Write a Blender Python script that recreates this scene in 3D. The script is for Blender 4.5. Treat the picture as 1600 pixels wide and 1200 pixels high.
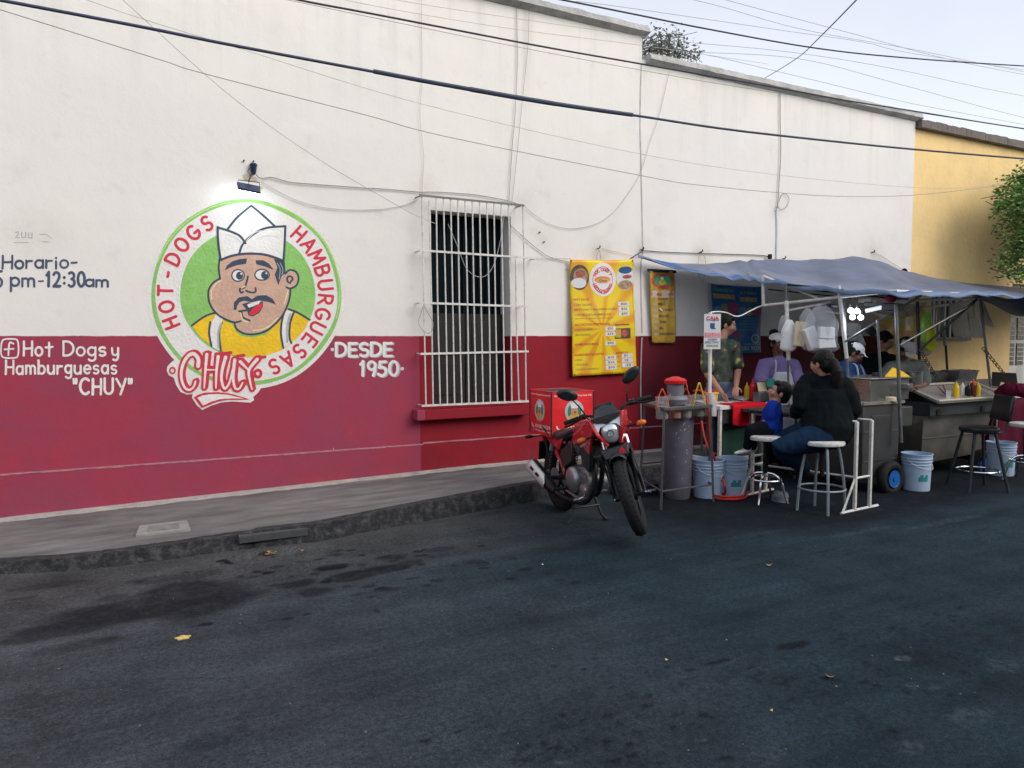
import bpy, math, random
from mathutils import Vector, Matrix, noise
from mathutils.geometry import tessellate_polygon
R = math.radians
PI = math.pi
scene = bpy.context.scene
for o in list(bpy.data.objects): bpy.data.objects.remove(o)
col = scene.collection
random.seed(7)

# ------------------------------------------------------------------ camera
CAMZ = 1.5
FPX = 1200.0
AZ = R(61.343)            # direction of the lens axis, measured from the wall line (+X)
PITCH = R(3.576)
cam_data = bpy.data.cameras.new('camera'); cam = bpy.data.objects.new('camera', cam_data); col.objects.link(cam)
cam.location = (0, 0, CAMZ); cam.rotation_euler = (R(90) - PITCH, 0, AZ - R(90))
cam_data.sensor_width = 36; cam_data.lens = 27.0; cam_data.clip_end = 2000; cam_data.clip_start = 0.05
scene.camera = cam
FW = Vector((math.cos(AZ) * math.cos(PITCH), math.sin(AZ) * math.cos(PITCH), -math.sin(PITCH)))
RT = Vector((math.sin(AZ), -math.cos(AZ), 0))
UPV = Vector((math.cos(AZ) * math.sin(PITCH), math.sin(AZ) * math.sin(PITCH), math.cos(PITCH)))
C0 = Vector((0, 0, CAMZ))
# survey helpers: turn a direction measured in the photo into a point of the street (ground height, wall plane or distance)
def _ray(x, y): return FW + RT * ((x - 800) / FPX) + UPV * ((600 - y) / FPX)
def G(x, y, z=0.0):
    d = _ray(x, y); return C0 + d * ((z - CAMZ) / d.z)
def W(x, y, Y=7.08):
    d = _ray(x, y); return C0 + d * (Y / d.y)
def D(x, y, dep):
    return C0 + _ray(x, y) * dep
def depth_of(p): return (Vector(p) - C0).dot(FW)

# ------------------------------------------------------------------ world and sun
SUN_EL, SUN_AZ = R(36), R(-62)      # low, behind the photographer to the right (azimuth from +X)
world = bpy.data.worlds.new('World'); scene.world = world; world.use_nodes = True
nt = world.node_tree; nt.nodes.clear()
sky = nt.nodes.new('ShaderNodeTexSky'); sky.sky_type = 'NISHITA'; sky.sun_disc = False
sky.sun_elevation = SUN_EL; sky.sun_rotation = R(90) - SUN_AZ
sky.altitude = 1500; sky.air_density = 1.0; sky.dust_density = 8.0; sky.ozone_density = 1.0
bg = nt.nodes.new('ShaderNodeBackground'); bg.inputs[1].default_value = 0.15
ow = nt.nodes.new('ShaderNodeOutputWorld')
# thin bright evening veil of cloud over the blue, denser and warmer towards the sun side
tcw = nt.nodes.new('ShaderNodeTexCoord'); nzw = nt.nodes.new('ShaderNodeTexNoise'); nzw.inputs['Scale'].default_value = 1.6; nzw.inputs['Detail'].default_value = 5
nt.links.new(tcw.outputs['Generated'], nzw.inputs['Vector'])
spw = nt.nodes.new('ShaderNodeSeparateXYZ'); nt.links.new(tcw.outputs['Generated'], spw.inputs[0])
rmw = nt.nodes.new('ShaderNodeMapRange'); rmw.inputs[1].default_value = .22; rmw.inputs[2].default_value = .75; nt.links.new(spw.outputs[2], rmw.inputs[0])
vcw = nt.nodes.new('ShaderNodeMix'); vcw.data_type = 'RGBA'; vcw.inputs[6].default_value = (3.7, 3.3, 2.7, 1); vcw.inputs[7].default_value = (2.3, 2.2, 2.05, 1); nt.links.new(rmw.outputs[0], vcw.inputs[0])
rnw = nt.nodes.new('ShaderNodeMapRange'); rnw.inputs[1].default_value = .3; rnw.inputs[2].default_value = .7; rnw.inputs[3].default_value = .85; rnw.inputs[4].default_value = 1.15; nt.links.new(nzw.outputs[0], rnw.inputs[0])
mvw = nt.nodes.new('ShaderNodeMix'); mvw.data_type = 'RGBA'; mvw.blend_type = 'MULTIPLY'; mvw.inputs[0].default_value = 1; nt.links.new(vcw.outputs[2], mvw.inputs[6]); nt.links.new(rnw.outputs[0], mvw.inputs[7])
adw = nt.nodes.new('ShaderNodeMix'); adw.data_type = 'RGBA'; adw.blend_type = 'ADD'; adw.inputs[0].default_value = 1; nt.links.new(sky.outputs[0], adw.inputs[6]); nt.links.new(mvw.outputs[2], adw.inputs[7])
nt.links.new(adw.outputs[2], bg.inputs[0]); nt.links.new(bg.outputs[0], ow.inputs[0])
sd = bpy.data.lights.new('sun', 'SUN'); sun = bpy.data.objects.new('sun', sd); col.objects.link(sun)
sd.energy = 0.6; sd.angle = R(40); sd.color = (1.0, 0.97, 0.93)
sun.location = (0, -5, 12)
sdir = Vector((math.cos(SUN_EL) * math.cos(SUN_AZ), math.cos(SUN_EL) * math.sin(SUN_AZ), math.sin(SUN_EL)))
sun.rotation_euler = sdir.to_track_quat('Z', 'Y').to_euler()
scene.view_settings.view_transform = 'Standard'; scene.view_settings.look = 'None'
scene.view_settings.exposure = 0.2; scene.view_settings.gamma = 1.0
scene.view_settings.use_curve_mapping = False
scene.render.engine = 'CYCLES'
scene.render.resolution_x = 1024; scene.render.resolution_y = 768

# ------------------------------------------------------------------ materials
MATS = {}
def mat(name, c, rough=0.6, metal=0.0, var=0.12, scale=6.0, bump=0.0, bscale=60.0, spec=0.5, emit=None, es=1.0, alpha=None, trans=0.0, dirt=None, coat=0.0, stretch=None):
    """procedural material: base colour broken up by two octaves of noise, optional bump, dirt, emission"""
    if name in MATS: return MATS[name]
    m = bpy.data.materials.new(name); m.use_nodes = True; n = m.node_tree; N = n.nodes; L = n.links
    b = N['Principled BSDF']; b.inputs['Roughness'].default_value = rough; b.inputs['Metallic'].default_value = metal
    b.inputs['Specular IOR Level'].default_value = spec; b.inputs['Coat Weight'].default_value = coat
    if len(c) == 3: c = tuple(c) + (1,)
    tc = N.new('ShaderNodeTexCoord'); src = tc.outputs['Object']
    if stretch:
        mp = N.new('ShaderNodeMapping'); mp.inputs['Scale'].default_value = stretch; L.new(src, mp.inputs[0]); src = mp.outputs[0]
    if var > 0:
        nz = N.new('ShaderNodeTexNoise'); nz.inputs['Scale'].default_value = scale; nz.inputs['Detail'].default_value = 6; nz.inputs['Roughness'].default_value = 0.6
        L.new(src, nz.inputs['Vector'])
        mr = N.new('ShaderNodeMapRange'); mr.inputs[1].default_value = 0.3; mr.inputs[2].default_value = 0.7; mr.inputs[3].default_value = 1 - var; mr.inputs[4].default_value = 1 + var
        L.new(nz.outputs[0], mr.inputs[0])
        mx = N.new('ShaderNodeMix'); mx.data_type = 'RGBA'; mx.blend_type = 'MULTIPLY'; mx.inputs[0].default_value = 1
        mx.inputs[6].default_value = c; L.new(mr.outputs[0], mx.inputs[7]); out = mx.outputs[2]
        if dirt:
            dc, amt, dsc = dirt
            n2 = N.new('ShaderNodeTexNoise'); n2.inputs['Scale'].default_value = dsc; n2.inputs['Detail'].default_value = 8; n2.inputs['Roughness'].default_value = 0.68
            L.new(src, n2.inputs['Vector'])
            r2 = N.new('ShaderNodeMapRange'); r2.inputs[1].default_value = 0.48; r2.inputs[2].default_value = 0.72; r2.inputs[4].default_value = amt
            L.new(n2.outputs[0], r2.inputs[0])
            m2 = N.new('ShaderNodeMix'); m2.data_type = 'RGBA'; m2.inputs[7].default_value = tuple(dc) + (1,)
            L.new(r2.outputs[0], m2.inputs[0]); L.new(out, m2.inputs[6]); out = m2.outputs[2]
        L.new(out, b.inputs['Base Color'])
        rr = N.new('ShaderNodeMapRange'); rr.inputs[1].default_value = 0.3; rr.inputs[2].default_value = 0.7
        rr.inputs[3].default_value = max(0.02, rough - 0.08); rr.inputs[4].default_value = min(1, rough + 0.08)
        L.new(nz.outputs[0], rr.inputs[0]); L.new(rr.outputs[0], b.inputs['Roughness'])
    else: b.inputs['Base Color'].default_value = c
    if bump > 0:
        nb = N.new('ShaderNodeTexNoise'); nb.inputs['Scale'].default_value = bscale; nb.inputs['Detail'].default_value = 5
        L.new(src, nb.inputs['Vector'])
        bp = N.new('ShaderNodeBump'); bp.inputs['Strength'].default_value = bump; bp.inputs['Distance'].default_value = 0.02
        L.new(nb.outputs[0], bp.inputs['Height']); L.new(bp.outputs[0], b.inputs['Normal'])
    if emit: b.inputs['Emission Color'].default_value = tuple(emit) + (1,); b.inputs['Emission Strength'].default_value = es
    if alpha is not None: b.inputs['Alpha'].default_value = alpha
    if trans: b.inputs['Transmission Weight'].default_value = trans
    MATS[name] = m; return m

mat('navy_paint', (0.035, 0.06, 0.10), 0.7, var=.2)
mat('letter_navy', (0.06, 0.085, 0.15), 0.7, var=.2)
mat('paint_white', (0.79, 0.78, 0.75), 0.75, var=.05, bump=.35, bscale=38)
mat('paint_silver', (0.62, 0.64, 0.68), 0.75, var=.1, bump=.35, bscale=38)
mat('paint_greyshade', (0.42, 0.46, 0.52), 0.75, var=.1, bump=.35, bscale=38)
mat('paint_green', (0.26, 0.55, 0.14), 0.75, var=.11, scale=9, bump=.35, bscale=38)
mat('paint_greenlight', (0.45, 0.75, 0.22), 0.75, var=.1, scale=9, bump=.35, bscale=38)
mat('paint_red', (0.62, 0.03, 0.06), 0.7, var=.12, scale=14, bump=.35, bscale=38)
mat('paint_redbright', (0.75, 0.02, 0.05), 0.7, var=.1, bump=.35, bscale=38)
mat('paint_yellow', (0.85, 0.55, 0.01), 0.7, var=.11, scale=5, bump=.35, bscale=38)
mat('paint_skin', (0.60, 0.39, 0.29), 0.75, var=.11, scale=8, bump=.35, bscale=38)
mat('paint_highlight', (0.85, 0.70, 0.40), 0.75, var=.11, bump=.35, bscale=38)
mat('faint_grey', (0.42, 0.42, 0.42), 0.8, var=.1)
mat('white_steel', (0.70, 0.70, 0.66), 0.45, var=.12, scale=30, dirt=((.25, .22, .18), .5, 22))
mat('grey_steel', (0.13, 0.14, 0.145), 0.45, 0.5, var=.15, scale=25, dirt=((.10, .07, .05), .5, 14))
mat('stainless', (0.30, 0.31, 0.31), 0.30, 0.85, var=.12, scale=5, bump=.08, bscale=12, dirt=((.12, .11, .10), .5, 5))
mat('stainless_dull', (0.095, 0.10, 0.10), 0.5, 0.6, var=.22, scale=4, bump=.1, bscale=8, dirt=((.05, .05, .05), .6, 4), spec=.3)
mat('dark_metal', (0.035, 0.037, 0.04), 0.5, 0.4, var=.25, scale=12)
mat('black_plastic', (0.010, 0.011, 0.012), 0.45, var=.2, scale=20, spec=.3)
mat('black_rubber', (0.014, 0.015, 0.016), 0.75, var=.3, scale=40, bump=.2, bscale=200, spec=.3)
mat('chrome', (0.75, 0.77, 0.8), 0.16, 1.0, var=.05)
mat('aluminium', (0.5, 0.51, 0.52), 0.36, 0.9, var=.15, scale=30)
mat('cast_alu', (0.26, 0.27, 0.28), 0.5, 0.8, var=.25, scale=40, dirt=((.04, .04, .04), .7, 30))
mat('bike_red', (0.55, 0.008, 0.015), 0.25, var=.05, coat=.6)
mat('box_red', (0.78, 0.008, 0.015), 0.55, var=.06, scale=5, bump=.5, bscale=7)
mat('lens_clear', (0.75, 0.8, 0.85), 0.08, 0.6, var=.1, scale=60)
mat('amber', (0.75, 0.16, 0.01), 0.25, var=.05)
mat('cable_dark', (0.03, 0.035, 0.05), 0.6, var=.2)
mat('cable_blue', (0.035, 0.055, 0.10), 0.6, var=.2)
mat('cable_grey', (0.32, 0.31, 0.29), 0.7, var=.2)
mat('cable_pale', (0.50, 0.49, 0.46), 0.7, var=.2)
mat('cable_white', (0.75, 0.75, 0.72), 0.5, var=.05)
mat('bucket_white', (0.42, 0.56, 0.74), 0.45, var=.06, scale=8, dirt=((.22, .26, .3), .35, 8))
mat('bin_grey', (0.13, 0.13, 0.16), 0.6, var=.15, scale=10, spec=.3)
mat('skin', (0.42, 0.22, 0.15), 0.5, var=.06, scale=20)
mat('skin_dark', (0.16, 0.075, 0.05), 0.5, var=.08, scale=20)
mat('hair', (0.004, 0.004, 0.004), 0.55, var=.4, scale=60, bump=.5, bscale=90, spec=.25)
mat('denim', (0.10, 0.15, 0.22), 0.85, var=.15, scale=18, bump=.3, bscale=30, spec=.12)
mat('denim_dark', (0.006, 0.022, 0.052), 0.85, var=.2, scale=12, bump=.3, bscale=24, spec=.12)
mat('knit_black', (0.006, 0.009, 0.011), 0.9, var=.25, scale=14, bump=.4, bscale=22, spec=.12)
mat('shirt_blue', (0.008, 0.035, 0.30), 0.85, var=.15, scale=10, bump=.3, bscale=20, spec=.12)
mat('shirt_lilac', (0.24, 0.185, 0.40), 0.85, var=.1, scale=12, bump=.3, bscale=20, spec=.12)
mat('shirt_navy', (0.01, 0.04, 0.13), 0.85, var=.15, scale=12, bump=.3, bscale=20, spec=.12)
mat('shirt_grey', (0.13, 0.15, 0.15), 0.85, var=.15, scale=12, bump=.3, bscale=20, spec=.12)
mat('cloth_white', (0.62, 0.64, 0.68), 0.85, var=.08, scale=12, bump=.3, bscale=20, spec=.12)
mat('cloth_grey', (0.33, 0.34, 0.33), 0.85, var=.1, spec=.12)
mat('cloth_red', (0.60, 0.008, 0.02), 0.8, var=.12, scale=12, bump=.4, bscale=16, spec=.12)
mat('cloth_maroon', (0.09, 0.006, 0.024), 0.8, var=.2, scale=12, bump=.4, bscale=16, spec=.12)
mat('green_panel', (0.01, 0.06, 0.04), 0.6, var=.15)
mat('paper', (0.72, 0.72, 0.72), 0.8, var=.05)
mat('paper_cream', (0.70, 0.62, 0.40), 0.8, var=.08)
mat('foam', (0.72, 0.74, 0.76), 0.6, var=.04)
mat('film', (0.70, 0.73, 0.78), 0.12, var=.1, bump=1.0, bscale=22, alpha=.22)
mat('film_dull', (0.50, 0.50, 0.45), 0.3, var=.15, bump=.6, bscale=9, alpha=.62)
mat('clear_plastic', (0.55, 0.60, 0.62), 0.1, var=.05, alpha=.16)
mat('mustard', (0.80, 0.55, 0.01), 0.4, var=.05)
mat('ketchup', (0.55, 0.005, 0.02), 0.4, var=.05)
mat('brown_sauce', (0.13, 0.02, 0.01), 0.4, var=.05)
mat('orange_plastic', (0.80, 0.08, 0.02), 0.4, var=.06)
mat('yellow_plastic', (0.82, 0.55, 0.02), 0.4, var=.06)
mat('red_plastic', (0.62, 0.01, 0.01), 0.4, var=.06)
mat('teal_plastic', (0.02, 0.35, 0.30), 0.4, var=.06)
mat('salsa', (0.65, 0.13, 0.02), 0.5, var=.4, scale=80)
mat('salsa_green', (0.16, 0.17, 0.05), 0.5, var=.4, scale=80)
mat('onion', (0.40, 0.38, 0.30), 0.5, var=.3, scale=80)
mat('wheel_blue', (0.01, 0.12, 0.42), 0.4, var=.1)
mat('banner_dark', (0.02, 0.02, 0.025), 0.6)
mat('banner_red', (0.60, 0.02, 0.04), 0.5, var=.05)
mat('banner_white', (0.75, 0.75, 0.75), 0.5, var=.05)
mat('banner_ink', (0.05, 0.06, 0.08), 0.6, var=.05)
mat('banner_green', (0.02, 0.22, 0.10), 0.5, var=.1)
mat('banner_gold', (0.62, 0.42, 0.05), 0.5, var=.2, scale=12)
mat('bulb', (1, 1, 1), 0.3, var=0, emit=(.82, .86, 1.0), es=7)
mat('led', (1, 1, 1), 0.3, var=0, emit=(.85, .95, 1.0), es=14)
mat('wood', (0.30, 0.22, 0.13), 0.7, var=.2, scale=20)
mat('bark', (0.09, 0.07, 0.055), 0.9, var=.3, scale=20, bump=.6, bscale=40)

# ------------------------------------------------------------------ mesh helpers
def tag(o, label=None, cat=None, group=None, kind=None):
    if label: o['label'] = label
    if cat: o['category'] = cat
    if group: o['group'] = group
    if kind: o['kind'] = kind
    return o
def thing(name, label, cat, loc=(0, 0, 0), rz=0.0, group=None):
    o = bpy.data.objects.new(name, None); col.objects.link(o); o.empty_display_size = .1
    o.location = loc; o.rotation_euler = (0, 0, rz)
    return tag(o, label, cat, group)
def copy_tree(o, parent=None):
    c = o.copy(); col.objects.link(c); c.parent = parent
    for ch in [x for x in bpy.data.objects if x.parent == o]: copy_tree(ch, c)
    return c
def frame_for(t, side=None):
    t = t.normalized()
    if side is None: side = Vector((0, 0, 1)) if abs(t.z) < .9 else Vector((1, 0, 0))
    s = side - t * side.dot(t)
    if s.length < 1e-5: s = t.orthogonal()
    s.normalize(); return s, t.cross(s)
def smooth_path(pts, n=6, closed=False):
    """Catmull-Rom through the points"""
    pts = [Vector(p) for p in pts]
    if len(pts) < 3: return pts
    P = pts; out = []; m = len(P)
    rng = range(m if closed else m - 1)
    for i in rng:
        if closed: a, b, c, d = P[(i - 1) % m], P[i], P[(i + 1) % m], P[(i + 2) % m]
        else: a, b, c, d = P[max(i - 1, 0)], P[i], P[i + 1], P[min(i + 2, m - 1)]
        for k in range(n):
            t = k / n
            out.append(.5 * ((2 * b) + (c - a) * t + (2 * a - 5 * b + 4 * c - d) * t * t + (3 * b - a - 3 * c + d) * t ** 3))
    if not closed: out.append(P[-1])
    return out
class MB:
    def __init__(s): s.v = []; s.f = []; s.mi = []; s.cur = 0
    def add(s, vs, fs):
        b = len(s.v); s.v += [tuple(v) for v in vs]
        for f in fs: s.f.append(tuple(i + b for i in f)); s.mi.append(s.cur)
    def box(s, c, d, M=None):
        """box by centre and full size; M optional 4x4 / 3x3 applied about the centre"""
        c = Vector(c); x, y, z = [k / 2 for k in d]
        vs = [Vector(p) for p in ((-x, -y, -z), (x, -y, -z), (x, y, -z), (-x, y, -z), (-x, -y, z), (x, -y, z), (x, y, z), (-x, y, z))]
        if M is not None: vs = [M @ v for v in vs]
        s.add([v + c for v in vs], [(0, 3, 2, 1), (4, 5, 6, 7), (0, 1, 5, 4), (1, 2, 6, 5), (2, 3, 7, 6), (3, 0, 4, 7)]); return s
    def box2(s, a, b):
        return s.box([(p + q) / 2 for p, q in zip(a, b)], [abs(q - p) for p, q in zip(a, b)])
    def hexa(s, p):       # eight free corners, bottom ring then top ring
        s.add(p, [(0, 3, 2, 1), (4, 5, 6, 7), (0, 1, 5, 4), (1, 2, 6, 5), (2, 3, 7, 6), (3, 0, 4, 7)]); return s
    def tube(s, pts, r, seg=10, caps=True, side=None, closed=False):
        pts = [Vector(p) for p in pts]; n = len(pts); rings = []
        ref = side
        if ref is None:
            t0 = (pts[1] - pts[0]).normalized(); ref = Vector((0, 0, 1)) if abs(t0.z) < .9 else Vector((0, 1, 0))
        for i, p in enumerate(pts):
            if closed: t = pts[(i + 1) % n] - pts[(i - 1) % n]
            else: t = pts[min(i + 1, n - 1)] - pts[max(i - 1, 0)]
            a, b = frame_for(t, ref)
            if side is None: ref = a
            rr = r[i] if isinstance(r, list) else r
            ra, rb = rr if isinstance(rr, (tuple, list)) else (rr, rr)
            rings.append([p + a * (ra * math.cos(k * 2 * PI / seg)) + b * (rb * math.sin(k * 2 * PI / seg)) for k in range(seg)])
        vs = [v for g in rings for v in g]; fs = []
        m = n if closed else n - 1
        for i in range(m):
            j = (i + 1) % n
            for k in range(seg):
                l = (k + 1) % seg; fs.append((i * seg + k, i * seg + l, j * seg + l, j * seg + k))
        if caps and not closed:
            fs.append(tuple(range(seg))[::-1]); fs.append(tuple((n - 1) * seg + k for k in range(seg)))
        s.add(vs, fs); return s
    def cyl(s, a, b, r, r2=None, seg=16, caps=True):
        return s.tube([a, b], [r, r if r2 is None else r2], seg, caps)
    def lathe(s, prof, c=(0, 0, 0), axis=(0, 0, 1), seg=24, sx=1.0):
        """profile [(radius, height)...] round the axis"""
        c = Vector(c); ax = Vector(axis).normalized(); a, b = frame_for(ax, None); vs = []; fs = []
        for r, h in prof:
            for k in range(seg):
                th = k * 2 * PI / seg; vs.append(c + ax * h + a * (r * math.cos(th) * sx) + b * (r * math.sin(th)))
        for i in range(len(prof) - 1):
            for k in range(seg):
                l = (k + 1) % seg; fs.append((i * seg + k, i * seg + l, (i + 1) * seg + l, (i + 1) * seg + k))
        fs.append(tuple(range(seg))[::-1]); fs.append(tuple((len(prof) - 1) * seg + k for k in range(seg)))
        s.add(vs, fs); return s
    def torus(s, c, R_, r, axis=(0, 0, 1), seg=32, seg2=10, flat=1.0):
        c = Vector(c); ax = Vector(axis).normalized(); a, b = frame_for(ax, None); vs = []; fs = []
        for i in range(seg):
            th = i * 2 * PI / seg; d = a * math.cos(th) + b * math.sin(th)
            for k in range(seg2):
                ph = k * 2 * PI / seg2; vs.append(c + d * (R_ + r * math.cos(ph)) + ax * (r * flat * math.sin(ph)))
        for i in range(seg):
            for k in range(seg2):
                j = (i + 1) % seg; l = (k + 1) % seg2; fs.append((i * seg2 + k, j * seg2 + k, j * seg2 + l, i * seg2 + l))
        s.add(vs, fs); return s
    def ball(s, c, r, seg=16, rings=10, M=None):
        c = Vector(c); rx, ry, rz = r if isinstance(r, (tuple, list)) else (r, r, r); vs = []; fs = []
        for i in range(rings + 1):
            ph = -PI / 2 + PI * i / rings; ph = max(min(ph, PI / 2 - .02), -PI / 2 + .02)
            for k in range(seg):
                th = k * 2 * PI / seg; v = Vector((rx * math.cos(ph) * math.cos(th), ry * math.cos(ph) * math.sin(th), rz * math.sin(ph)))
                if M is not None: v = M @ v
                vs.append(c + v)
        for i in range(rings):
            for k in range(seg):
                l = (k + 1) % seg; fs.append((i * seg + k, i * seg + l, (i + 1) * seg + l, (i + 1) * seg + k))
        fs.append(tuple(range(seg))[::-1]); fs.append(tuple(rings * seg + k for k in range(seg)))
        s.add(vs, fs); return s
    def poly(s, pts):
        """flat filled polygon, any outline"""
        pts = [Vector(p) for p in pts]; tr = tessellate_polygon([pts]); s.add(pts, tr); return s
    def prism(s, pts, off):
        """extrude outline pts by vector off"""
        pts = [Vector(p) for p in pts]; off = Vector(off); n = len(pts)
        tr = tessellate_polygon([pts]); vs = pts + [p + off for p in pts]
        fs = [tuple(t) for t in tr] + [tuple(n + i for i in reversed(t)) for t in tr] + [(i, i + n, (i + 1) % n + n, (i + 1) % n) for i in range(n)]
        s.add(vs, fs); return s
    def grid(s, fn, nu, nv):
        vs = [fn(i / nu, j / nv) for j in range(nv + 1) for i in range(nu + 1)]
        fs = [(j * (nu + 1) + i, j * (nu + 1) + i + 1, (j + 1) * (nu + 1) + i + 1, (j + 1) * (nu + 1) + i) for j in range(nv) for i in range(nu)]
        s.add(vs, fs); return s
    def xform(s, M): s.v = [tuple(M @ Vector(v)) for v in s.v]; return s
    def build(s, name, m, parent=None, smooth=40, bevel=0, solid=0, fixn=True):
        me = bpy.data.meshes.new(name); me.from_pydata(s.v, [], s.f)
        ms = m if isinstance(m, (list, tuple)) else [m]
        for k in ms: me.materials.append(MATS[k] if isinstance(k, str) else k)
        if len(ms) > 1: me.polygons.foreach_set('material_index', s.mi)
        if fixn and len(s.v) < 60000:
            import bmesh
            bm = bmesh.new(); bm.from_mesh(me); bmesh.ops.recalc_face_normals(bm, faces=bm.faces); bm.to_mesh(me); bm.free()
        if smooth:
            me.shade_smooth(); me.set_sharp_from_angle(angle=R(smooth))
        me.update()
        o = bpy.data.objects.new(name, me); col.objects.link(o)
        if parent: o.parent = parent
        if solid:
            md = o.modifiers.new('solid', 'SOLIDIFY'); md.thickness = solid; md.offset = 0
        if bevel:
            md = o.modifiers.new('bevel', 'BEVEL'); md.width = bevel; md.segments = 2; md.limit_method = 'ANGLE'; md.angle_limit = R(40)
        return o
def quick(name, m, parent=None, **k):
    pass
# fused soft bodies: overlapping closed lofts, merged by a voxel remesh into ONE continuous surface
class Soft(MB):
    def limb(s, pts, rad, side=None, seg=14):
        """rounded loft through the points; rad items r or (r_side, r_other)"""
        P = [Vector(p) for p in pts]; rr = [r if isinstance(r, (tuple, list)) else (r, r) for r in rad]
        t0 = (P[1] - P[0]).normalized(); t1 = (P[-1] - P[-2]).normalized()
        m0 = min(rr[0]); m1 = min(rr[-1])
        Q = [P[0] - t0 * m0 * .8, P[0] - t0 * m0 * .5] + P + [P[-1] + t1 * m1 * .5, P[-1] + t1 * m1 * .8]
        sc = lambda r, k: (r[0] * k, r[1] * k)
        RR = [sc(rr[0], .45), sc(rr[0], .8)] + rr + [sc(rr[-1], .8), sc(rr[-1], .45)]
        # densify
        QQ = []; R2 = []
        for i in range(len(Q) - 1):
            for k in range(3):
                t = k / 3; QQ.append(Q[i].lerp(Q[i + 1], t)); R2.append((RR[i][0] * (1 - t) + RR[i + 1][0] * t, RR[i][1] * (1 - t) + RR[i + 1][1] * t))
        QQ.append(Q[-1]); R2.append(RR[-1])
        s.tube(QQ, R2, seg, True, side=Vector(side) if side else None); return s
    def fuse(s, name, m, parent=None, voxel=.008, smooth=4, disp=0, dscale=6):
        me = bpy.data.meshes.new(name + '_src'); me.from_pydata(s.v, [], s.f)
        import bmesh
        bm = bmesh.new(); bm.from_mesh(me); bmesh.ops.recalc_face_normals(bm, faces=bm.faces); bm.to_mesh(me); bm.free()
        o = bpy.data.objects.new(name + '_tmp', me); col.objects.link(o)
        rm = o.modifiers.new('r', 'REMESH'); rm.mode = 'VOXEL'; rm.voxel_size = voxel; rm.use_smooth_shade = True
        sm = o.modifiers.new('s', 'SMOOTH'); sm.iterations = smooth; sm.factor = .5
        dg = bpy.context.evaluated_depsgraph_get(); me2 = bpy.data.meshes.new_from_object(o.evaluated_get(dg))
        bpy.data.objects.remove(o); bpy.data.meshes.remove(me)
        me2.name = name
        if disp:
            me2.update()
            vn = [v.normal.copy() for v in me2.vertices]
            for v, nn in zip(me2.vertices, vn):
                c = v.co * dscale
                k = noise.noise(Vector((c.x, c.y, c.z * .6))) * .6 + noise.noise(Vector((c.x * 2.3 + 9, c.y * 2.3, c.z * 1.2))) * .4
                k = 1 - abs(k) * 2.2            # folds
                v.co += nn * (disp * k)
        me2.materials.clear(); me2.materials.append(MATS[m] if isinstance(m, str) else m)
        me2.shade_smooth()
        ob = bpy.data.objects.new(name, me2); col.objects.link(ob)
        if parent: ob.parent = parent
        return ob
# flat text as mesh data fitted into a rectangle (x0..x1, y0..y1)
_txt = {}
def text_polys(s, bold=False):
    key = (s, bold)
    if key in _txt: return _txt[key]
    cu = bpy.data.curves.new('t', 'FONT'); cu.body = s; cu.resolution_u = 2
    if bold: cu.offset = 0.02
    o = bpy.data.objects.new('t', cu); me = bpy.data.meshes.new_from_object(o)
    vs = [v.co.copy() for v in me.vertices]; fs = [tuple(p.vertices) for p in me.polygons]
    bpy.data.objects.remove(o); bpy.data.curves.remove(cu); bpy.data.meshes.remove(me)
    x0 = min(v.x for v in vs); x1 = max(v.x for v in vs); y0 = min(v.y for v in vs); y1 = max(v.y for v in vs)
    vs = [((v.x - x0) / (x1 - x0 or 1), (v.y - y0) / (y1 - y0 or 1)) for v in vs]
    _txt[key] = (vs, fs); return _txt[key]
def add_text(mb, s, x0, x1, y0, y1, fn, bold=False):
    """fn(u, v) -> 3D point"""
    vs, fs = text_polys(s, bold)
    mb.add([fn(x0 + (x1 - x0) * a, y0 + (y1 - y0) * b) for a, b in vs], fs)
# brush strokes: flat ribbons with round ends
def ribbon(mb, pts, w, fn, smooth=True, n=6, taper=None):
    """pts 2D, w full width, fn(x,y)->3D"""
    P = smooth_path([Vector((p[0], p[1], 0)) for p in pts], n) if smooth and len(pts) > 2 else [Vector((p[0], p[1], 0)) for p in pts]
    L = []; Rr = []; m = len(P)
    for i, p in enumerate(P):
        t = (P[min(i + 1, m - 1)] - P[max(i - 1, 0)]);
        if t.length < 1e-6: t = Vector((1, 0, 0))
        t.normalize(); nrm = Vector((-t.y, t.x, 0)); k = w / 2
        if taper: q = i / (m - 1); k *= taper[0] * (1 - q) + taper[1] * q
        L.append(p + nrm * k); Rr.append(p - nrm * k)
    vs = L + Rr; fs = [(i, i + 1, m + i + 1, m + i) for i in range(m - 1)]
    def cap(c, a, t):
        out = []
        for k in range(1, 6):
            th = PI * k / 6; r = (a - c); rot = Vector((r.x * math.cos(th) - r.y * math.sin(th) * t, r.y * math.cos(th) + r.x * math.sin(th) * t, 0)); out.append(c + rot)
        return out
    e = cap(P[-1], L[-1], -1); s0 = cap(P[0], L[0], 1)
    b = len(vs); vs += e; fs.append(tuple([m - 1] + [b + i for i in range(5)] + [2 * m - 1]))
    b = len(vs); vs += s0; fs.append(tuple([0] + [b + i for i in range(5)] + [m]))
    prog = [i / m for i in range(m)] * 2 + [1] * 5 + [0] * 5
    mb.add([fn(v.x, v.y) + Vector((0, -.0003 * q, 0)) for v, q in zip(vs, prog)], fs)
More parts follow.
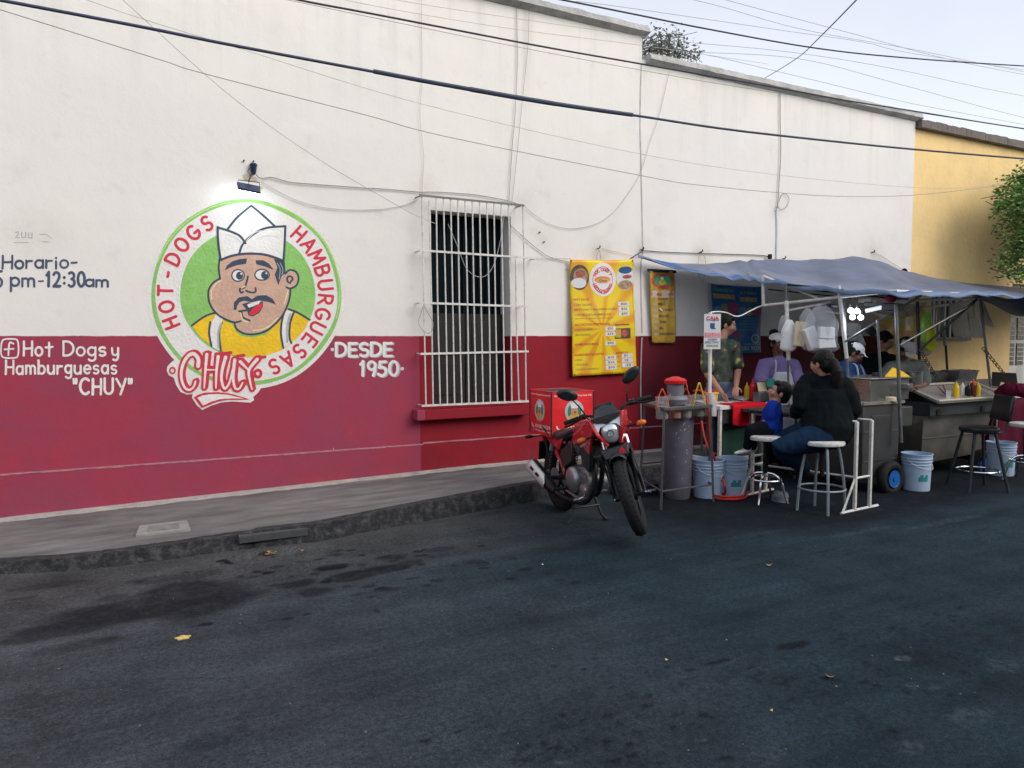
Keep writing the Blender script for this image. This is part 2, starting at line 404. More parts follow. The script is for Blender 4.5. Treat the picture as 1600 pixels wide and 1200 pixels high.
# ================================================================== SETTING
def lerp_table(T, x):
    if x <= T[0][0]: return T[0][1]
    for (a, b), (c, d) in zip(T, T[1:]):
        if x <= c: return b + (d - b) * (x - a) / (c - a)
    return T[-1][1]
WY = 7.08
_kb = [G(x, y) for x, y in ((0, 897), (100, 892), (180, 885), (370, 859), (500, 845), (640, 818), (840, 782))]
KB = [(-8, 5.80)] + [(p.x, p.y) for p in _kb] + [(4.6, 6.12), (30, 6.12)]
def kerb_y(x): return lerp_table(KB, x) + .012 * noise.noise(Vector((x * 3, 0, 0)))
def walk_z(x): return .075 + .02 * (max(min(x, 3.4), -3) + .67)
def kerb_z(x): return walk_z(x) + (.01 if x > 1 else .0) - .012

# ---- street: one sheet, stains, wear and the stall's shade held as a painted attribute of the ground itself
BL = []   # (world x, y, rx, ry, strength)
def blot(px, py, rx, ry, s):
    p = G(px, py); BL.append((p.x, p.y, rx, ry, s))
for b in ((290, 935, .36, .36, .8), (200, 955, .40, .22, .8), (340, 925, .22, .25, .6), (95, 985, .30, .12, .7), (240, 905, .22, .08, .5),
          (75, 915, .20, .06, .45), (35, 935, .10, .03, .5), (305, 898, .17, .08, .5), (218, 908, .05, .03, .9), (520, 887, .13, .07, 1.0), (560, 897, .20, .09, .9), (600, 890, .18, .09, .9),
          (465, 912, .12, .07, .8), (490, 925, .10, .08, .7), (545, 905, .10, .05, .8), (600, 921, .05, .02, 1), (558, 929, .03, .015, 1), (580, 933, .03, .012, 1),
          (450, 966, .03, .02, 1), (322, 976, .05, .022, 1), (302, 979, .015, .01, 1), (165, 1000, .07, .03, .7), (610, 870, .10, .06, .7), (640, 880, .10, .06, .6), (690, 858, .14, .06, .5), (740, 878, .08, .04, .5),
          (660, 868, .06, .03, .8), (330, 1157, .10, .06, .35), (370, 1140, .05, .04, .35), (1240, 1008, .10, .04, .9), (1120, 1035, .08, .02, .8), (1078, 1047, .03, .015, .9), (1175, 1044, .03, .015, .9),
          (1268, 1020, .03, .015, .7), (1393, 982, .03, .02, .9), (1500, 950, .04, .02, .8), (1393, 1142, .025, .018, 1), (1097, 1116, .025, .012, .9), (910, 1127, .018, .012, .9), (663, 1157, .022, .015, 1),
          (715, 1143, .018, .01, .9), (1525, 1090, .02, .015, .7), (1420, 1083, .022, .01, .8), (1150, 875, .05, .02, .5), (910, 1045, .02, .01, .8), (180, 935, .12, .08, .5), (120, 1010, .20, .08, .4)): blot(*b)
rs = random.Random(3)
for i in range(190):       # drips along the right of the road
    px = 800 + rs.random() * 800; py = 1180 - (px - 800) * .26 + rs.gauss(0, 45)
    if 850 < py < 1195: blot(px, py, .011 + rs.random() ** 2 * .026, .009 + rs.random() * .010, .3 + rs.random() * .55)
for i in range(70):
    px = rs.gauss(560, 130); py = rs.gauss(885, 28)
    if py > 850: blot(px, py, .016 + rs.random() * .045, .012 + rs.random() * .025, .6 + rs.random() * .4)
BL.append((6.5, 4.95, 2.9, .95, .85))      # deep shade under the stall, painted into the ground as black
PL = []
for px, py, rx, ry, s in ((1410, 1028, .045, .03, .8), (1420, 1070, .03, .03, .5), (1515, 1118, .12, .06, .35), (1420, 1168, .07, .05, .35), (1095, 1155, .02, .02, .7), (1480, 815, .5, .05, .3), (1350, 830, .4, .04, .35), (1200, 1180, .08, .05, .25),
                          (1180, 1045, .03, .01, .5), (880, 1190, .03, .03, .4), (1570, 1040, .1, .06, .25), (1320, 860, .3, .04, .2), (1180, 835, .3, .04, .2), (1460, 1075, .03, .02, .5), (560, 1145, .3, .01, .3), (120, 1155, .35, .012, .35), (330, 1140, .3, .01, .3)):
    p = G(px, py); PL.append((p.x, p.y, rx, ry, s))
def fbm(x, y, s, o=0):
    v = 0; a = 1; t = 0
    for k in range(4):
        v += a * noise.noise(Vector((x * s, y * s, o + k * 7.3))); t += a; a *= .55; s *= 2.1
    return v / t
_BG = {}
def _bin(L, tagk):
    for b in L:
        m = max(b[2], b[3]) * 1.7
        for i in range(int((b[0] - m) // .25), int((b[0] + m) // .25) + 1):
            for j in range(int((b[1] - m) // .25), int((b[1] + m) // .25) + 1): _BG.setdefault((tagk, i, j), []).append(b)
_bin(BL, 0); _bin(PL, 1)
def spotval(k, x, y):
    v = 0
    for bx, by, rx, ry, s in _BG.get((k, int(x // .25), int(y // .25)), ()):
        e = math.sqrt(((x - bx) / rx) ** 2 + ((y - by) / ry) ** 2) + .55 * fbm(x, y, 1.1 / max(rx, .03), bx)
        v = max(v, s * max(0, min(1, (1.15 - e) / .35)))
    return v
def street_mesh():
    def axis(lo, hi, a, b, fine, n):      # fine steps between a and b, coarse outside
        out = [lo + (a - lo) * i / n for i in range(n)]; k = int((b - a) / fine)
        out += [a + (b - a) * i / k for i in range(k)]; out += [b + (hi - b) * i / n for i in range(n + 1)]; return out
    xs = [-160, -60, -20] + axis(-8, 30, -1.2, 9.5, .016, 40) + [60, 160, 400]
    ys = [-200, -60, -20] + axis(-8, 7.2, 1.0, 6.2, .016, 20)
    nx, ny = len(xs), len(ys)
    vs = []; dark = []; pale = []
    for y in ys:
        for x in xs:
            inb = -1.3 < x < 9.6 and .9 < y < 6.4
            z = 0.0
            if inb:
                z = .004 * noise.noise(Vector((x * 1.3, y * 1.3, 0)))
                # broken, sunk patch at the drain
                q = G(440, 868); e = math.hypot((x - q.x) / .36, (y - q.y) / .17) + .25 * noise.noise(Vector((x * 6, y * 6, 3)))
                if e < 1.15: z -= .035 * min(1, (1.15 - e) / .25)
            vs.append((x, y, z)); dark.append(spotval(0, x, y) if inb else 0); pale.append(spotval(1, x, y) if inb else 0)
    fs = [(j * nx + i, j * nx + i + 1, (j + 1) * nx + i + 1, (j + 1) * nx + i) for j in range(ny - 1) for i in range(nx - 1)]
    me = bpy.data.meshes.new('street'); me.from_pydata(vs, [], fs)
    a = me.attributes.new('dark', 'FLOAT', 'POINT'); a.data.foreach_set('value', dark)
    a = me.attributes.new('pale', 'FLOAT', 'POINT'); a.data.foreach_set('value', pale)
    me.shade_smooth(); o = bpy.data.objects.new('street', me); col.objects.link(o)
    m = bpy.data.materials.new('asphalt'); m.use_nodes = True; N = m.node_tree.nodes; L = m.node_tree.links; b = N['Principled BSDF']
    tc = N.new('ShaderNodeTexCoord')
    def nz(sc, det=6, rough=.6, w=None):
        n = N.new('ShaderNodeTexNoise'); n.inputs['Scale'].default_value = sc; n.inputs['Detail'].default_value = det; n.inputs['Roughness'].default_value = rough
        if w: mp = N.new('ShaderNodeMapping'); mp.inputs['Scale'].default_value = w; L.new(tc.outputs['Object'], mp.inputs[0]); L.new(mp.outputs[0], n.inputs['Vector'])
        else: L.new(tc.outputs['Object'], n.inputs['Vector'])
        return n.outputs[0]
    def ramp(src, a, b_, c, d):
        r = N.new('ShaderNodeMapRange'); r.inputs[1].default_value = a; r.inputs[2].default_value = b_; r.inputs[3].default_value = c; r.inputs[4].default_value = d; L.new(src, r.inputs[0]); return r.outputs[0]
    def mix(f, a, c, mode='MIX'):
        x = N.new('ShaderNodeMix'); x.data_type = 'RGBA'; x.blend_type = mode
        if isinstance(f, float): x.inputs[0].default_value = f
        else: L.new(f, x.inputs[0])
        for k, s in ((6, a), (7, c)):
            if isinstance(s, tuple): x.inputs[k].default_value = s + (1,)
            else: L.new(s, x.inputs[k])
        return x.outputs[2]
    sep = N.new('ShaderNodeSeparateXYZ'); L.new(tc.outputs['Object'], sep.inputs[0])
    # asphalt paler to the left, dark and bluish to the right
    addn = N.new('ShaderNodeMath'); addn.operation = 'MULTIPLY_ADD'; addn.inputs[1].default_value = 2.4; L.new(nz(.5, 3), addn.inputs[0]); L.new(sep.outputs[0], addn.inputs[2])
    base = mix(ramp(addn.outputs[0], 0.6, 3.8, 0, 1), (.060, .064, .072), (.020, .036, .047))
    gut = ramp(sep.outputs[1], 4.3, 5.6, 0, .75)
    lm = ramp(sep.outputs[0], 2.2, 4.2, 1, 0); gm = N.new('ShaderNodeMath'); gm.operation = 'MULTIPLY'; L.new(gut, gm.inputs[0]); L.new(lm, gm.inputs[1])
    base = mix(gm.outputs[0], base, (.078, .076, .073))
    base = mix(1.0, base, ramp(nz(1.6, 8, .7), .3, .7, .62, 1.38), 'MULTIPLY')
    base = mix(1.0, base, ramp(nz(1.2, 5, .6, (.35, 3.0, 1)), .3, .7, .75, 1.25), 'MULTIPLY')
    base = mix(1.0, base, ramp(nz(120, 3, .8), .3, .7, .50, 1.5), 'MULTIPLY')
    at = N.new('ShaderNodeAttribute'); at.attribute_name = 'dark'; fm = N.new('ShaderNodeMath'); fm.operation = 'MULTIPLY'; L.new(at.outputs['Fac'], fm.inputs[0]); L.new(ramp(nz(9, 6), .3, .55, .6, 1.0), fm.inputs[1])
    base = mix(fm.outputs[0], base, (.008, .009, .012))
    ap = N.new('ShaderNodeAttribute'); ap.attribute_name = 'pale'; pm = N.new('ShaderNodeMath'); pm.operation = 'MULTIPLY'; L.new(ap.outputs['Fac'], pm.inputs[0]); L.new(ramp(nz(22, 6, .75), .42, .62, 0, .9), pm.inputs[1])
    base = mix(pm.outputs[0], base, (.12, .14, .155))
    # hairline cracks and coarse stone
    vc = N.new('ShaderNodeTexVoronoi'); vc.feature = 'DISTANCE_TO_EDGE'; vc.inputs['Scale'].default_value = .9; nd = N.new('ShaderNodeMix'); nd.data_type = 'VECTOR'; nd.inputs[0].default_value = .12
    nw = N.new('ShaderNodeTexNoise'); nw.inputs['Scale'].default_value = 3.5; nw.inputs['Detail'].default_value = 6; L.new(tc.outputs['Object'], nw.inputs['Vector']); L.new(tc.outputs['Object'], nd.inputs[4]); L.new(nw.outputs['Color'], nd.inputs[5]); L.new(nd.outputs[1], vc.inputs['Vector'])
    ck = ramp(vc.outputs['Distance'], .003, .008, 1, 0); ck2 = N.new('ShaderNodeMath'); ck2.operation = 'MULTIPLY'; L.new(ck, ck2.inputs[0]); L.new(ramp(nz(.8, 3), .56, .62, 0, .35), ck2.inputs[1])
    base = mix(ck2.outputs[0], base, (.012, .013, .015))
    base = mix(1.0, base, ramp(nz(38, 4, .8), .35, .65, .65, 1.35), 'MULTIPLY')
    # fine bright grit
    vo = N.new('ShaderNodeTexVoronoi'); vo.inputs['Scale'].default_value = 26; L.new(tc.outputs['Object'], vo.inputs['Vector'])
    gr = ramp(vo.outputs['Distance'], .05, .09, 1, 0); g2 = N.new('ShaderNodeMath'); g2.operation = 'MULTIPLY'; L.new(gr, g2.inputs[0]); L.new(ramp(nz(6, 3), .60, .68, 0, .5), g2.inputs[1])
    base = mix(g2.outputs[0], base, (.22, .23, .23))
    L.new(base, b.inputs['Base Color']); L.new(ramp(nz(2, 6), .3, .7, .8, .95), b.inputs['Roughness'])
    b.inputs['Specular IOR Level'].default_value = .10
    bp = N.new('ShaderNodeBump'); bp.inputs['Strength'].default_value = .5; bp.inputs['Distance'].default_value = .006
    sm = N.new('ShaderNodeMath'); sm.operation = 'ADD'; L.new(nz(140, 4, .8), sm.inputs[0]); L.new(nz(7, 6, .6), sm.inputs[1]); L.new(sm.outputs[0], bp.inputs['Height']); L.new(bp.outputs[0], b.inputs['Normal'])
    me.materials.append(m); return tag(o, kind='structure')
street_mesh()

# ---- pavement and rough kerb
def steps(a, b, st): n = max(1, int((b - a) / st)); return [a + (b - a) * i / n for i in range(n + 1)]
mat('concrete_walk', (.17, .17, .165), .85, var=.35, scale=5, bump=.6, bscale=50, dirt=((.06, .06, .065), .8, 2.2), stretch=(.45, 1.8, 1))
XS = [-8, -6, -4, -3] + steps(-2, 5, .04) + steps(5.2, 30, .4)
mb = MB(); rows = 14
def walk_pt(x, v):
    y0 = 7.2; y1 = kerb_y(x) + .07; y = y0 + (y1 - y0) * v
    z = walk_z(x) * (1 - v) + kerb_z(x) * v + .004 * noise.noise(Vector((x * 2, y * 4, 5)))
    return (x, y, z)
vs = [walk_pt(x, v / rows) for v in range(rows + 1) for x in XS]; n = len(XS)
mb.add(vs, [(j * n + i, j * n + i + 1, (j + 1) * n + i + 1, (j + 1) * n + i) for j in range(rows) for i in range(n - 1)])
tag(mb.build('pavement', 'concrete_walk'), kind='structure')
# pale cement skirt where pavement meets wall
mat('cement_pale', (.42, .40, .36), .9, var=.2, scale=8, bump=.5, bscale=60, dirt=((.2, .2, .2), .6, 6))
mb = MB()
for k in range(5): pass
def skirt(x, v):
    w = .13 + .05 * noise.noise(Vector((x * 4, 2, 0))) + .03 * noise.noise(Vector((x * 13, 2, 0)))
    return (x, 7.09 - w * v, walk_z(x) + .02 * (1 - v) ** 2 + (.0045 if v < 1 else -.006))
vs = [skirt(x, v / 3) for v in range(4) for x in XS]
mb.add(vs, [(j * n + i, j * n + i + 1, (j + 1) * n + i + 1, (j + 1) * n + i) for j in range(3) for i in range(n - 1)])
tag(mb.build('pavement_skirt', 'cement_pale'), kind='structure')
# kerb: crumbling dark aggregate
def kerb_mesh():
    KX = [-8, -6, -4] + steps(-2, 5, .012) + steps(5.1, 30, .3); nk = len(KX); nv = 12; vs = []
    for j in range(nv + 1):
        v = j / nv
        for x in KX:
            yb = kerb_y(x); zt = kerb_z(x)
            lump = .009 * noise.noise(Vector((x * 9, v * 2.5, 0))) + .007 * noise.noise(Vector((x * 26, v * 7, 2))) + .004 * noise.noise(Vector((x * 70, v * 16, 4)))
            q = G(430, 852).x; dr = abs(x - q) < .24
            if dr: lump *= .15
            if (x * 1.05) % 1.0 < .022: lump -= .010
            if v < .35: y = yb + .16 * (1 - v / .35) * .9 + .02; z = zt + .006
            else:
                w = (v - .35) / .65; y = yb + .03 * (1 - w) + (.0 if not dr else -.004) - .02 * w; z = zt * (1 - w) - .012 * w
            if 0 < j < nv: y -= lump; z += lump * .5
            if j == 0: z -= .02
            if j == nv: z -= .03
            vs.append((x, y, z))
    mb = MB(); mb.add(vs, [(j * nk + i, j * nk + i + 1, (j + 1) * nk + i + 1, (j + 1) * nk + i) for j in range(nv) for i in range(nk - 1)])
    m = mat('kerb_agg', (.022, .024, .027), .9, var=.5, scale=30, bump=.8, bscale=90, dirt=((.12, .12, .115), .8, 16))
    o = mb.build('kerb', m, smooth=180); tag(o, kind='structure')
kerb_mesh()
# utility cover on the pavement, drain mouth in the kerb
q = [G(x, y, .09) for x, y in ((212, 838), (218, 823), (292, 816), (298, 830))]
for p in q: p.z = walk_z(p.x) + .002
o = MB(); o.prism([p + Vector((0, 0, .004)) for p in q], (0, 0, -.02)); cv = o.build('utility_cover', mat('cover_conc', (.30, .30, .29), .85, var=.2, scale=9, bump=.4))
tag(cv, 'pale rectangular concrete utility cover set in the pavement below the round mural', 'cover')
c = sum(q, Vector()) / 4; o = MB()
inn = [c + (p - c) * .62 + Vector((0, 0, .0045)) for p in q]; o.prism([p + Vector((0, 0, .003)) for p in inn], (0, 0, -.006)); o.build('lid', mat('cover_lid', (.22, .22, .215), .85, var=.3, scale=14), cv)
q0 = G(430, 855); yb = kerb_y(q0.x)
dt = thing('storm_drain', 'dark storm drain mouth set in the kerb, dead leaves in front of it', 'drain', (q0.x, yb, 0))
o = MB(); o.box((0, .0, .075), (.48, .05, .055)); o.build('lintel', mat('drain_conc', (.06, .065, .07), .85, var=.25, scale=9, bump=.4), dt, bevel=.006)
o = MB(); o.box((0, .025, .01), (.44, .02, .08)); o.build('opening', mat('drain_dark', (.006, .006, .007), .9), dt)
# dead leaves and litter
mb = MB(); rl = random.Random(5)
def leaf(mb, p, s, rz, bend=.3):
    n = 7; vs = []; M = Matrix.Rotation(rz, 3, 'Z') @ Matrix.Rotation(rl.uniform(-.5, .5), 3, 'X')
    for i in range(n):
        t = i / (n - 1); w = math.sin(PI * min(1, t * 1.02)) ** .8 * .3
        vs += [Vector(p) + M @ Vector(((t - .5) * s, w * s, bend * s * (t - .5) ** 2 + .003)), Vector(p) + M @ Vector(((t - .5) * s, -w * s, bend * s * (t - .5) ** 2 + .003 + .1 * s * w))]
    mb.add(vs, [(2 * i, 2 * i + 1, 2 * i + 3, 2 * i + 2) for i in range(n - 1)])
for i in range(60):
    if i < 42: q = G(rl.uniform(384, 432), rl.gauss(861, 2.0))
    else: q = G(rl.gauss(476, 6), rl.gauss(851, 2.5))
    leaf(mb, (q.x, q.y, -.02 + rl.random() * .012), rl.uniform(.015, .04), rl.random() * 6, .6)
mat('dead_leaf', (.30, .18, .06), .8, var=.4, scale=70)
tag(mb.build('dead_leaves', 'dead_leaf'), 'small drift of dry brown leaves in the gutter at the drain', 'leaves', kind='stuff')
mb = MB()
for i in range(80):
    if i < 55: px = rl.uniform(0, 1600); py = rl.uniform(845, 1195)
    else: px = rl.uniform(0, 830); py = rl.uniform(835, 900)
    q = G(px, py); s = rl.uniform(.002, .0055)
    if q.y > kerb_y(q.x) - .03: continue
    mb.box((q.x, q.y, s * .5 + .003), (s * rl.uniform(.6, 2), s, s * .7), Matrix.Rotation(rl.random() * 3, 3, 'Z'))
mat('grit', (.22, .22, .20), .9, var=.3, scale=80)
tag(mb.build('grit', 'grit'), 'pale specks of grit and crumbs scattered over the asphalt', 'grit', kind='stuff')
mat('yellow_leaf', (.72, .52, .16), .7, var=.2, scale=60)
q = G(286, 998); mb = MB()
pts = [(q.x + .034 * math.cos(a) * (1 + .18 * math.sin(5 * a)), q.y + .026 * math.sin(a) * (1 + .18 * math.sin(5 * a)), .008) for a in [i * PI / 12 for i in range(24)]]
mb.prism(pts, (0, 0, -.004)); lf = mb.build('fallen_leaf', 'yellow_leaf'); tag(lf, 'round yellow leaf lying alone on the asphalt at lower left', 'leaf')
for (px, py, sc, lb, mt) in ((1205, 1113, .02, 'small yellow-green petal on the dark asphalt at lower right', 'yellow_leaf'), (1042, 1033, .018, 'curled yellow petal on the asphalt in the middle of the road', 'yellow_leaf'),
                             (848, 884, .022, 'pale crumpled scrap on the road in front of the motorcycle', 'paper'), (1201, 885, .05, 'brown flat leaf on the road in front of the stools', 'dead_leaf'), (1297, 1060, .045, 'thin green-brown twig leaf on the road at lower right', 'dead_leaf')):
    q = G(px, py); mb = MB(); leaf(mb, (q.x, q.y, .004), sc, rl.random() * 6, 1.2); o = mb.build('fallen_leaf' if mt != 'paper' else 'paper_scrap', mt); tag(o, lb, 'leaf' if mt != 'paper' else 'scrap')

# ================================================================== WHITE BUILDING
wb = thing('white_building', 'long plastered building, white above, red below, with barred window and cook emblem', 'building', (5, WY, 0))
wb_off = Vector((-5, -WY, 0))
def WBb(mb, name, m, parent=None, **k):      # build in world numbers, parented to the building
    mb.xform(Matrix.Translation(wb_off)); return mb.build(name, m, parent or wb, **k)
def wall_material():
    m = bpy.data.materials.new('painted_plaster'); m.use_nodes = True; N = m.node_tree.nodes; L = m.node_tree.links; b = N['Principled BSDF']
    tc = N.new('ShaderNodeTexCoord'); sep = N.new('ShaderNodeSeparateXYZ'); L.new(tc.outputs['Object'], sep.inputs[0])
    def nz(sc, det=6, rough=.6, w=None):
        n = N.new('ShaderNodeTexNoise'); n.inputs['Scale'].default_value = sc; n.inputs['Detail'].default_value = det; n.inputs['Roughness'].default_value = rough
        if w: mp = N.new('ShaderNodeMapping'); mp.inputs['Scale'].default_value = w; L.new(tc.outputs['Object'], mp.inputs[0]); L.new(mp.outputs[0], n.inputs['Vector'])
        else: L.new(tc.outputs['Object'], n.inputs['Vector'])
        return n.outputs[0]
    def ramp(src, a, b_, c, d):
        r = N.new('ShaderNodeMapRange'); r.inputs[1].default_value = a; r.inputs[2].default_value = b_; r.inputs[3].default_value = c; r.inputs[4].default_value = d; L.new(src, r.inputs[0]); return r.outputs[0]
    def mix(f, a, c, mode='MIX'):
        x = N.new('ShaderNodeMix'); x.data_type = 'RGBA'; x.blend_type = mode
        if isinstance(f, float): x.inputs[0].default_value = f
        else: L.new(f, x.inputs[0])
        for k, s in ((6, a), (7, c)):
            if isinstance(s, tuple): x.inputs[k].default_value = s + (1,)
            else: L.new(s, x.inputs[k])
        return x.outputs[2]
    white = mix(ramp(nz(.7, 5), .35, .65, 0, 1), (.815, .795, .745), (.765, .76, .73))
    white = mix(ramp(nz(3.2, 7, .7), .56, .75, 0, .45), white, (.60, .59, .56))
    white = mix(ramp(nz(1.6, 6, .6, (1, 1, .25)), .60, .8, 0, .25), white, (.62, .62, .60))
    def smudge(src, px, py, r, amt, colr=(.50, .48, .40)):
        q = W(px, py); v = N.new('ShaderNodeVectorMath'); v.operation = 'DISTANCE'; v.inputs[1].default_value = (q.x - 5, 0, q.z); L.new(tc.outputs['Object'], v.inputs[0])
        k = N.new('ShaderNodeMath'); k.operation = 'MULTIPLY'; L.new(ramp(v.outputs['Value'], 0, r, amt, 0), k.inputs[0]); L.new(ramp(nz(7, 6, .7), .3, .6, .3, 1), k.inputs[1]); return mix(k.outputs[0], src, colr)
    for a_ in ((938, 402, .26, .75), (1096, 402, .26, .75), (1003, 388, .2, .6), (1366, 398, .3, .6), (1212, 330, .25, .4), (845, 370, .2, .4), (660, 300, .22, .45), (818, 322, .2, .45), (60, 375, .3, .25), (393, 285, .25, .35)): white = smudge(white, *a_)
    tp = N.new('ShaderNodeMath'); tp.operation = 'MULTIPLY'; L.new(ramp(sep.outputs[2], 3.3, 4.9, 0, .8), tp.inputs[0]); L.new(ramp(nz(2.2, 6, .65, (2.6, 1, .16)), .50, .72, 0, .8), tp.inputs[1]); white = mix(tp.outputs[0], white, (.56, .55, .50))
    white = mix(ramp(nz(.55, 8, .55, (1, 1, 1.6)), .56, .585, 0, .35), white, (.83, .82, .79))
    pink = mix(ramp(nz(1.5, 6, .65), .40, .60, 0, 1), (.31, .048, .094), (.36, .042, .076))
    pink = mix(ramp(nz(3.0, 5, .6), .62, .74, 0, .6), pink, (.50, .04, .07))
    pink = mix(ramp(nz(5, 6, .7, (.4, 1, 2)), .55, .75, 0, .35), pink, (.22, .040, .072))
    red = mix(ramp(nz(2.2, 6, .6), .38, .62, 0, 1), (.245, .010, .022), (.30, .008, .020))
    red_shade = mix(ramp(nz(2.0, 6, .6), .38, .62, 0, 1), (.105, .008, .018), (.14, .009, .020))  # red darkened past the wall joint: the canopy's shade put into the paint
    red = mix(ramp(sep.outputs[0], XAB - 5 - .003, XAB - 5 + .003, 0, 1), red, red_shade)
    wob = N.new('ShaderNodeMath'); wob.operation = 'MULTIPLY_ADD'; wob.inputs[1].default_value = .02; L.new(nz(3, 5), wob.inputs[0]); L.new(sep.outputs[0], wob.inputs[2])
    sx = 2.83 - 5 + .01
    lower = mix(ramp(wob.outputs[0], sx - .004, sx + .004, 0, 1), pink, red)
    low2 = mix(ramp(nz(14, 7, .75), .68, .74, 0, .5), lower, (.5, .3, .32))
    wz = N.new('ShaderNodeMath'); wz.operation = 'MULTIPLY_ADD'; wz.inputs[1].default_value = .016; L.new(nz(9, 5), wz.inputs[0]); L.new(sep.outputs[2], wz.inputs[2])
    c = mix(ramp(wz.outputs[0], 1.505, 1.511, 0, 1), low2, white)
    # grime near the pavement
    gf = N.new('ShaderNodeMath'); gf.operation = 'MULTIPLY'; L.new(ramp(sep.outputs[2], .10, .34, 1, 0), gf.inputs[0]); L.new(ramp(nz(6, 7, .7), .45, .7, 0, .6), gf.inputs[1])
    c = mix(gf.outputs[0], c, (.12, .07, .08))
    L.new(c, b.inputs['Base Color']); b.inputs['Roughness'].default_value = .72; b.inputs['Specular IOR Level'].default_value = .3
    bp = N.new('ShaderNodeBump'); bp.inputs['Strength'].default_value = .55; bp.inputs['Distance'].default_value = .02
    a = N.new('ShaderNodeMath'); a.operation = 'MULTIPLY_ADD'; a.inputs[1].default_value = .15; L.new(nz(45, 5, .7), a.inputs[0]); L.new(nz(2.6, 4, .5), a.inputs[2])
    L.new(a.outputs[0], bp.inputs['Height']); L.new(bp.outputs[0], b.inputs['Normal'])
    return m
wx0 = W(674, 450).x; wx1 = W(798, 450).x; wz1 = W(674, 328).z; wz0 = W(674, 636).z
ZA = W(1003, 52).z; ZB = W(1010, 94).z; XAB = W(1003, 100).x; XR = W(1427, 300).x
TH = .45
MATS['plaster'] = wall_material()
mb = MB()
def wall_box(x0, x1, z0, z1, y0=WY, y1=WY + TH): mb.box2((x0, y0, z0), (x1, y1, z1))
# butt-jointed blocks round the window opening
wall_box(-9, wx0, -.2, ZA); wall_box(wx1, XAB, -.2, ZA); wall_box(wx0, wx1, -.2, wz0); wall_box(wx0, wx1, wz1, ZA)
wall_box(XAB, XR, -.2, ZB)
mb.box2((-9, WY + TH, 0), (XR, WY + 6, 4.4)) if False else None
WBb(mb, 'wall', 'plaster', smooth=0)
mb = MB(); mb.box2((-9, WY + TH + .001, ZB - .5), (XR, WY + 7, ZB - .38)); WBb(mb, 'roof', 'cement_pale', smooth=0)
mb = MB(); mb.box2((XR - .02, WY + TH + .002, -.2), (XR - .3, WY + 7, ZB - .52)); mb.box2((-9, WY + 6.8, -.2), (XR - .32, WY + 7, ZB - .52)); WBb(mb, 'rear_wall', 'plaster', smooth=0)
# plinth with its ledge, the light it catches painted on as a pale strip
mb = MB(); PZ = .43
for a, b in ((-9, 2.83), (2.832, XAB - .06), (XAB - .058, XR)):
    mb.box2((a, WY - .014, -.2), (b, WY - .001, PZ + (.012 if a > 2 else 0)))
WBb(mb, 'plinth', 'plaster', smooth=0)
mb = MB()
for x in steps(-6, XR - .2, .05):
    z = PZ + (.012 if x > 2.83 else 0); w = .009 + .006 * noise.noise(Vector((x * 5, 0, 0))) + .004 * noise.noise(Vector((x * 21, 0, 0)))
    mb.box2((x, WY - .017, z - max(.003, w)), (x + .0495, WY - .0005, z + .003))
WBb(mb, 'lit_ledge', mat('ledge_lit', (.42, .20, .24), .85, var=.25, scale=14), smooth=0)
# cornices: broken cement caps
mat('cornice', (.42, .42, .40), .9, var=.25, scale=5, bump=.8, bscale=30, dirt=((.18, .20, .22), .7, 3))
def cornice(x0, x1, z, over=.09, h=.085):
    mb = MB(); xs = steps(x0, x1, .06); n = len(xs); prof = []
    for x in xs:
        j = .012 * noise.noise(Vector((x * 4, 1, 0))) + .008 * noise.noise(Vector((x * 17, 1, 0))); k = .015 * noise.noise(Vector((x * 6, 5, 0)))
        prof.append([(x, WY - over + k, z + .012), (x, WY - over + .012 + k, z + h * .55), (x, WY - over + .03, z + h + j), (x, WY + TH + .03, z + h + j * .5), (x, WY + TH + .03, z - .02), (x, WY - .015, z - .02), (x, WY - .04 + k * .3, z - .006)])
    m = 7; vs = [p for r in prof for p in r]; fs = [(i * m + a, i * m + (a + 1) % m, (i + 1) * m + (a + 1) % m, (i + 1) * m + a) for i in range(n - 1) for a in range(m)]
    fs += [tuple(range(m)), tuple((n - 1) * m + a for a in range(m))[::-1]]
    mb.add(vs, fs); WBb(mb, 'cornice', 'cornice', smooth=25)
cornice(-9, XAB + .05, ZA - .02); cornice(XAB + .06, XR + .06, ZB - .02)
# houses across the street, unseen behind the photographer, added to block low sky light
ob = thing('blocker_house', 'plain grey house across the street, unseen, added to block low sky light', 'building', (8, -6, 0)); mb = MB(); mb.box2((-26, -6, -.1), (22, 0, 5.2)); mb.build('wall', mat('blocker_wall', (.20, .19, .18), .85), ob, smooth=0)
mb = MB(); mb.box2((-26.1, -6.1, 5.201), (22.1, .1, 5.3)); mb.build('roof', 'cement_pale', ob)  # roof of the added, unseen blocker house
for k in range(7): mb = MB(); mb.box2((-22 + k * 6, .001, 1.0), (-20.6 + k * 6, .02, 2.4)); mb.build('window', 'void' if 'void' in MATS else mat('void', (.010, .016, .022), .5, var=.1), ob)  # windows of the added, unseen blocker house
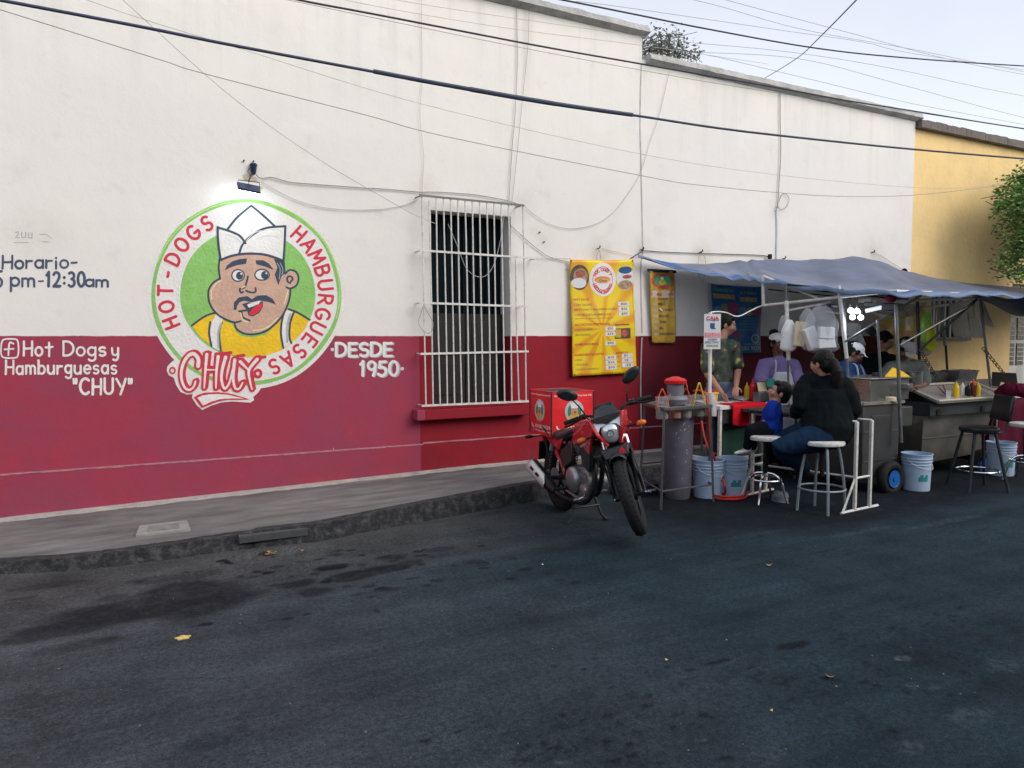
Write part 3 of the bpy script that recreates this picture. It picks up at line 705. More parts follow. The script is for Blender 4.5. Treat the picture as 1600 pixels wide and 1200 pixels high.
# ---- window: reveal, dark shutters, sill
d = _ray(789, 450); WYI = wx1 * d.y / d.x
win = thing('window', None, None); win.parent = wb; win.location = Vector((wx0, WY, wz0)) + wb_off
def WN(mb, name, m, parent=win, **k): mb.xform(Matrix.Translation((-wx0, -WY, -wz0))); return mb.build(name, m, parent, **k)
mat('void', (.010, .016, .022), .5, var=.1); mat('shutter', (.014, .013, .013), .6, var=.25, scale=12, bump=.3, bscale=12, stretch=(8, 1, .6))
mb = MB(); mb.box2((wx0 - .05, WYI + .10, wz0 - .05), (wx1 + .05, WYI + .13, wz1 + .05)); WN(mb, 'pane', mat('dark_glass', (.006, .013, .019), .9, var=.1, spec=.1), smooth=0)
zs = W(720, 490, WYI).z; xm = (wx0 + wx1) / 2
for a, b in ((wx0 + .004, xm - .004), (xm + .004, wx1 - .004)):
    mb = MB(); mb.box2((a, WYI + .04, wz0), (b, WYI + .07, zs)); 
    sh = WN(mb, 'shutter', 'shutter', bevel=.004)
    mb = MB(); w_ = (b - a)
    for z0_, z1_ in ((wz0 + .1, (wz0 + zs) / 2 - .04), ((wz0 + zs) / 2 + .04, zs - .08)): mb.box2((a + .07, WYI + .028, z0_), (b - .07, WYI + .0395, z1_))
    mb.xform(Matrix.Translation((-wx0, -WY, -wz0))); mb.build('panel', 'shutter', sh, bevel=.006)
mb = MB()
for k in range(1, 10): x = wx0 + (wx1 - wx0) * k / 10; mb.box2((x - .008, WYI + .07, zs + .002), (x + .008, WYI + .09, wz1 + .0))
WN(mb, 'inner_bars', mat('inner_bar', (.008, .014, .018), .9, spec=.1), smooth=0)
sl = W(652, 648, 6.95); sr = W(829, 640, 6.95); mb = MB()
mb.box2((sl.x, 6.95, wz0 - .115), (sr.x, WY + .002, wz0 - .012)); WBb(mb, 'window_sill', 'plaster', smooth=0, bevel=.008)
# ---- projecting grille
GY = 6.95
gr = thing('window_grille', None, None); gr.parent = wb; gl = W(665, 633, GY); gr.location = gl + wb_off
def GRb(mb, name, m='white_steel'): mb.xform(Matrix.Translation(-gl)); return mb.build(name, m, gr)
nb = 15
for i in range(nb):
    t = i / (nb - 1); xb = 665.5 + (822 - 665.5) * t; xt = 659 + (817 - 659) * t; yb = 634 + (627 - 634) * t; yt = 307 + (321 - 307) * t
    if i in (1,): yt = 313
    if i in (13,): yt = 405
    a = W(xb, yb, GY); b = W(xt, yt, GY); mid = (a + b) / 2 + Vector((.006 * math.sin(i * 2.3), 0, 0)); mb = MB()
    mb.tube(smooth_path([a, mid, b], 4), .0078, 8); GRb(mb, 'vertical_bar')
for (x0, y0, x1, y1, mt) in ((655, 305, 819, 321, 'grey_steel'), (655, 391, 842, 404, 'white_steel'), (656, 473, 824, 479, 'white_steel'), (657, 553, 826, 549, 'white_steel'), (659, 634, 826, 627, 'white_steel')):
    a = W(x0, y0, GY - .012); b = W(x1, y1, GY - .012); mb = MB(); mb.box((a + b) / 2, ((b - a).length, .010, .020), Matrix.Rotation(-math.atan2((b - a).z, (b - a).x), 3, 'Y')); GRb(mb, 'cross_bar', mt)
    for e in (a, b):
        mb = MB(); e2 = Vector((e.x + (.02 if e is a else -.02), e.y, e.z)); mb.cyl(e2, (e2.x, WY + .01, e2.z), .007, seg=8); GRb(mb, 'wall_anchor', mt)

# ================================================================== painted emblem and lettering on the wall
def LY(k): return WY - .0015 - .0006 * k           # paint layers, each a hair proud of the one below
def wfn(layer, f=None):
    def g(x, y):
        if f: x, y = f(x, y)
        p = W(x, y, LY(layer)); return p
    return g
mural = thing('painted_emblem', None, None); mural.parent = wb; mc = W(384, 458); mural.location = mc + wb_off
mural['label'] = 'round green and white painted emblem of a moustached cook in a paper hat'
def MU(mb, name, m): mb.xform(Matrix.Translation(-mc)); return mb.build(name, m, mural, smooth=0, fixn=False)
c1 = lambda x, y: (220 + x / 2.857, 240 + y / 2.857)     # survey sheet 1 of the mural
c7 = lambda x, y: (250 + x / 9.41, 530 + y / 9.41)       # survey sheet 2 (the name)
def wob(a, s=1.0): return 1 + .006 * math.sin(3 * a + 1) * s + .004 * math.sin(7 * a)
def ell(cx, cy, rx, ry, a0=0, a1=360, n=96): return [(cx + rx * wob(R(a0 + (a1 - a0) * i / n)) * math.cos(R(a0 + (a1 - a0) * i / n)), cy + ry * wob(R(a0 + (a1 - a0) * i / n)) * math.sin(R(a0 + (a1 - a0) * i / n))) for i in range(n + 1)]
def fill(layer, pts, f=c1, sm=0):
    if sm: pts = [(v.x, v.y) for v in smooth_path([(p[0], p[1], 0) for p in pts], sm, True)]
    mb = MB(); g = wfn(layer, f); mb.poly([g(*p) for p in pts]); return mb
def strokes(layer, lst, w, f=c1, mb=None, smooth=True):
    mb = mb or MB()
    for i, s_ in enumerate(lst):
        ribbon(mb, s_, w, wfn(layer + .12 * (i % 6), f), smooth)
    return mb
CX, CY = 469, 622
MU(fill(0, ell(CX, CY, 440, 434)[:-1]), 'ground_coat', 'paint_white')
blob = [(230, 290), (160, 345), (110, 400), (98, 460), (130, 530), (205, 570), (235, 670), (300, 775), (400, 815), (480, 805), (470, 860), (540, 970), (620, 1040), (760, 975), (900, 930), (1060, 915), (1330, 932), (1385, 895), (1370, 850), (1440, 790), (1490, 712), (1500, 300), (700, 200)]
MU(fill(.2, blob, c7), 'name_ground', 'paint_white')
mb = MB(); g = wfn(1, c1)
for (r0, r1, a0, a1) in ((1, 1, 0, 360),):
    n = 120; o_ = ell(CX, CY, 424, 417, n=n); i_ = [(CX + (x - CX) * .957 + 2 * math.sin(k * .37), CY + (y - CY) * .957 + 2 * math.cos(k * .31)) for k, (x, y) in enumerate(o_)]
    vs = [g(*p) for p in o_] + [g(*p) for p in i_]; mb.add(vs, [(k, k + 1, n + 1 + k + 1, n + 1 + k) for k in range(n)])
MU(mb, 'outer_ring', 'paint_green')
MU(strokes(1.3, [[(CX + 424 * .985 * math.cos(R(a)), CY + 417 * .985 * math.sin(R(a))) for a in range(200, 262, 6)], [(CX + 424 * .99 * math.cos(R(a)), CY + 417 * .99 * math.sin(R(a))) for a in range(285, 380, 7)]], 5), 'ring_sheen', 'paint_greenlight')
MU(fill(1, ell(476, 622, 302, 288)[:-1]), 'green_disc', 'paint_green')
shirt = [(228, 768), (262, 742), (300, 722), (336, 712), (350, 735), (385, 752), (412, 762), (420, 790), (450, 815), (500, 822), (560, 806), (605, 760), (650, 695), (700, 715), (752, 742), (735, 780), (705, 815), (670, 848), (625, 880), (560, 900), (480, 910), (400, 897), (330, 867), (270, 822)]
MU(fill(2, shirt), 'painted_shirt', 'paint_yellow')
MU(strokes(2.6, [[(228, 768), (262, 742), (300, 720), (338, 710)], [(660, 694), (700, 710), (754, 742)], [(310, 752), (305, 800), (315, 858)], [(362, 752), (350, 800), (357, 880)], [(640, 705), (628, 760), (626, 810), (636, 868)], [(684, 706), (666, 760), (664, 820), (672, 846)]], 9), 'painted_outline', 'navy_paint')
MU(fill(3, [(336, 716), (368, 738), (356, 770), (350, 820), (356, 882), (330, 870), (315, 858), (308, 800), (318, 750)]), 'painted_strap', 'paint_white')
MU(fill(3, [(648, 700), (682, 706), (668, 745), (662, 800), (671, 845), (640, 866), (630, 800), (632, 750)]), 'painted_strap', 'paint_white')
MU(strokes(3.3, [[(358, 760), (346, 800), (346, 866)], [(668, 716), (654, 770), (654, 840)]], 10), 'strap_shade', 'paint_greyshade')
face = [(355, 470), (350, 500), (352, 540), (352, 562), (325, 575), (305, 605), (302, 650), (315, 690), (345, 722), (380, 742), (415, 755), (425, 780), (460, 802), (505, 806), (555, 792), (595, 762), (625, 730), (650, 690), (664, 640), (668, 602), (690, 594), (703, 570), (702, 540), (682, 522), (655, 525), (645, 535), (640, 470), (600, 460), (500, 442), (400, 455)]
MU(fill(4, face), 'painted_face', 'paint_skin')
MU(strokes(4.3, [[(348, 560), (322, 578), (303, 610), (304, 655), (320, 692), (348, 722), (384, 742), (418, 753), (446, 748)], [(418, 753), (428, 782), (462, 803), (508, 806), (558, 792), (598, 762), (630, 726), (652, 684), (665, 640), (668, 602)],
                 [(352, 470), (348, 510), (354, 560)], [(645, 536), (664, 520), (690, 526), (704, 552), (696, 586), (668, 602), (650, 596)], [(668, 578), (655, 570), (655, 552), (670, 548), (678, 560), (670, 570)],
                 [(478, 548), (472, 575), (462, 598), (442, 604), (446, 620), (456, 618)], [(470, 612), (492, 620), (512, 616), (512, 600)], [(450, 706), (456, 730), (486, 745)], [(438, 704), (470, 700)]], 8.5), 'painted_outline', 'navy_paint')
MU(strokes(4.9, [[(360, 566), (335, 582), (316, 612), (316, 650)], [(610, 735), (560, 778), (500, 790)], [(466, 592), (450, 600)], [(446, 712), (456, 742), (480, 752)], [(658, 612), (640, 670)]], 5), 'painted_sheen', 'paint_highlight')
MU(fill(5.1, [(594, 470), (642, 480), (646, 530), (628, 548), (614, 588), (604, 560), (598, 540), (610, 508)]), 'painted_hair', 'navy_paint')
MU(strokes(5.3, [[(608, 488), (622, 515), (618, 560)], [(622, 488), (634, 515), (630, 540)]], 3), 'hair_sheen', 'paint_greyshade')
MU(fill(5.1, [(375, 522), (384, 500), (410, 480), (445, 470), (475, 468), (470, 492), (430, 498), (395, 510)]), 'painted_brow', 'navy_paint')
MU(fill(5.1, [(512, 476), (545, 476), (572, 490), (594, 520), (560, 506), (516, 494)]), 'painted_brow', 'navy_paint')
for cx_, cy_, rx_, ry_, px_ in ((434, 544, 31, 29, 441), (541, 541, 35, 27, 553)):
    MU(fill(5.1, ell(cx_, cy_, rx_, ry_, n=30)[:-1]), 'eye_outline', 'navy_paint')
    MU(fill(5.5, ell(cx_, cy_, rx_ - 6, ry_ - 6, n=30)[:-1]), 'eye_white', 'paint_white')
    MU(fill(5.9, ell(px_, cy_ + 1, 16, 18, n=24)[:-1]), 'pupil', 'navy_paint')
    MU(fill(6.2, ell(px_ + 7, cy_ - 7, 4, 4, n=12)[:-1]), 'eye_glint', 'paint_white')
mouth = [(452, 672), (480, 664), (510, 668), (545, 660), (545, 685), (528, 712), (500, 727), (480, 722), (474, 700)]
MU(fill(5.1, mouth), 'painted_mouth', 'navy_paint')
MU(fill(5.5, [(480, 716), (498, 694), (524, 672), (543, 666), (540, 686), (524, 708), (500, 721)]), 'painted_tongue', 'paint_redbright')
MU(fill(5.5, [(474, 674), (500, 664), (534, 656), (528, 670), (506, 680), (482, 688)]), 'painted_teeth', 'paint_white')
MU(fill(6, [(414, 696), (416, 664), (438, 642), (476, 636), (496, 650), (520, 634), (560, 632), (588, 648), (604, 674), (570, 662), (530, 656), (496, 664), (460, 656), (440, 664), (430, 680), (427, 698)]), 'painted_moustache', 'navy_paint')
hat = [(342, 330), (385, 340), (430, 280), (492, 230), (548, 275), (598, 325), (645, 323), (642, 400), (636, 478), (590, 460), (540, 448), (480, 446), (420, 452), (358, 474), (352, 400)]
MU(fill(6, hat), 'painted_hat', 'paint_white')
MU(strokes(6.4, [[(343, 328), (346, 400), (357, 474)], [(358, 474), (410, 455), (480, 446), (560, 452), (636, 478)], [(645, 324), (642, 400), (637, 478)], [(343, 330), (390, 344), (440, 366), (467, 400)], [(440, 446), (455, 405), (500, 362), (560, 332), (645, 324)], [(386, 340), (430, 285), (493, 232)], [(493, 232), (545, 275), (600, 326)]], 10), 'painted_outline', 'navy_paint')
MU(strokes(7.1, [[(492, 268), (497, 310), (495, 352)], [(470, 390), (510, 352), (560, 342)], [(520, 380), (560, 366), (610, 372)], [(380, 360), (425, 378), (452, 402)]], 4), 'hat_shade', 'paint_silver')

# ---- brush alphabet (unit height 1, x right, y up); each entry: width, strokes ('.' prefix list = straight)
def arc(cx, cy, rx, ry, a0, a1, n=8): return [(cx + rx * math.cos(R(a0 + (a1 - a0) * i / n)), cy + ry * math.sin(R(a0 + (a1 - a0) * i / n))) for i in range(n + 1)]
A = {
 'A': (.7, [[(0, 0), (.35, 1)], [(.35, 1), (.7, 0)], [(.13, .35), (.58, .35)]]), 'B': (.6, [[(0, 0), (0, 1)], [(0, 1)] + arc(.25, .76, .28, .24, 90, -90) + [(0, .52)], [(0, .52)] + arc(.28, .26, .32, .26, 90, -90) + [(0, 0)]]),
 'C': (.65, [arc(.38, .5, .38, .5, 50, 310, 12)]), 'D': (.65, [[(0, 0), (0, 1)], [(0, 1), (.15, 1)] + arc(.2, .5, .45, .5, 80, -80, 10) + [(.1, 0), (0, 0)]]),
 'E': (.5, [[(0, 0), (0, 1)], [(0, 1), (.5, 1)], [(0, .52), (.42, .52)], [(0, 0), (.52, 0)]]), 'G': (.68, [arc(.38, .5, .38, .5, 55, 340, 12), [(.72, .35), (.72, .42), (.42, .42)]]),
 'H': (.62, [[(0, 0), (.02, 1)], [(.6, 0), (.62, 1)], [(0, .5), (.62, .52)]]), 'M': (.8, [[(0, 0), (.08, 1)], [(.08, 1), (.4, .3)], [(.4, .3), (.72, 1)], [(.72, 1), (.8, 0)]]),
 'O': (.7, [arc(.36, .5, .36, .5, 100, 460, 16)]), 'R': (.6, [[(0, 0), (0, 1)], [(0, 1)] + arc(.25, .74, .3, .26, 90, -90) + [(0, .48)], [(.2, .48), (.6, 0)]]),
 'S': (.55, [arc(.29, .75, .26, .25, 40, 250, 8) + arc(.27, .26, .28, .26, 70, -140, 8)]), 'T': (.65, [[(.32, 0), (.32, 1)], [(0, 1), (.65, 1)]]), 'U': (.6, [[(0, 1), (0, .4)] + arc(.3, .3, .3, .3, 190, 350, 8) + [(.6, .4), (.6, 1)]]),
 'Y': (.65, [[(0, 1), (.32, .5)], [(.68, 1), (.3, 0)]]), '-': (.4, [[(.03, .45), (.35, .47)]]), '"': (.22, [[(0, 1), (.02, .72)], [(.2, 1), (.18, .72)]]),
 'a': (.5, [arc(.24, .3, .24, .3, 60, 330, 12), [(.48, .6), (.48, 0)]]), 'b': (.5, [[(0, 0), (0, 1)], [(0, .25)] + arc(.25, .3, .25, .3, 150, -150, 12)]), 'e': (.5, [[(.03, .3), (.48, .34)], arc(.26, .3, .25, .3, 0, 310, 12)]),
 'g': (.5, [arc(.24, .32, .24, .28, 60, 330, 12), [(.48, .6), (.48, -.15)] + arc(.25, -.15, .23, .2, 0, -150, 6)]), 'i': (.12, [[(.05, 0), (.05, .55)], [(.05, .8), (.05, .83)]]),
 'm': (.75, [[(0, 0), (0, .6)], [(0, .35)] + arc(.18, .4, .18, .2, 150, 10, 6) + [(.36, 0)], [(.36, .35)] + arc(.54, .4, .18, .2, 150, 10, 6) + [(.73, 0)]]), 'o': (.5, [arc(.25, .3, .25, .3, 100, 460, 12)]),
 'p': (.5, [[(0, .6), (0, -.4)], [(0, .3)] + arc(.25, .3, .25, .3, 150, -150, 12)]), 'r': (.38, [[(0, 0), (0, .6)], [(0, .35), (.12, .54), (.36, .56)]]), 's': (.42, [arc(.22, .45, .2, .15, 40, 250, 6) + arc(.2, .16, .2, .16, 70, -140, 6)]),
 't': (.5, [[(.25, 0), (.25, .95)], [(0, .62), (.5, .66)]]), 'u': (.5, [[(0, .6), (0, .25)] + arc(.23, .22, .23, .22, 190, 340, 6), [(.48, .6), (.48, 0)]]), 'y': (.5, [[(0, .6), (.02, .3)] + arc(.24, .25, .22, .2, 190, 330, 6), [(.48, .6), (.46, -.15), (.3, -.35), (.1, -.3)]]),
 '0': (.58, [arc(.3, .5, .29, .5, 100, 460, 16)]), '1': (.3, [[(0, .78), (.18, 1)], [(.18, 1), (.16, 0)]]), '2': (.55, [arc(.26, .74, .26, .26, 160, -30, 8) + [(.3, .3), (.02, .02)], [(.02, .02), (.56, .02)]]),
 '3': (.5, [arc(.22, .76, .24, .24, 140, -80, 8), arc(.22, .27, .28, .27, 85, -140, 8)]), '5': (.52, [[(.5, 1), (.1, .98)], [(.1, .98), (.06, .58)], [(.06, .58)] + arc(.22, .3, .3, .3, 90, -140, 10)]), '9': (.5, [arc(.25, .7, .25, .28, 20, 380, 12), [(.5, .8), (.46, .3), (.36, 0)]]),
 ':': (.2, [[(.1, .2), (.1, .22)], [(.1, .6), (.1, .62)]]), ' ': (.4, []), 'f': (.5, [[(.22, 0), (.22, .6)] + arc(.40, .72, .18, .2, 180, 70, 5), [(0, .48), (.46, .5)]]),
}
def write(mb, text, x, y, h, width, sw, layer, slope=0.0, f=None, jit=1, xs=1.0):
    """letters in photo-survey px: x left, y baseline, h cap height, fitted to width"""
    tot = sum(A[c][0] for c in text) * h; g0 = .24 * h * max(1, len(text) - 1)
    if len(text) > 1: xs = max(.6, min(1.6, (width - g0) / tot))
    gap = (width - tot * xs) / max(1, len(text) - 1); cx = x; rj = random.Random(len(text) * 7)
    for i, ch in enumerate(text):
        w, st = A[ch]; dy = rj.uniform(-.03, .03) * h * jit
        for j, s_ in enumerate(st):
            pts = [(cx + p[0] * h * xs, y + slope * (cx - x) + dy - p[1] * h) for p in s_]
            if len(pts) == 2: pts = [pts[0], ((pts[0][0] + pts[1][0]) / 2 + .01 * h, (pts[0][1] + pts[1][1]) / 2 + .012 * h), pts[1]]
            ribbon(mb, pts, sw * rj.uniform(.92, 1.12), wfn(layer + .13 * j + .02 * (i % 3), f), True, 5)
        cx += w * h * xs + gap
def paint(name, m, *calls, parent=wb):
    mb = MB()
    for c_ in calls: write(mb, *c_[:-1], **c_[-1]) if isinstance(c_[-1], dict) else write(mb, *c_)
    if parent is wb: mb.xform(Matrix.Translation(wb_off))
    else: mb.xform(Matrix.Translation(-mc))
    return mb.build(name, m, parent, smooth=0, fixn=False)
paint('painted_lettering', 'letter_navy', ('Horario-', 4, 419, 20, 117, 3.4, 1), ('5', -10, 449, 25, 13, 4.2, 1), ('pm', 17, 447, 21, 37, 3.6, 1), ('-', 60, 449, 21, 8, 2.8, 1), ('12:30', 73, 447, 22, 59, 4.2, 1), ('am', 134, 447.5, 17, 35, 3.6, 1))
paint('painted_lettering', 'paint_white', ('Hot', 37, 556, 22, 45, 3.4, 1), ('Dogs', 99, 556, 22, 66, 3.4, 1), ('y', 175, 556, 20, 11, 3.4, 1), ('Hamburguesas', 9, 584, 21, 173, 3.4, 1), ('"CHUY"', 115, 616, 24, 91, 4.0, 1))
def arcpts(f_, pts): return pts
mb = MB(); sq = [(3, 534), (8, 530), (24, 530), (28, 534), (29, 545), (28, 555), (24, 559), (7, 559), (2, 554), (1.5, 545)]
ribbon(mb, [(v.x, v.y) for v in smooth_path([(p[0], p[1], 0) for p in sq], 4, True)] + [sq[0]], 2.6, wfn(1), False)
ribbon(mb, [(21, 537), (16, 535), (14, 540), (13, 555)], 2.8, wfn(1.2)); ribbon(mb, [(7, 546), (21, 545)], 2.8, wfn(1.4), False)
mb.xform(Matrix.Translation(wb_off)); mb.build('painted_icon', 'paint_white', wb, smooth=0, fixn=False)
paint('lettering_shade', 'paint_greyshade', ('DESDE', 526.5, 557, 20, 88, 4.2, .6), ('1950', 564.5, 588, 22, 59, 4.4, .6))
paint('painted_lettering', 'paint_white', ('DESDE', 525, 556, 20, 87, 4.0, 1), ('1950', 563, 587, 22, 58, 4.2, 1))
mb = MB()
for x_, y_ in ((519, 546), (628, 576)): ribbon(mb, [(x_, y_), (x_ + .4, y_ + .3), (x_ + .8, y_)], 5, wfn(1))
mb.xform(Matrix.Translation(wb_off)); mb.build('painted_dot', 'paint_silver', wb, smooth=0, fixn=False)
mb = MB()
for s_ in ([(24, 363), (29, 362), (28, 367), (24, 371), (30, 371)], [(34, 363), (34, 371), (40, 371), (40, 363)], [(45, 364), (44, 371), (50, 372), (50, 364)]): ribbon(mb, s_, 1.5, wfn(1), False)
for s_ in ([(62, 366), (72, 366), (80, 372)], [(66, 377), (76, 378)], [(22, 379), (45, 379)]): ribbon(mb, s_, .8, wfn(1), False)
mb.xform(Matrix.Translation(wb_off)); mb.build('house_number', 'faint_grey', wb, smooth=0, fixn=False)
# ring lettering of the emblem
def ring_write(text, a0, a1, r, h, sw, name):
    mb = MB(); n = len(text)
    for i, ch in enumerate(text):
        a = R(a0 + (a1 - a0) * i / (n - 1)); w, st = A[ch]; k = 1.0
        cx_, cy_ = CX + r * math.cos(a), CY + r * .985 * math.sin(a)
        ux, uy = math.cos(a), math.sin(a); tx, ty = -math.sin(a), math.cos(a)      # up = outward, right = clockwise
        for j, s_ in enumerate(st):
            pts = [(cx_ + tx * (p[0] - w / 2) * h * k + ux * (p[1] - .5) * h, cy_ + ty * (p[0] - w / 2) * h * k + uy * (p[1] - .5) * h) for p in s_]
            if len(pts) == 2: pts = [pts[0], ((pts[0][0] + pts[1][0]) / 2 + 1, (pts[0][1] + pts[1][1]) / 2 + .5), pts[1]]
            ribbon(mb, pts, sw, wfn(1.6 + .13 * j + .02 * (i % 3), c1), True, 5)
    MU(mb, name, 'paint_red')
ring_write('HOT-DOGS', 158, 241, 360, 62, 13, 'ring_lettering')
ring_write('HAMBURGUESAS', -48.5, 69, 357, 62, 12, 'ring_lettering')
# the name in outlined brush letters
NM = [[(560, 395), (562, 290), (500, 215), (420, 240), (350, 340), (315, 470), (320, 600), (365, 710), (430, 745), (495, 700), (522, 620)],
      [(688, 225), (668, 450), (650, 715)], [(855, 255), (830, 480), (822, 718)], [(670, 450), (835, 450)],
      [(965, 262), (915, 450), (905, 600), (950, 725), (1020, 640), (1060, 480), (1100, 305)], [(1100, 305), (1075, 560), (1105, 715), (1165, 725), (1215, 640)],
      [(1180, 330), (1240, 390), (1300, 450)], [(1430, 295), (1310, 450), (1320, 600), (1352, 735)]]
mb = MB()
for i, s_ in enumerate(NM): ribbon(mb, s_, 112, wfn(7.4 + .05 * i, c7), True, 6, taper=(1.05, .8)); ribbon(mb, [(p[0] + 22, p[1] - 14) for p in s_], 100, wfn(7.02 + .04 * i, c7), True, 6, taper=(1.0, .8))
for i, (a, b) in enumerate(((700, 195), (870, 205), (1000, 195), (1190, 235), (1500, 260))): ribbon(mb, [(a - 50, b + 10), (a + 45, b)], 42, wfn(7.85 + .02 * i, c7), False)
MU(mb, 'name_lettering', 'paint_red')
mb = MB()
for i, s_ in enumerate(NM): ribbon(mb, s_, 48 if i not in (0, 3) else (58 if i == 0 else 26), wfn(8.1 + .08 * i, c7), True, 6, taper=(1.0, .45))
MU(mb, 'name_inlay', 'paint_white')
mb = MB(); ribbon(mb, arc(183, 460, 38, 42, 0, 350, 16), 24, wfn(7.6, c7)); ribbon(mb, arc(1440, 503, 46, 50, 0, 350, 16), 42, wfn(8.85, c7))
MU(mb, 'name_dot', 'paint_red')
MU(fill(7.5, [(500, 855), (560, 815), (660, 785), (850, 778), (1000, 792), (1150, 830), (1320, 885), (1200, 890), (1000, 890), (860, 915), (740, 960), (615, 1012)], c7), 'name_flourish', 'paint_red')
MU(fill(7.9, [(550, 862), (620, 828), (720, 812), (860, 806), (1000, 818), (1240, 872), (1050, 870), (880, 882), (750, 920), (635, 975)], c7), 'flourish_inlay', 'paint_white')
# hairline cracks and drips of the plaster
mb = MB()
def crack(pts, w): ribbon(mb, pts, w, wfn(.4), True, 4)
crack([(1002, 100), (1000, 180), (1001, 240), (1003, 330), (1004, 395), (1001, 420), (1003, 520)], 2.0); crack([(521, 700), (521, 738)], 1.0)
crack([(1003, 528), (1001, 600), (1003, 700)], 2.0)
mb.xform(Matrix.Translation(wb_off)); mb.build('wall_crack', mat('crack', (.42, .42, .40), .9, var=.3), wb, smooth=0, fixn=False)

# ================================================================== YELLOW BUILDING
YY = WY + .02
yb_ = thing('yellow_building', 'yellow ochre plastered building with dark cornice, beyond the white one', 'building', (XR + 1, YY, 0))
yo = Vector((-(XR + 1), -YY, 0))
def YB(mb, name, m, parent=None, **k): mb.xform(Matrix.Translation(yo)); return mb.build(name, m, parent or yb_, **k)
mat('ochre', (.86, .63, .28), .8, var=.07, scale=1.2, bump=.4, bscale=14, dirt=((.62, .44, .22), .4, 2))
mat('ochre_dado', (.13, .11, .10), .8, var=.2, scale=3)
mat('cornice_dark', (.16, .14, .13), .9, var=.25, scale=6, bump=.8, bscale=30)
ZY = W(1432, 200, YY).z
yx0 = W(1455, 480, YY).x; yx1 = W(1511, 480, YY).x; yz0 = W(1480, 527, YY).z; yz1 = W(1480, 447, YY).z
dx0 = W(1577, 560, YY).x; dx1 = dx0 + 1.7
mb = MB(); E_ = XR + .002
for a, b, c_, d_ in ((E_, yx0, -.2, ZY), (yx1, dx0, -.2, ZY), (yx0, yx1, -.2, yz0), (yx0, yx1, yz1, ZY), (dx0, dx1, 2.35, ZY), (dx1, 40, -.2, ZY)): mb.box2((a, YY, c_), (b, YY + .4, d_))
YB(mb, 'wall', 'ochre', smooth=0)
mb = MB(); mb.box2((E_, YY + .402, ZY - .6), (40, YY + 7, ZY - .5)); mb.box2((E_, YY + .402, -.2), (E_ + .2, YY + 7, ZY - .602)); mb.box2((E_ + .202, YY + 6.8, -.2), (40, YY + 7, ZY - .602)); YB(mb, 'roof', 'cement_pale', smooth=0)
mb = MB()
for a, b in ((E_ + .01, dx0 - .02), (dx1 + .02, 40)): mb.box2((a, YY - .02, -.1), (b, YY - .001, .82))
YB(mb, 'plinth', 'ochre_dado', smooth=0)
mb = MB()
for x in steps(E_ + .02, 40, .12):
    j = .02 * noise.noise(Vector((x * 5, 3, 0))); mb.box2((x, YY - .10 + j * .4, ZY - .01), (x + .1195, YY + .42, ZY + .10 + j))
YB(mb, 'cornice', 'cornice_dark', smooth=0)
mb = MB(); mb.box2((yx0 - .02, YY + .2, yz0 - .02), (yx1 + .02, YY + .22, yz1 + .02)); w2 = YB(mb, 'window', mat('yglass', (.10, .12, .14), .15), smooth=0)
mb = MB()
for k in range(7): x = yx0 + .03 + (yx1 - yx0 - .06) * k / 6; mb.box2((x - .018, YY + .06, yz0), (x + .018, YY + .09, yz1))
YB(mb, 'window_grille', mat('pale_steel', (.45, .47, .48), .4, .2)); 
mb = MB(); mb.box2((yx0 - .06, YY - .05, yz0 - .05), (yx1 + .06, YY - .001, yz0 - .003)); YB(mb, 'window_sill', 'cloth_grey', bevel=.005)
mb = MB(); mb.box2((dx0, YY + .1, .05), (dx1, YY + .14, 2.35)); dr = YB(mb, 'door', mat('door_white', (.55, .55, .52), .5, var=.06), bevel=.004)
mb = MB(); mg = MB()
for k in range(2):
    x0 = dx0 + .09 + k * .28
    for r_ in range(3):
        z0 = 1.02 + r_ * .42; mb.box2((x0, YY + .085, z0), (x0 + .2, YY + .099, z0 + .36))
        for q_ in range(1, 5): mg.box2((x0 - .01, YY + .07, z0 + q_ * .072 - .006), (x0 + .21, YY + .0845, z0 + q_ * .072 + .006))
mb.xform(Matrix.Translation(yo)); mb.build('door_panes', mat('pane_dark', (.10, .11, .10), .25), dr); mg.xform(Matrix.Translation(yo)); mg.build('glazing_bars', 'door_white', dr)
# ================================================================== CABLES
def cable(pts, r, m, label, name='overhead_cable', group=None, n=6, cat='cable', fn=None):
    """pts: (px, py, Y) survey points"""
    P = [W(x, y, Y) if fn is None else fn(x, y, Y) for x, y, Y in pts]
    # carry the first and last point on outside the frame
    P = smooth_path(P, n); e = (P[-1] - P[-2]).normalized(); b = (P[0] - P[1]).normalized()
    if pts[-1][0] >= 1690: P.append(P[-1] + e * 25)
    if pts[-1][1] < 0: P.append(P[-1] + e * 6)
    if pts[0][1] < 0 and name == 'overhead_cable': P.insert(0, P[0] + b * 12)
    mb = MB(); mb.tube(P, r, 7)
    o = mb.build(name, m, smooth=60); return tag(o, label, cat, group)
CG = 'cables strung over the street'
cy = 4.4
thick = cable([(-420, -95, cy), (-100, -18, cy), (0, 0, cy), (232, 44, cy), (350, 68, cy), (584, 112, cy), (800, 151, cy), (990, 180, cy), (1220, 212, cy), (1600, 248, cy), (2100, 285, cy)], .0085, 'cable_blue', 'thickest dark cable, crossing the whole facade, with a long splice sleeve', group=CG)
mb = MB(); P = [W(x, y, cy) for x, y in ((584, 111.5), (665, 127), (735, 139.5))]; mb.tube(smooth_path(P, 4), .0135, 8); P = [W(x, y, cy) for x, y in ((735, 139.5), (800, 151), (866, 162))]; mb.tube(smooth_path(P, 4), .0155, 8); P = [W(x, y, cy) for x, y in ((866, 162), (930, 171.5), (988, 179.5))]; mb.tube(smooth_path(P, 4), .0145, 8)
mb.build('splice_sleeve', 'cable_blue', thick)
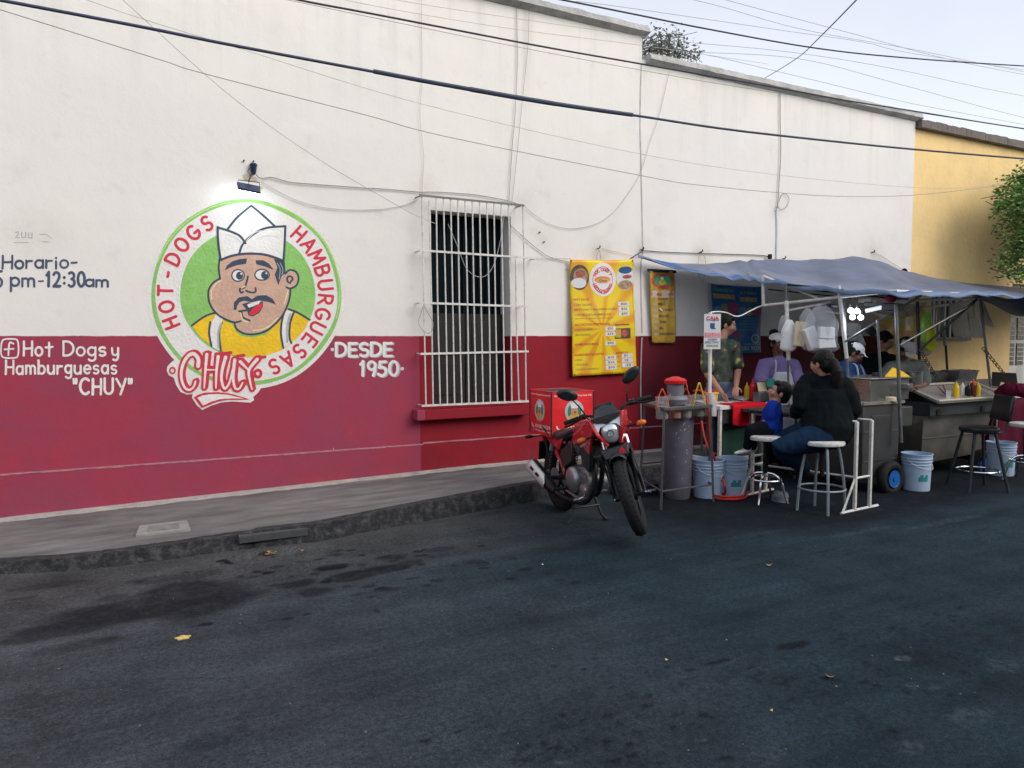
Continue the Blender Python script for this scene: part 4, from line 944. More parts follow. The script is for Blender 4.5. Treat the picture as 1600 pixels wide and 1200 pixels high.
cable([(380, -22, 5.0), (468, 0, 5.0), (600, 25, 5.0), (833, 70, 5.0), (980, 96, 5.0), (1100, 117, 5.0), (1220, 138, 5.0), (1329, 158, 5.0), (1431, 174, 5.0), (1573, 197, 5.0), (1800, 230, 5.0)], .0068, 'cable_dark', 'second dark cable running above the thick spliced one', group=CG)
cable([(380, -14, 5.1), (470, 4, 5.1), (600, 31, 5.1), (833, 78, 5.1), (1100, 127, 5.1), (1300, 158, 5.1), (1480, 183, 5.1), (1700, 218, 5.1)], .002, 'cable_grey', 'hair-thin grey wire hanging just below the second dark cable', group=CG)
cable([(-60, -2, 6.2), (0, 15, 6.2), (249, 93, 6.2), (319, 115, 6.2), (569, 179, 6.2), (700, 214, 6.2), (1000, 274, 6.2), (1100, 290, 6.2), (1290, 306, 6.2), (1426, 305, 6.2), (1554, 291, 6.2)], .0032, 'cable_grey', 'thin grey wire sagging from upper left down across the facade to the right tree', group=CG)
cable([(60, -25, 6.3), (136, 0, 6.3), (227, 31, 6.3), (372, 75, 6.3), (700, 173, 6.3), (1100, 258, 6.3), (1426, 293, 6.3), (1556, 290, 6.3)], .0022, 'cable_pale', 'very faint pale wire just above the thin sagging grey one', group=CG)
cable([(150, -30, 6.5), (192, 0, 6.5), (319, 115, 6.6), (407, 186, 6.7), (500, 250, 6.8), (584, 300, 6.9), (645, 334, 6.95), (682, 350, 6.95)], .0028, 'cable_pale', 'straight slanting pale wire from the top left down to the window grille', group=CG)
cable([(800, -14, 3.2), (880, 0, 3.2), (1000, 24, 3.2), (1104, 45, 3.2), (1267, 74, 3.2), (1400, 89, 3.2), (1600, 103, 3.2), (1900, 118, 3.2)], .0042, 'cable_dark', 'dark twisted cable crossing the sky above the roof', group=CG)
cable([(1195, 122, 7.2), (1222, 106, 6.2), (1252, 86, 5.2), (1275, 64, 4.2), (1305, 34, 3.4), (1338, 0, 2.8), (1352, -16, 2.6)], .004, 'cable_dark', 'cable rising steeply from the roof edge to the top of the picture', group=CG)
SKYW = [([(880, -30), (1085, 0), (1250, 45), (1431, 78), (1600, 112), (1900, 165)], 'uppermost of the faint far wires'), ([(1100, -12), (1135, 0), (1330, 52), (1480, 92), (1620, 120), (1900, 170)], 'faint far wire starting at the middle of the top edge'),
        ([(900, 2), (980, 12), (1240, 50), (1350, 66), (1480, 92), (1900, 150)], 'faint wire crossing under the dark twisted cable'), ([(1010, 60), (1073, 66), (1240, 82), (1400, 108), (1600, 150), (1900, 200)], 'faint wire passing behind the rooftop shrub'),
        ([(1010, 78), (1077, 81), (1250, 92), (1400, 130), (1600, 184), (1900, 260)], 'lower faint wire sloping down to the yellow building'), ([(1020, 76), (1096, 84), (1250, 120), (1400, 156), (1500, 176), (1900, 250)], 'lowest faint wire skimming the roof edge')]
for p_, lb in SKYW: cable([(x, y, 15.0) for x, y in p_], .007, mat('cable_far', (.36, .38, .42), .8, var=.1), lb, group='far wires over the roofs')
# the upper left wires over the wall
cable([(480, -30, 6.6), (620, 0, 6.6), (800, 28, 6.6), (1010, 58, 6.6)], .0022, 'cable_pale', 'pale wire near the top edge ending at the step of the roof', group=CG)
cable([(420, -25, 6.5), (600, 12, 6.5), (800, 45, 6.5), (1003, 71, 6.5), (1200, 100, 6.5)], .0022, 'cable_pale', 'pale wire just above the second dark cable', group=CG)
# wires fixed to the facade
WG = 'wires fixed along the facade'; wy = 7.06
def wire(pts, r, m, label, Y=wy): return cable([(x, y, Y) for x, y in pts], r, m, label, 'wall_wire', WG, cat='wire')
wire([(658, -10), (659, 60), (659, 130), (656, 180), (661, 230), (662, 250), (660, 300), (664, 306)], .002, 'cable_pale', 'thin wire dropping down the wall to the left corner of the grille')
wire([(807, 4), (808, 60), (808, 110), (804, 190), (801, 220), (796, 300), (795, 315)], .0035, 'cable_grey', 'grey wire dropping from the roof to the right part of the grille')
wire([(827, 8), (825, 70), (819, 130), (811, 210), (803, 290), (799, 322)], .0022, 'cable_grey', 'thinner wire dropping beside the grey one above the grille')
wire([(1046, 112), (1030, 180), (1015, 225), (1000, 272), (980, 305), (955, 335), (925, 352), (890, 357), (860, 350), (835, 335), (818, 320)], .0028, 'cable_pale', 'slack wire looping down from the roof to the grille corner')
wire([(1219, 142), (1219, 190), (1220, 240), (1217, 290), (1215, 325)], .006, 'cable_grey', 'wire coming down from the roof to the coiled loop')
wire([(1217, 316), (1221, 305), (1228, 303), (1233, 312), (1229, 323), (1220, 327), (1214, 322), (1213, 330)], .004, 'cable_grey', 'small coil of wire at the top of the white conduit')
wire([(1213, 328), (1214, 360), (1213, 400), (1213, 425)], .019, 'plaster_conduit' if 'plaster_conduit' in MATS else mat('plaster_conduit', (.74, .74, .74), .7, var=.05), 'white painted conduit running down behind the blue tarpaulin', 7.075)
wire([(411, 279), (425, 277), (450, 284), (480, 287), (560, 293), (610, 296), (655, 300), (680, 300), (740, 304), (790, 313), (815, 321)], .0045, 'cable_grey', 'grey lamp cable from the wall lamp along to the window grille')
wire([(408, 284), (440, 302), (470, 315), (510, 325), (560, 328), (610, 325), (645, 316), (658, 306)], .0032, 'cable_pale', 'slack pale wire sagging under the lamp cable')
wire([(700, 350), (715, 385), (728, 418), (745, 432), (760, 430), (772, 412), (782, 375), (788, 335)], .003, 'cable_pale', 'white wire hanging in a loop across the barred window', 6.9)
wire([(662, 476), (657, 492), (654, 505), (662, 518), (672, 520), (677, 506), (668, 488), (663, 478)], .0025, 'cable_grey', 'loop of wire hanging from the left edge of the grille', 6.93)
wire([(798, 352), (815, 368), (835, 385), (860, 402), (892, 410)], .0035, 'cable_grey', 'wire slanting from the window to the yellow banner')
wire([(840, 404), (870, 404), (892, 404)], .002, 'cable_grey', 'short level wire between grille and yellow banner')
wire([(884, 420), (905, 430), (893, 412)], .002, 'cable_grey', 'short kinked wire at the corner of the yellow banner')
wire([(985, 404), (1003, 393), (1010, 392), (1040, 394), (1095, 396), (1130, 397), (1190, 399), (1200, 402)], .005, 'cable_dark', 'dark cable running along the wall above the tarpaulin to a socket')
wire([(940, 388), (980, 398), (1003, 404)], .002, mat('cord_pink', (.55, .25, .25), .7), 'pinkish cord from the banner hook to the tarpaulin')
wire([(1364, 393), (1380, 402), (1410, 421), (1414, 424)], .0028, 'cable_grey', 'cord slanting from the wall hook to the red knot above the tarpaulin')
wire([(1566, 395), (1562, 405), (1558, 440)], .002, 'cable_grey', 'thin cord beside the right tree')
# hooks, knots and plug
HG = 'hooks and nails in the facade'
def small(name, px, py, r, m, label, Y=7.05, grp=HG, cat='hook'):
    p = W(px, py, Y); mb = MB(); mb.tube([p + Vector((0, .04, 0)), p, p + Vector((.006, -.012, .012)), p + Vector((.002, -.014, .03))], r, 8); return tag(mb.build(name, m), label, cat, grp)
small('hook', 936, 388, .007, 'dark_metal', 'rusty hook above the yellow banner holding its pink string')
small('hook', 1004, 390, .009, 'dark_metal', 'hook at the wall joint where the tarpaulin corner is tied')
small('hook', 1096, 394, .008, 'dark_metal', 'hook over the small menu banner with a hanging cord')
small('hook', 1365, 394, .008, 'dark_metal', 'hook above the peak of the tarpaulin')
small('hook', 1226, 404, .008, 'dark_metal', 'tangle of wire on a hook beside the white conduit')
for px, py, lb in ((843, 363, 'rusted nail right of the grille'), (850, 378, 'lower nail right of the grille'), (381, 251, 'screw hole left above the wall lamp'), (396, 252, 'screw hole above the wall lamp')):
    p = W(px, py, 7.07); mb = MB(); mb.cyl(p + Vector((0, .02, 0)), p - Vector((0, .012, 0)), .007, seg=8); tag(mb.build('nail', 'dark_metal'), lb, 'nail', HG)
p = W(1203, 401, 7.03); mb = MB(); mb.box(p, (.03, .05, .06)); mb.cyl(p + Vector((0, 0, -.03)), p + Vector((0, 0, -.05)), .008); tag(mb.build('plug_socket', 'black_plastic', bevel=.005), 'black socket at the end of the dark cable above the tarpaulin', 'socket')
p = W(1413, 424, 7.0); mb = MB(); mb.torus(p, .03, .014, (1, 1, .3), 14, 8); mb.ball(p + Vector((.03, 0, .01)), .02); tag(mb.build('knotted_rag', 'cloth_maroon'), 'dark red rag knotted on the cord above the tarpaulin', 'rag')
mb = MB()
for dx in (-3.5, 2.5): mb.tube(smooth_path([W(936, 390, 7.03), W(936 + dx, 402, 7.04), W(936 + dx * 1.1, 430, 7.03), W(938, 452, 7.03)], 5), .0022, 6)
tag(mb.build('hanging_string', mat('string_red', (.55, .10, .10), .7)), 'red string doubled over the front of the yellow banner', 'string')
mb = MB()
for dx in (-5, 6): mb.tube(smooth_path([W(1096, 396, 7.03), W(1096 + dx, 405, 7.04), W(1096 + dx * .8, 430, 7.03), W(1098, 440, 7.03)], 5), .0022, 6)
tag(mb.build('hanging_string', 'cable_grey'), 'grey cord hanging down in front of and below the tarpaulin edge', 'string')

# ---- LED lamp over the emblem
lp = W(391, 292, 6.86); lt = thing('wall_lamp', 'small slim LED floodlight on a bracket, switched on above the painted emblem', 'lamp', lp)
def LT(mb, n, m, parent=lt, **k): mb.xform(Matrix.Translation(-lp)); return mb.build(n, m, parent, **k)
a = W(371, 290, 6.86); b = W(406, 297, 6.86); ax = (b - a); M = Matrix.Rotation(-math.atan2(ax.z, ax.x), 3, 'Y') @ Matrix.Rotation(R(32), 3, 'X')
mb = MB(); mb.box((a + b) / 2, (ax.length, .13, .025), M); LT(mb, 'housing', mat('lamp_navy', (.02, .035, .09), .4), bevel=.006)
mb = MB(); mb.box((a + b) / 2 + Vector((0, 0, -.019)), (ax.length * .92, .11, .010), M); LT(mb, 'diffuser', 'led')
mb = MB(); c_ = W(372, 281, 6.86); d_ = W(405, 285, 6.86); mb.tube([a + Vector((.005, 0, .01)), c_, d_, b + Vector((0, 0, .01))], .004, 8); mb.tube([(c_ + d_) / 2, W(392, 275, 6.98), W(395, 268, 7.06)], .007, 8); LT(mb, 'bracket', 'dark_metal')
mb = MB(); q = W(396, 263, 7.05); mb.lathe([(.010, -.055), (.024, -.03), (.028, .01), (.036, .03), (.022, .045)], q, (0, 0, 1), 12); LT(mb, 'junction', 'lamp_navy')
mb = MB(); mb.tube(smooth_path([W(391, 262, 7.04), W(387, 268, 7.03), W(391, 275, 7.0), W(388, 288, 6.9)], 5), .003, 6); mb.tube(smooth_path([W(398, 270, 7.04), W(404, 277, 7.04), W(411, 279, 7.06)], 5), .003, 6); LT(mb, 'lead', 'cable_dark')
ld = bpy.data.lights.new('led_light', 'AREA'); lo = bpy.data.objects.new('led_light', ld); col.objects.link(lo); ld.shape = 'RECTANGLE'; ld.size = .17; ld.size_y = .09; ld.energy = .45; ld.color = (.78, .9, 1.0)
lo.location = lp + Vector((0, 0, -.035)); lo.rotation_euler = (R(25), 0, 0); lo.parent = None; ld.spread = R(170)
mb = MB()
for q_, s_ in (((385, 276), (11, 8)), ((407, 294), (8, 5)), ((398, 280), (9, 6))):
    mb.poly([W(q_[0] + s_[0] * .5 * math.cos(t * PI / 8) * (1 + .2 * math.sin(3 * t)), q_[1] + s_[1] * .6 * math.sin(t * PI / 8) * (1 + .2 * math.cos(2 * t)), WY - .001 - .0003 * s_[0]) for t in range(16)])
mb.xform(Matrix.Translation(wb_off)); mb.build('plaster_patch', mat('patch', (.58, .50, .33), .85, var=.15, scale=30), wb, smooth=0, fixn=False)

# ================================================================== BANNERS
def banner(name, label, cat, quad, Y, m, sag=.01, thick=.003, seed=0):
    """quad: px corners TL, TR, BR, BL on plane Y; returns root and fn(u, v, k)"""
    c = [W(x, y, Y) for x, y in quad]; TL, TR, BR, BL = c; root = thing(name, label, cat, TL)
    def fn(u, v, k=0):
        p = (TL * (1 - u) + TR * u) * v + (BL * (1 - u) + BR * u) * (1 - v)
        w = .008 * math.sin(u * 9 + v * 2 + seed) * (.4 + v) + .006 * math.sin(u * 17 - v * 5 + seed) + .006 * math.sin(v * 11 + seed)
        p = p + Vector((0, w - .0022 * k, -sag * 4 * u * (1 - u) * v ** 3)); return p - TL
    mb = MB(); mb.grid(lambda u, v: fn(u, v), 24, 40); o = mb.build('sheet', m, root, smooth=60, fixn=False); md = o.modifiers.new('s', 'SOLIDIFY'); md.thickness = .0015; md.offset = 1 if False else 0
    for u, v in ((.02, .985), (.98, .985), (.03, .012), (.975, .012)):
        g = MB(); g.lathe([(.009, 0), (.009, .003), (.004, .003)], fn(u, v, 1.6), (0, -1, 0), 10); g.build('eyelet', 'dark_metal', root)
    return root, fn
def sheet_rect(mb, fn, u0, v0, u1, v1, k, n=4):
    mb.grid(lambda a, b: fn(u0 + (u1 - u0) * a, v0 + (v1 - v0) * b, k), n, n)
def sheet_ell(mb, fn, cu, cv, ru, rv, k, n=28):
    vs = [fn(cu, cv, k)]; q = 4
    for j in range(1, q + 1): vs += [fn(cu + ru * j / q * math.cos(i * 2 * PI / n), cv + rv * j / q * math.sin(i * 2 * PI / n), k) for i in range(n)]
    fs = [(0, i + 1, (i + 1) % n + 1) for i in range(n)]
    for j in range(q - 1): fs += [(1 + j * n + i, 1 + (j + 1) * n + i, 1 + (j + 1) * n + (i + 1) % n, 1 + j * n + (i + 1) % n) for i in range(n)]
    mb.add(vs, fs)
def ybanner_mat():
    m = bpy.data.materials.new('yellow_vinyl'); m.use_nodes = True; N = m.node_tree.nodes; L = m.node_tree.links; b = N['Principled BSDF']
    tc = N.new('ShaderNodeTexCoord'); mp = N.new('ShaderNodeMapping'); mp.inputs['Location'].default_value = (-.42, 0, .75); L.new(tc.outputs['Object'], mp.inputs[0])
    sp = N.new('ShaderNodeSeparateXYZ'); L.new(mp.outputs[0], sp.inputs[0]); at = N.new('ShaderNodeMath'); at.operation = 'ARCTAN2'; L.new(sp.outputs[0], at.inputs[0]); L.new(sp.outputs[2], at.inputs[1])
    mu = N.new('ShaderNodeMath'); mu.operation = 'MULTIPLY'; mu.inputs[1].default_value = 11; L.new(at.outputs[0], mu.inputs[0]); si = N.new('ShaderNodeMath'); si.operation = 'SINE'; L.new(mu.outputs[0], si.inputs[0])
    nz = N.new('ShaderNodeTexNoise'); nz.inputs['Scale'].default_value = 3; L.new(tc.outputs['Object'], nz.inputs['Vector']); ad = N.new('ShaderNodeMath'); ad.operation = 'MULTIPLY_ADD'; ad.inputs[1].default_value = 2.6; L.new(nz.outputs[0], ad.inputs[0]); L.new(si.outputs[0], ad.inputs[2])
    mr = N.new('ShaderNodeMapRange'); mr.inputs[1].default_value = .9; mr.inputs[2].default_value = 2.1; L.new(ad.outputs[0], mr.inputs[0])
    mx = N.new('ShaderNodeMix'); mx.data_type = 'RGBA'; mx.inputs[6].default_value = (.83, .62, .01, 1); mx.inputs[7].default_value = (.76, .36, .02, 1); L.new(mr.outputs[0], mx.inputs[0]); L.new(mx.outputs[2], b.inputs['Base Color']); b.inputs['Roughness'].default_value = .42
    return m
MATS['yellow_vinyl'] = ybanner_mat()
root, fn = banner('menu_banner', 'large yellow vinyl price banner with an oval hot dog crest, hung beside the window', 'banner', ((891, 405), (988, 405), (995, 582), (895, 588)), 7.02, 'yellow_vinyl', .012)
inv = lambda x, y: (x / 590.0, 1 - y / 1085.0)      # survey sheet of the banner: x 0..590, y 0..1085
def bb(name, m, items, f=fn, r=root, k0=1.0, bold=True):
    mb = MB()
    for i, (t, x0, x1, yb_, yt_) in enumerate(items):
        add_text(mb, t, x0 / 590, x1 / 590, 1 - yb_ / 1085, 1 - yt_ / 1085, lambda u, v: f(u, v, k0), bold)
    return mb.build(name, m, r, smooth=0, fixn=False)
# photographs printed at the top corners
for cx_, cy_, rx_, ry_, cols in ((82, 165, 82, 118, ((0, 0, 1, 1, 'photo_a'), (.1, .1, .75, .62, 'photo_b'), (.05, .3, .5, .3, 'photo_c'), (-.1, -.45, .8, .4, 'foam'))), (512, 175, 78, 115, ((0, 0, 1, 1, 'foam'), (0, .66, .75, .30, 'photo_d'), (.2, .1, .55, .16, 'photo_e'), (0, -.55, .8, .38, 'photo_b')))):
    mat('photo_a', (.10, .08, .06), .4, var=.4, scale=30); mat('photo_b', (.40, .28, .18), .4, var=.5, scale=24); mat('photo_c', (.40, .12, .07), .4, var=.4, scale=30); mat('photo_d', (.02, .10, .28), .4, var=.3, scale=20); mat('photo_e', (.50, .12, .10), .4, var=.5, scale=40)
    par = None
    for i, (a_, b_, sx_, sy_, mt) in enumerate(cols):
        mb = MB(); sheet_ell(mb, fn, (cx_ + a_ * rx_) / 590, 1 - (cy_ - b_ * ry_) / 1085, rx_ * sx_ / 590, ry_ * sy_ / 1085, 1 + i * .4); o = mb.build('printed_photo' if i == 0 else 'photo_detail', mt, par or root, smooth=0, fixn=False); par = par or o
mb = MB(); sheet_ell(mb, fn, 298 / 590, 1 - 185 / 1085, 130 / 590, 160 / 1085, 1); crest = mb.build('crest', 'banner_white', root, smooth=0, fixn=False)
def ring(mb, f, cu, cv, ru, rv, t, k, n=36, a0=0, a1=360):
    vs = []
    for i in range(n + 1):
        a = R(a0 + (a1 - a0) * i / n)
        for s_ in (1, 1 - t): vs.append(f(cu + ru * s_ * math.cos(a), cv + rv * s_ * math.sin(a), k))
    mb.add(vs, [(2 * i, 2 * i + 1, 2 * i + 3, 2 * i + 2) for i in range(n)])
mb = MB(); ring(mb, fn, 298 / 590, 1 - 190 / 1085, 100 / 590, 130 / 1085, .05, 1.4); mb.build('crest_ring', 'banner_red', crest, smooth=0, fixn=False)
def arc_text(mb, f, s, cu, cv, ru, rv, a0, a1, h, k, flip=False):
    n = len(s)
    for i, ch in enumerate(s):
        if ch == ' ': continue
        a = R(a0 + (a1 - a0) * i / (n - 1)); px, py = cu + ru * math.cos(a), cv + rv * math.sin(a)
        up = (math.cos(a), math.sin(a)) if not flip else (-math.cos(a), -math.sin(a)); rt = (up[1], -up[0]); asp = .545
        vs, fs = text_polys(ch, True); w = h * .75
        mb.add([f(px + (rt[0] * (x - .5) * w + up[0] * (y - .5) * h), py + (rt[1] * (x - .5) * w + up[1] * (y - .5) * h) * asp, k) for x, y in vs], fs)
mb = MB(); arc_text(mb, fn, 'Hot Dogs y', 298 / 590, 1 - 185 / 1085, .15, .088, 150, 30, .055, 1.8); arc_text(mb, fn, 'Hamburguesas', 298 / 590, 1 - 190 / 1085, .15, .098, 205, 335, .055, 1.8, True); mb.build('crest_lettering', 'banner_red', crest, smooth=0, fixn=False)
mb = MB(); sheet_ell(mb, fn, .5, 1 - 185 / 1085, .135, .030, 1.6); mb.build('hot_dog', mat('print_orange', (.75, .25, .05), .5), crest, smooth=0, fixn=False)
mb = MB(); sheet_ell(mb, fn, .5, 1 - 198 / 1085, .115, .022, 1.9); mb.build('bun', mat('print_bun', (.70, .42, .14), .5), crest, smooth=0, fixn=False)
mb = MB(); add_text(mb, 'Chuy', .43, .57, 1 - 212 / 1085, 1 - 183 / 1085, lambda u, v: fn(u, v, 2.4), True); mb.build('crest_name', 'banner_ink', crest, smooth=0, fixn=False)
bb('menu_heading', 'banner_red', [('HOT DOGS', 25, 165, 382, 360), ('SALCHICHAS PREPARADAS', 25, 350, 618, 594), ('HAMBURGUESAS', 25, 235, 802, 780), ('INGREDIENTES EXTRA', 25, 290, 900, 878), ('REFRESCOS', 400, 520, 896, 878)])
bb('menu_line', 'banner_ink', [('CON TOCINO', 28, 190, 430, 410), ('SIN TOCINO Y SALCHICHA COCIDA', 25, 425, 474, 456), ('CON SALCHICHA ENROLLADA', 28, 370, 524, 504), ('(jamón y queso manchego)', 28, 380, 556, 544), ('CON TOCINO', 28, 180, 664, 644), ('SIN TOCINO', 28, 165, 712, 692), ('+PIÑA', 28, 95, 944, 926), ('+TOCINO', 28, 140, 990, 972), ('+QUESO AMARILLO', 28, 240, 1036, 1018), ('Ch', 398, 430, 930, 914), ('Md', 398, 428, 978, 962), ('Gd', 398, 428, 1022, 1006)], bold=False)
mb = MB()
PR = [('$25', 440, 540, 420), ('$22', 440, 540, 468), ('$30', 440, 540, 514), ('$20', 300, 400, 652), ('$15', 300, 400, 702), ('$40', 300, 400, 790), ('$15', 300, 400, 926), ('$15', 300, 400, 974), ('$10', 300, 400, 1022), ('$19', 455, 560, 916), ('$21', 455, 560, 962), ('$23', 455, 560, 1008)]
for t, x0, x1, yc in PR: mb = MB(); sheet_rect(mb, fn, x0 / 590, 1 - (yc + 20) / 1085, x1 / 590, 1 - (yc - 19) / 1085, 1.2, 2); mb.build('price_sticker', 'banner_white', root, smooth=0, fixn=False)
mb = MB()
for t, x0, x1, yc in PR: add_text(mb, t, (x0 + 22) / 590, (x1 - 22) / 590, 1 - (yc + 12) / 1085, 1 - (yc - 12) / 1085, lambda u, v: fn(u, v, 1.8), True)
mb.build('price', 'banner_ink', root, smooth=0, fixn=False)
mb = MB(); sheet_rect(mb, fn, 390 / 590, 1 - 752 / 1085, 545 / 590, 1 - 652 / 1085, 1.2); o = mb.build('printed_picture', 'photo_a', root, smooth=0, fixn=False)
mb = MB(); sheet_rect(mb, fn, 396 / 590, 1 - 740 / 1085, 448 / 590, 1 - 662 / 1085, 1.6); mb.build('picture_detail', 'banner_gold', o, smooth=0, fixn=False)
mb = MB(); sheet_ell(mb, fn, 485 / 590, 1 - 700 / 1085, 32 / 590, 34 / 1085, 1.6); mb.build('picture_detail', 'photo_e', o, smooth=0, fixn=False)
bb('picture_caption', 'banner_ink', [('Sabores Naturales', 396, 535, 626, 606)])

# narrow gold banner
root2, fn2 = banner('menu_banner', 'narrow mustard banner listing extra ingredients, with a green oval at its top', 'banner', ((1013, 424), (1055, 424), (1055, 536), (1020, 536)), 7.03, mat('gold_vinyl', (.52, .34, .04), .45, var=.2, scale=8), .002, seed=2)
mb = MB(); mb.box2(W(1012, 424.5, 7.02) - root2.location, W(1056, 422.5, 7.03) - root2.location); mb.build('top_rail', 'dark_metal', root2)
mb = MB(); sheet_ell(mb, fn2, .5, .87, .40, .085, 1.0); ring(mb, fn2, .5, .87, .46, .10, .10, .8); mb.build('oval_badge', 'banner_red', root2, smooth=0, fixn=False)
mb = MB(); sheet_ell(mb, fn2, .5, .87, .36, .072, 1.5); mb.build('badge_field', mat('print_green', (.02, .30, .10), .5), root2, smooth=0, fixn=False)
mb = MB(); sheet_ell(mb, fn2, .5, .845, .14, .04, 2.0); mb.build('badge_figure', 'banner_gold', root2, smooth=0, fixn=False)
mb = MB(); sheet_ell(mb, fn2, .5, .905, .07, .022, 2.3); mb.build('badge_cap', 'banner_white', root2, smooth=0, fixn=False)
mb = MB(); add_text(mb, 'Chuy', .30, .72, .745, .79, lambda u, v: fn2(u, v, 2.5), True); mb.build('badge_name', 'banner_red', root2, smooth=0, fixn=False)
mb = MB(); sheet_rect(mb, fn2, .05, .635, .95, .735, 1.0); mb.build('heading_field', mat('print_pale', (.62, .50, .42), .5), root2, smooth=0, fixn=False)
mb = MB(); add_text(mb, 'INGREDIENTES', .06, .94, .665, .695, lambda u, v: fn2(u, v, 1.6), True); add_text(mb, 'EXTRA', .30, .70, .600, .630, lambda u, v: fn2(u, v, 1.6), True); mb.build('heading', mat('print_plum', (.25, .03, .10), .5), root2, smooth=0, fixn=False)
mb = MB(); mr = MB(); ms = MB()
for i, t in enumerate(('PANELA', 'QUESO BLANCO', 'AGUACATE', 'TOCINO', 'PIÑA', 'QUESO AMARILLO')):
    v = .53 - i * .084; add_text(mb, t, .29, .29 + len(t) * .052, v, v + .036, lambda u, v_: fn2(u, v_, 1.6), True); sheet_rect(mr, fn2, .03, v - .024, .97, v - .017, 1.0, 2); sheet_rect(ms, fn2, .08, v - .004, .26, v + .032, 1.0, 2)
mb.build('ingredient', 'banner_ink', root2, smooth=0, fixn=False); mr.build('ruled_line', 'print_orange', root2, smooth=0, fixn=False); ms.build('price_box', mat('print_grey', (.45, .40, .30), .5), root2, smooth=0, fixn=False)
mb = MB(); p = fn2(.4, .47, 8); mb.box(p, (.05, .002, .022), Matrix.Rotation(.5, 3, 'Y')); mb.build('taped_note', 'banner_white', root2)

# blue banner
mat('blue_vinyl', (.012, .11, .28), .45, var=.45, scale=3.5)
root3, fn3 = banner('advert_banner', 'dark blue vinyl banner with faded round pictures, behind the man at the till', 'banner', ((1111, 443), (1190, 448), (1189, 552), (1114, 553)), 7.02, 'blue_vinyl', .01, seed=4)
mb = MB(); add_text(mb, 'Nosotros', .04, .44, .90, .965, lambda u, v: fn3(u, v, 1.5), True); add_text(mb, 'te lo llevamos', .55, .92, .88, .93, lambda u, v: fn3(u, v, 1.5), True); mb.build('headline', mat('print_teal', (.12, .42, .30), .5), root3, smooth=0, fixn=False)
mb = MB(); sheet_rect(mb, fn3, .03, .80, .46, .865, 1.2); sheet_rect(mb, fn3, .55, .77, .92, .835, 1.2); mb.build('strip', mat('print_tan', (.45, .30, .12), .5, var=.3, scale=30), root3, smooth=0, fixn=False)
for j, (cu, cv, ru, mt) in enumerate(((.11, .62, .09, 'p_blue'), (.26, .66, .09, 'p_ol'), (.42, .67, .12, 'p_pl'), (.60, .62, .09, 'p_blue'), (.75, .63, .09, 'p_ol'), (.89, .63, .10, 'p_pl'))):
    mat('p_blue', (.06, .25, .42), .5, var=.3, scale=25); mat('p_ol', (.20, .26, .16), .5, var=.3, scale=25); mat('p_pl', (.26, .06, .14), .5, var=.3, scale=25)
    mb = MB(); sheet_ell(mb, fn3, cu, cv, ru, ru * .76, 1.0 + j * .15); mb.build('round_picture', mt, root3, smooth=0, fixn=False)
mb = MB(); ring(mb, fn3, .87, .22, .09, .07, .25, 1.3); mb.build('seal', mat('p_pale', (.22, .32, .45), .5), root3, smooth=0, fixn=False)
mb = MB(); sheet_rect(mb, fn3, .42, .24, .56, .30, 1.2); mb.build('red_patch', 'p_red' if 'p_red' in MATS else mat('p_red', (.45, .03, .06), .5), root3, smooth=0, fixn=False)
mb = MB(); add_text(mb, '33 1282 9539', .40, .96, .05, .11, lambda u, v: fn3(u, v, 1.5), True); add_text(mb, 'Servicio a domicilio', .62, .94, .13, .155, lambda u, v: fn3(u, v, 1.5)); mb.build('phone_number', 'p_pale', root3, smooth=0, fixn=False)
mb = MB()
for i in range(5): sheet_rect(mb, fn3, .5 + .1 * (i % 2), .34 + i * .045, .85, .355 + i * .045, 1.2)
mb.build('faded_line', mat('p_faded', (.03, .20, .36), .5, var=.4, scale=20), root3, smooth=0, fixn=False)

# yellow banner on the ochre wall, behind the cooks
root4, fn4 = banner('menu_banner', 'bright yellow banner hung at the corner of the ochre wall behind the cooks', 'banner', ((1384, 478), (1446, 478), (1446, 563), (1385, 563)), 6.9, mat('bright_yellow', (.85, .55, .02), .4, var=.1), .004, seed=6)
mb = MB(); sheet_rect(mb, fn4, .35, .86, .75, .99, 1.0); sheet_rect(mb, fn4, .0, .42, .95, .55, 1.0); mb.build('orange_field', mat('print_or2', (.72, .30, .02), .5, var=.2), root4, smooth=0, fixn=False)
mb = MB(); sheet_rect(mb, fn4, .50, .10, .78, .32, 1.3); sheet_rect(mb, fn4, .15, .66, .70, .76, 1.3); mb.build('white_field', mat('print_wt', (.70, .66, .52), .5, var=.2), root4, smooth=0, fixn=False)
mb = MB(); add_text(mb, 'HOT DOGS', .12, .62, .80, .85, lambda u, v: fn4(u, v, 1.8), True); add_text(mb, 'SALCHICHAS', .1, .6, .36, .40, lambda u, v: fn4(u, v, 1.8), True); add_text(mb, 'HAMBURGUESAS', .1, .7, .02, .06, lambda u, v: fn4(u, v, 1.8), True); mb.build('heading', 'banner_red', root4, smooth=0, fixn=False)

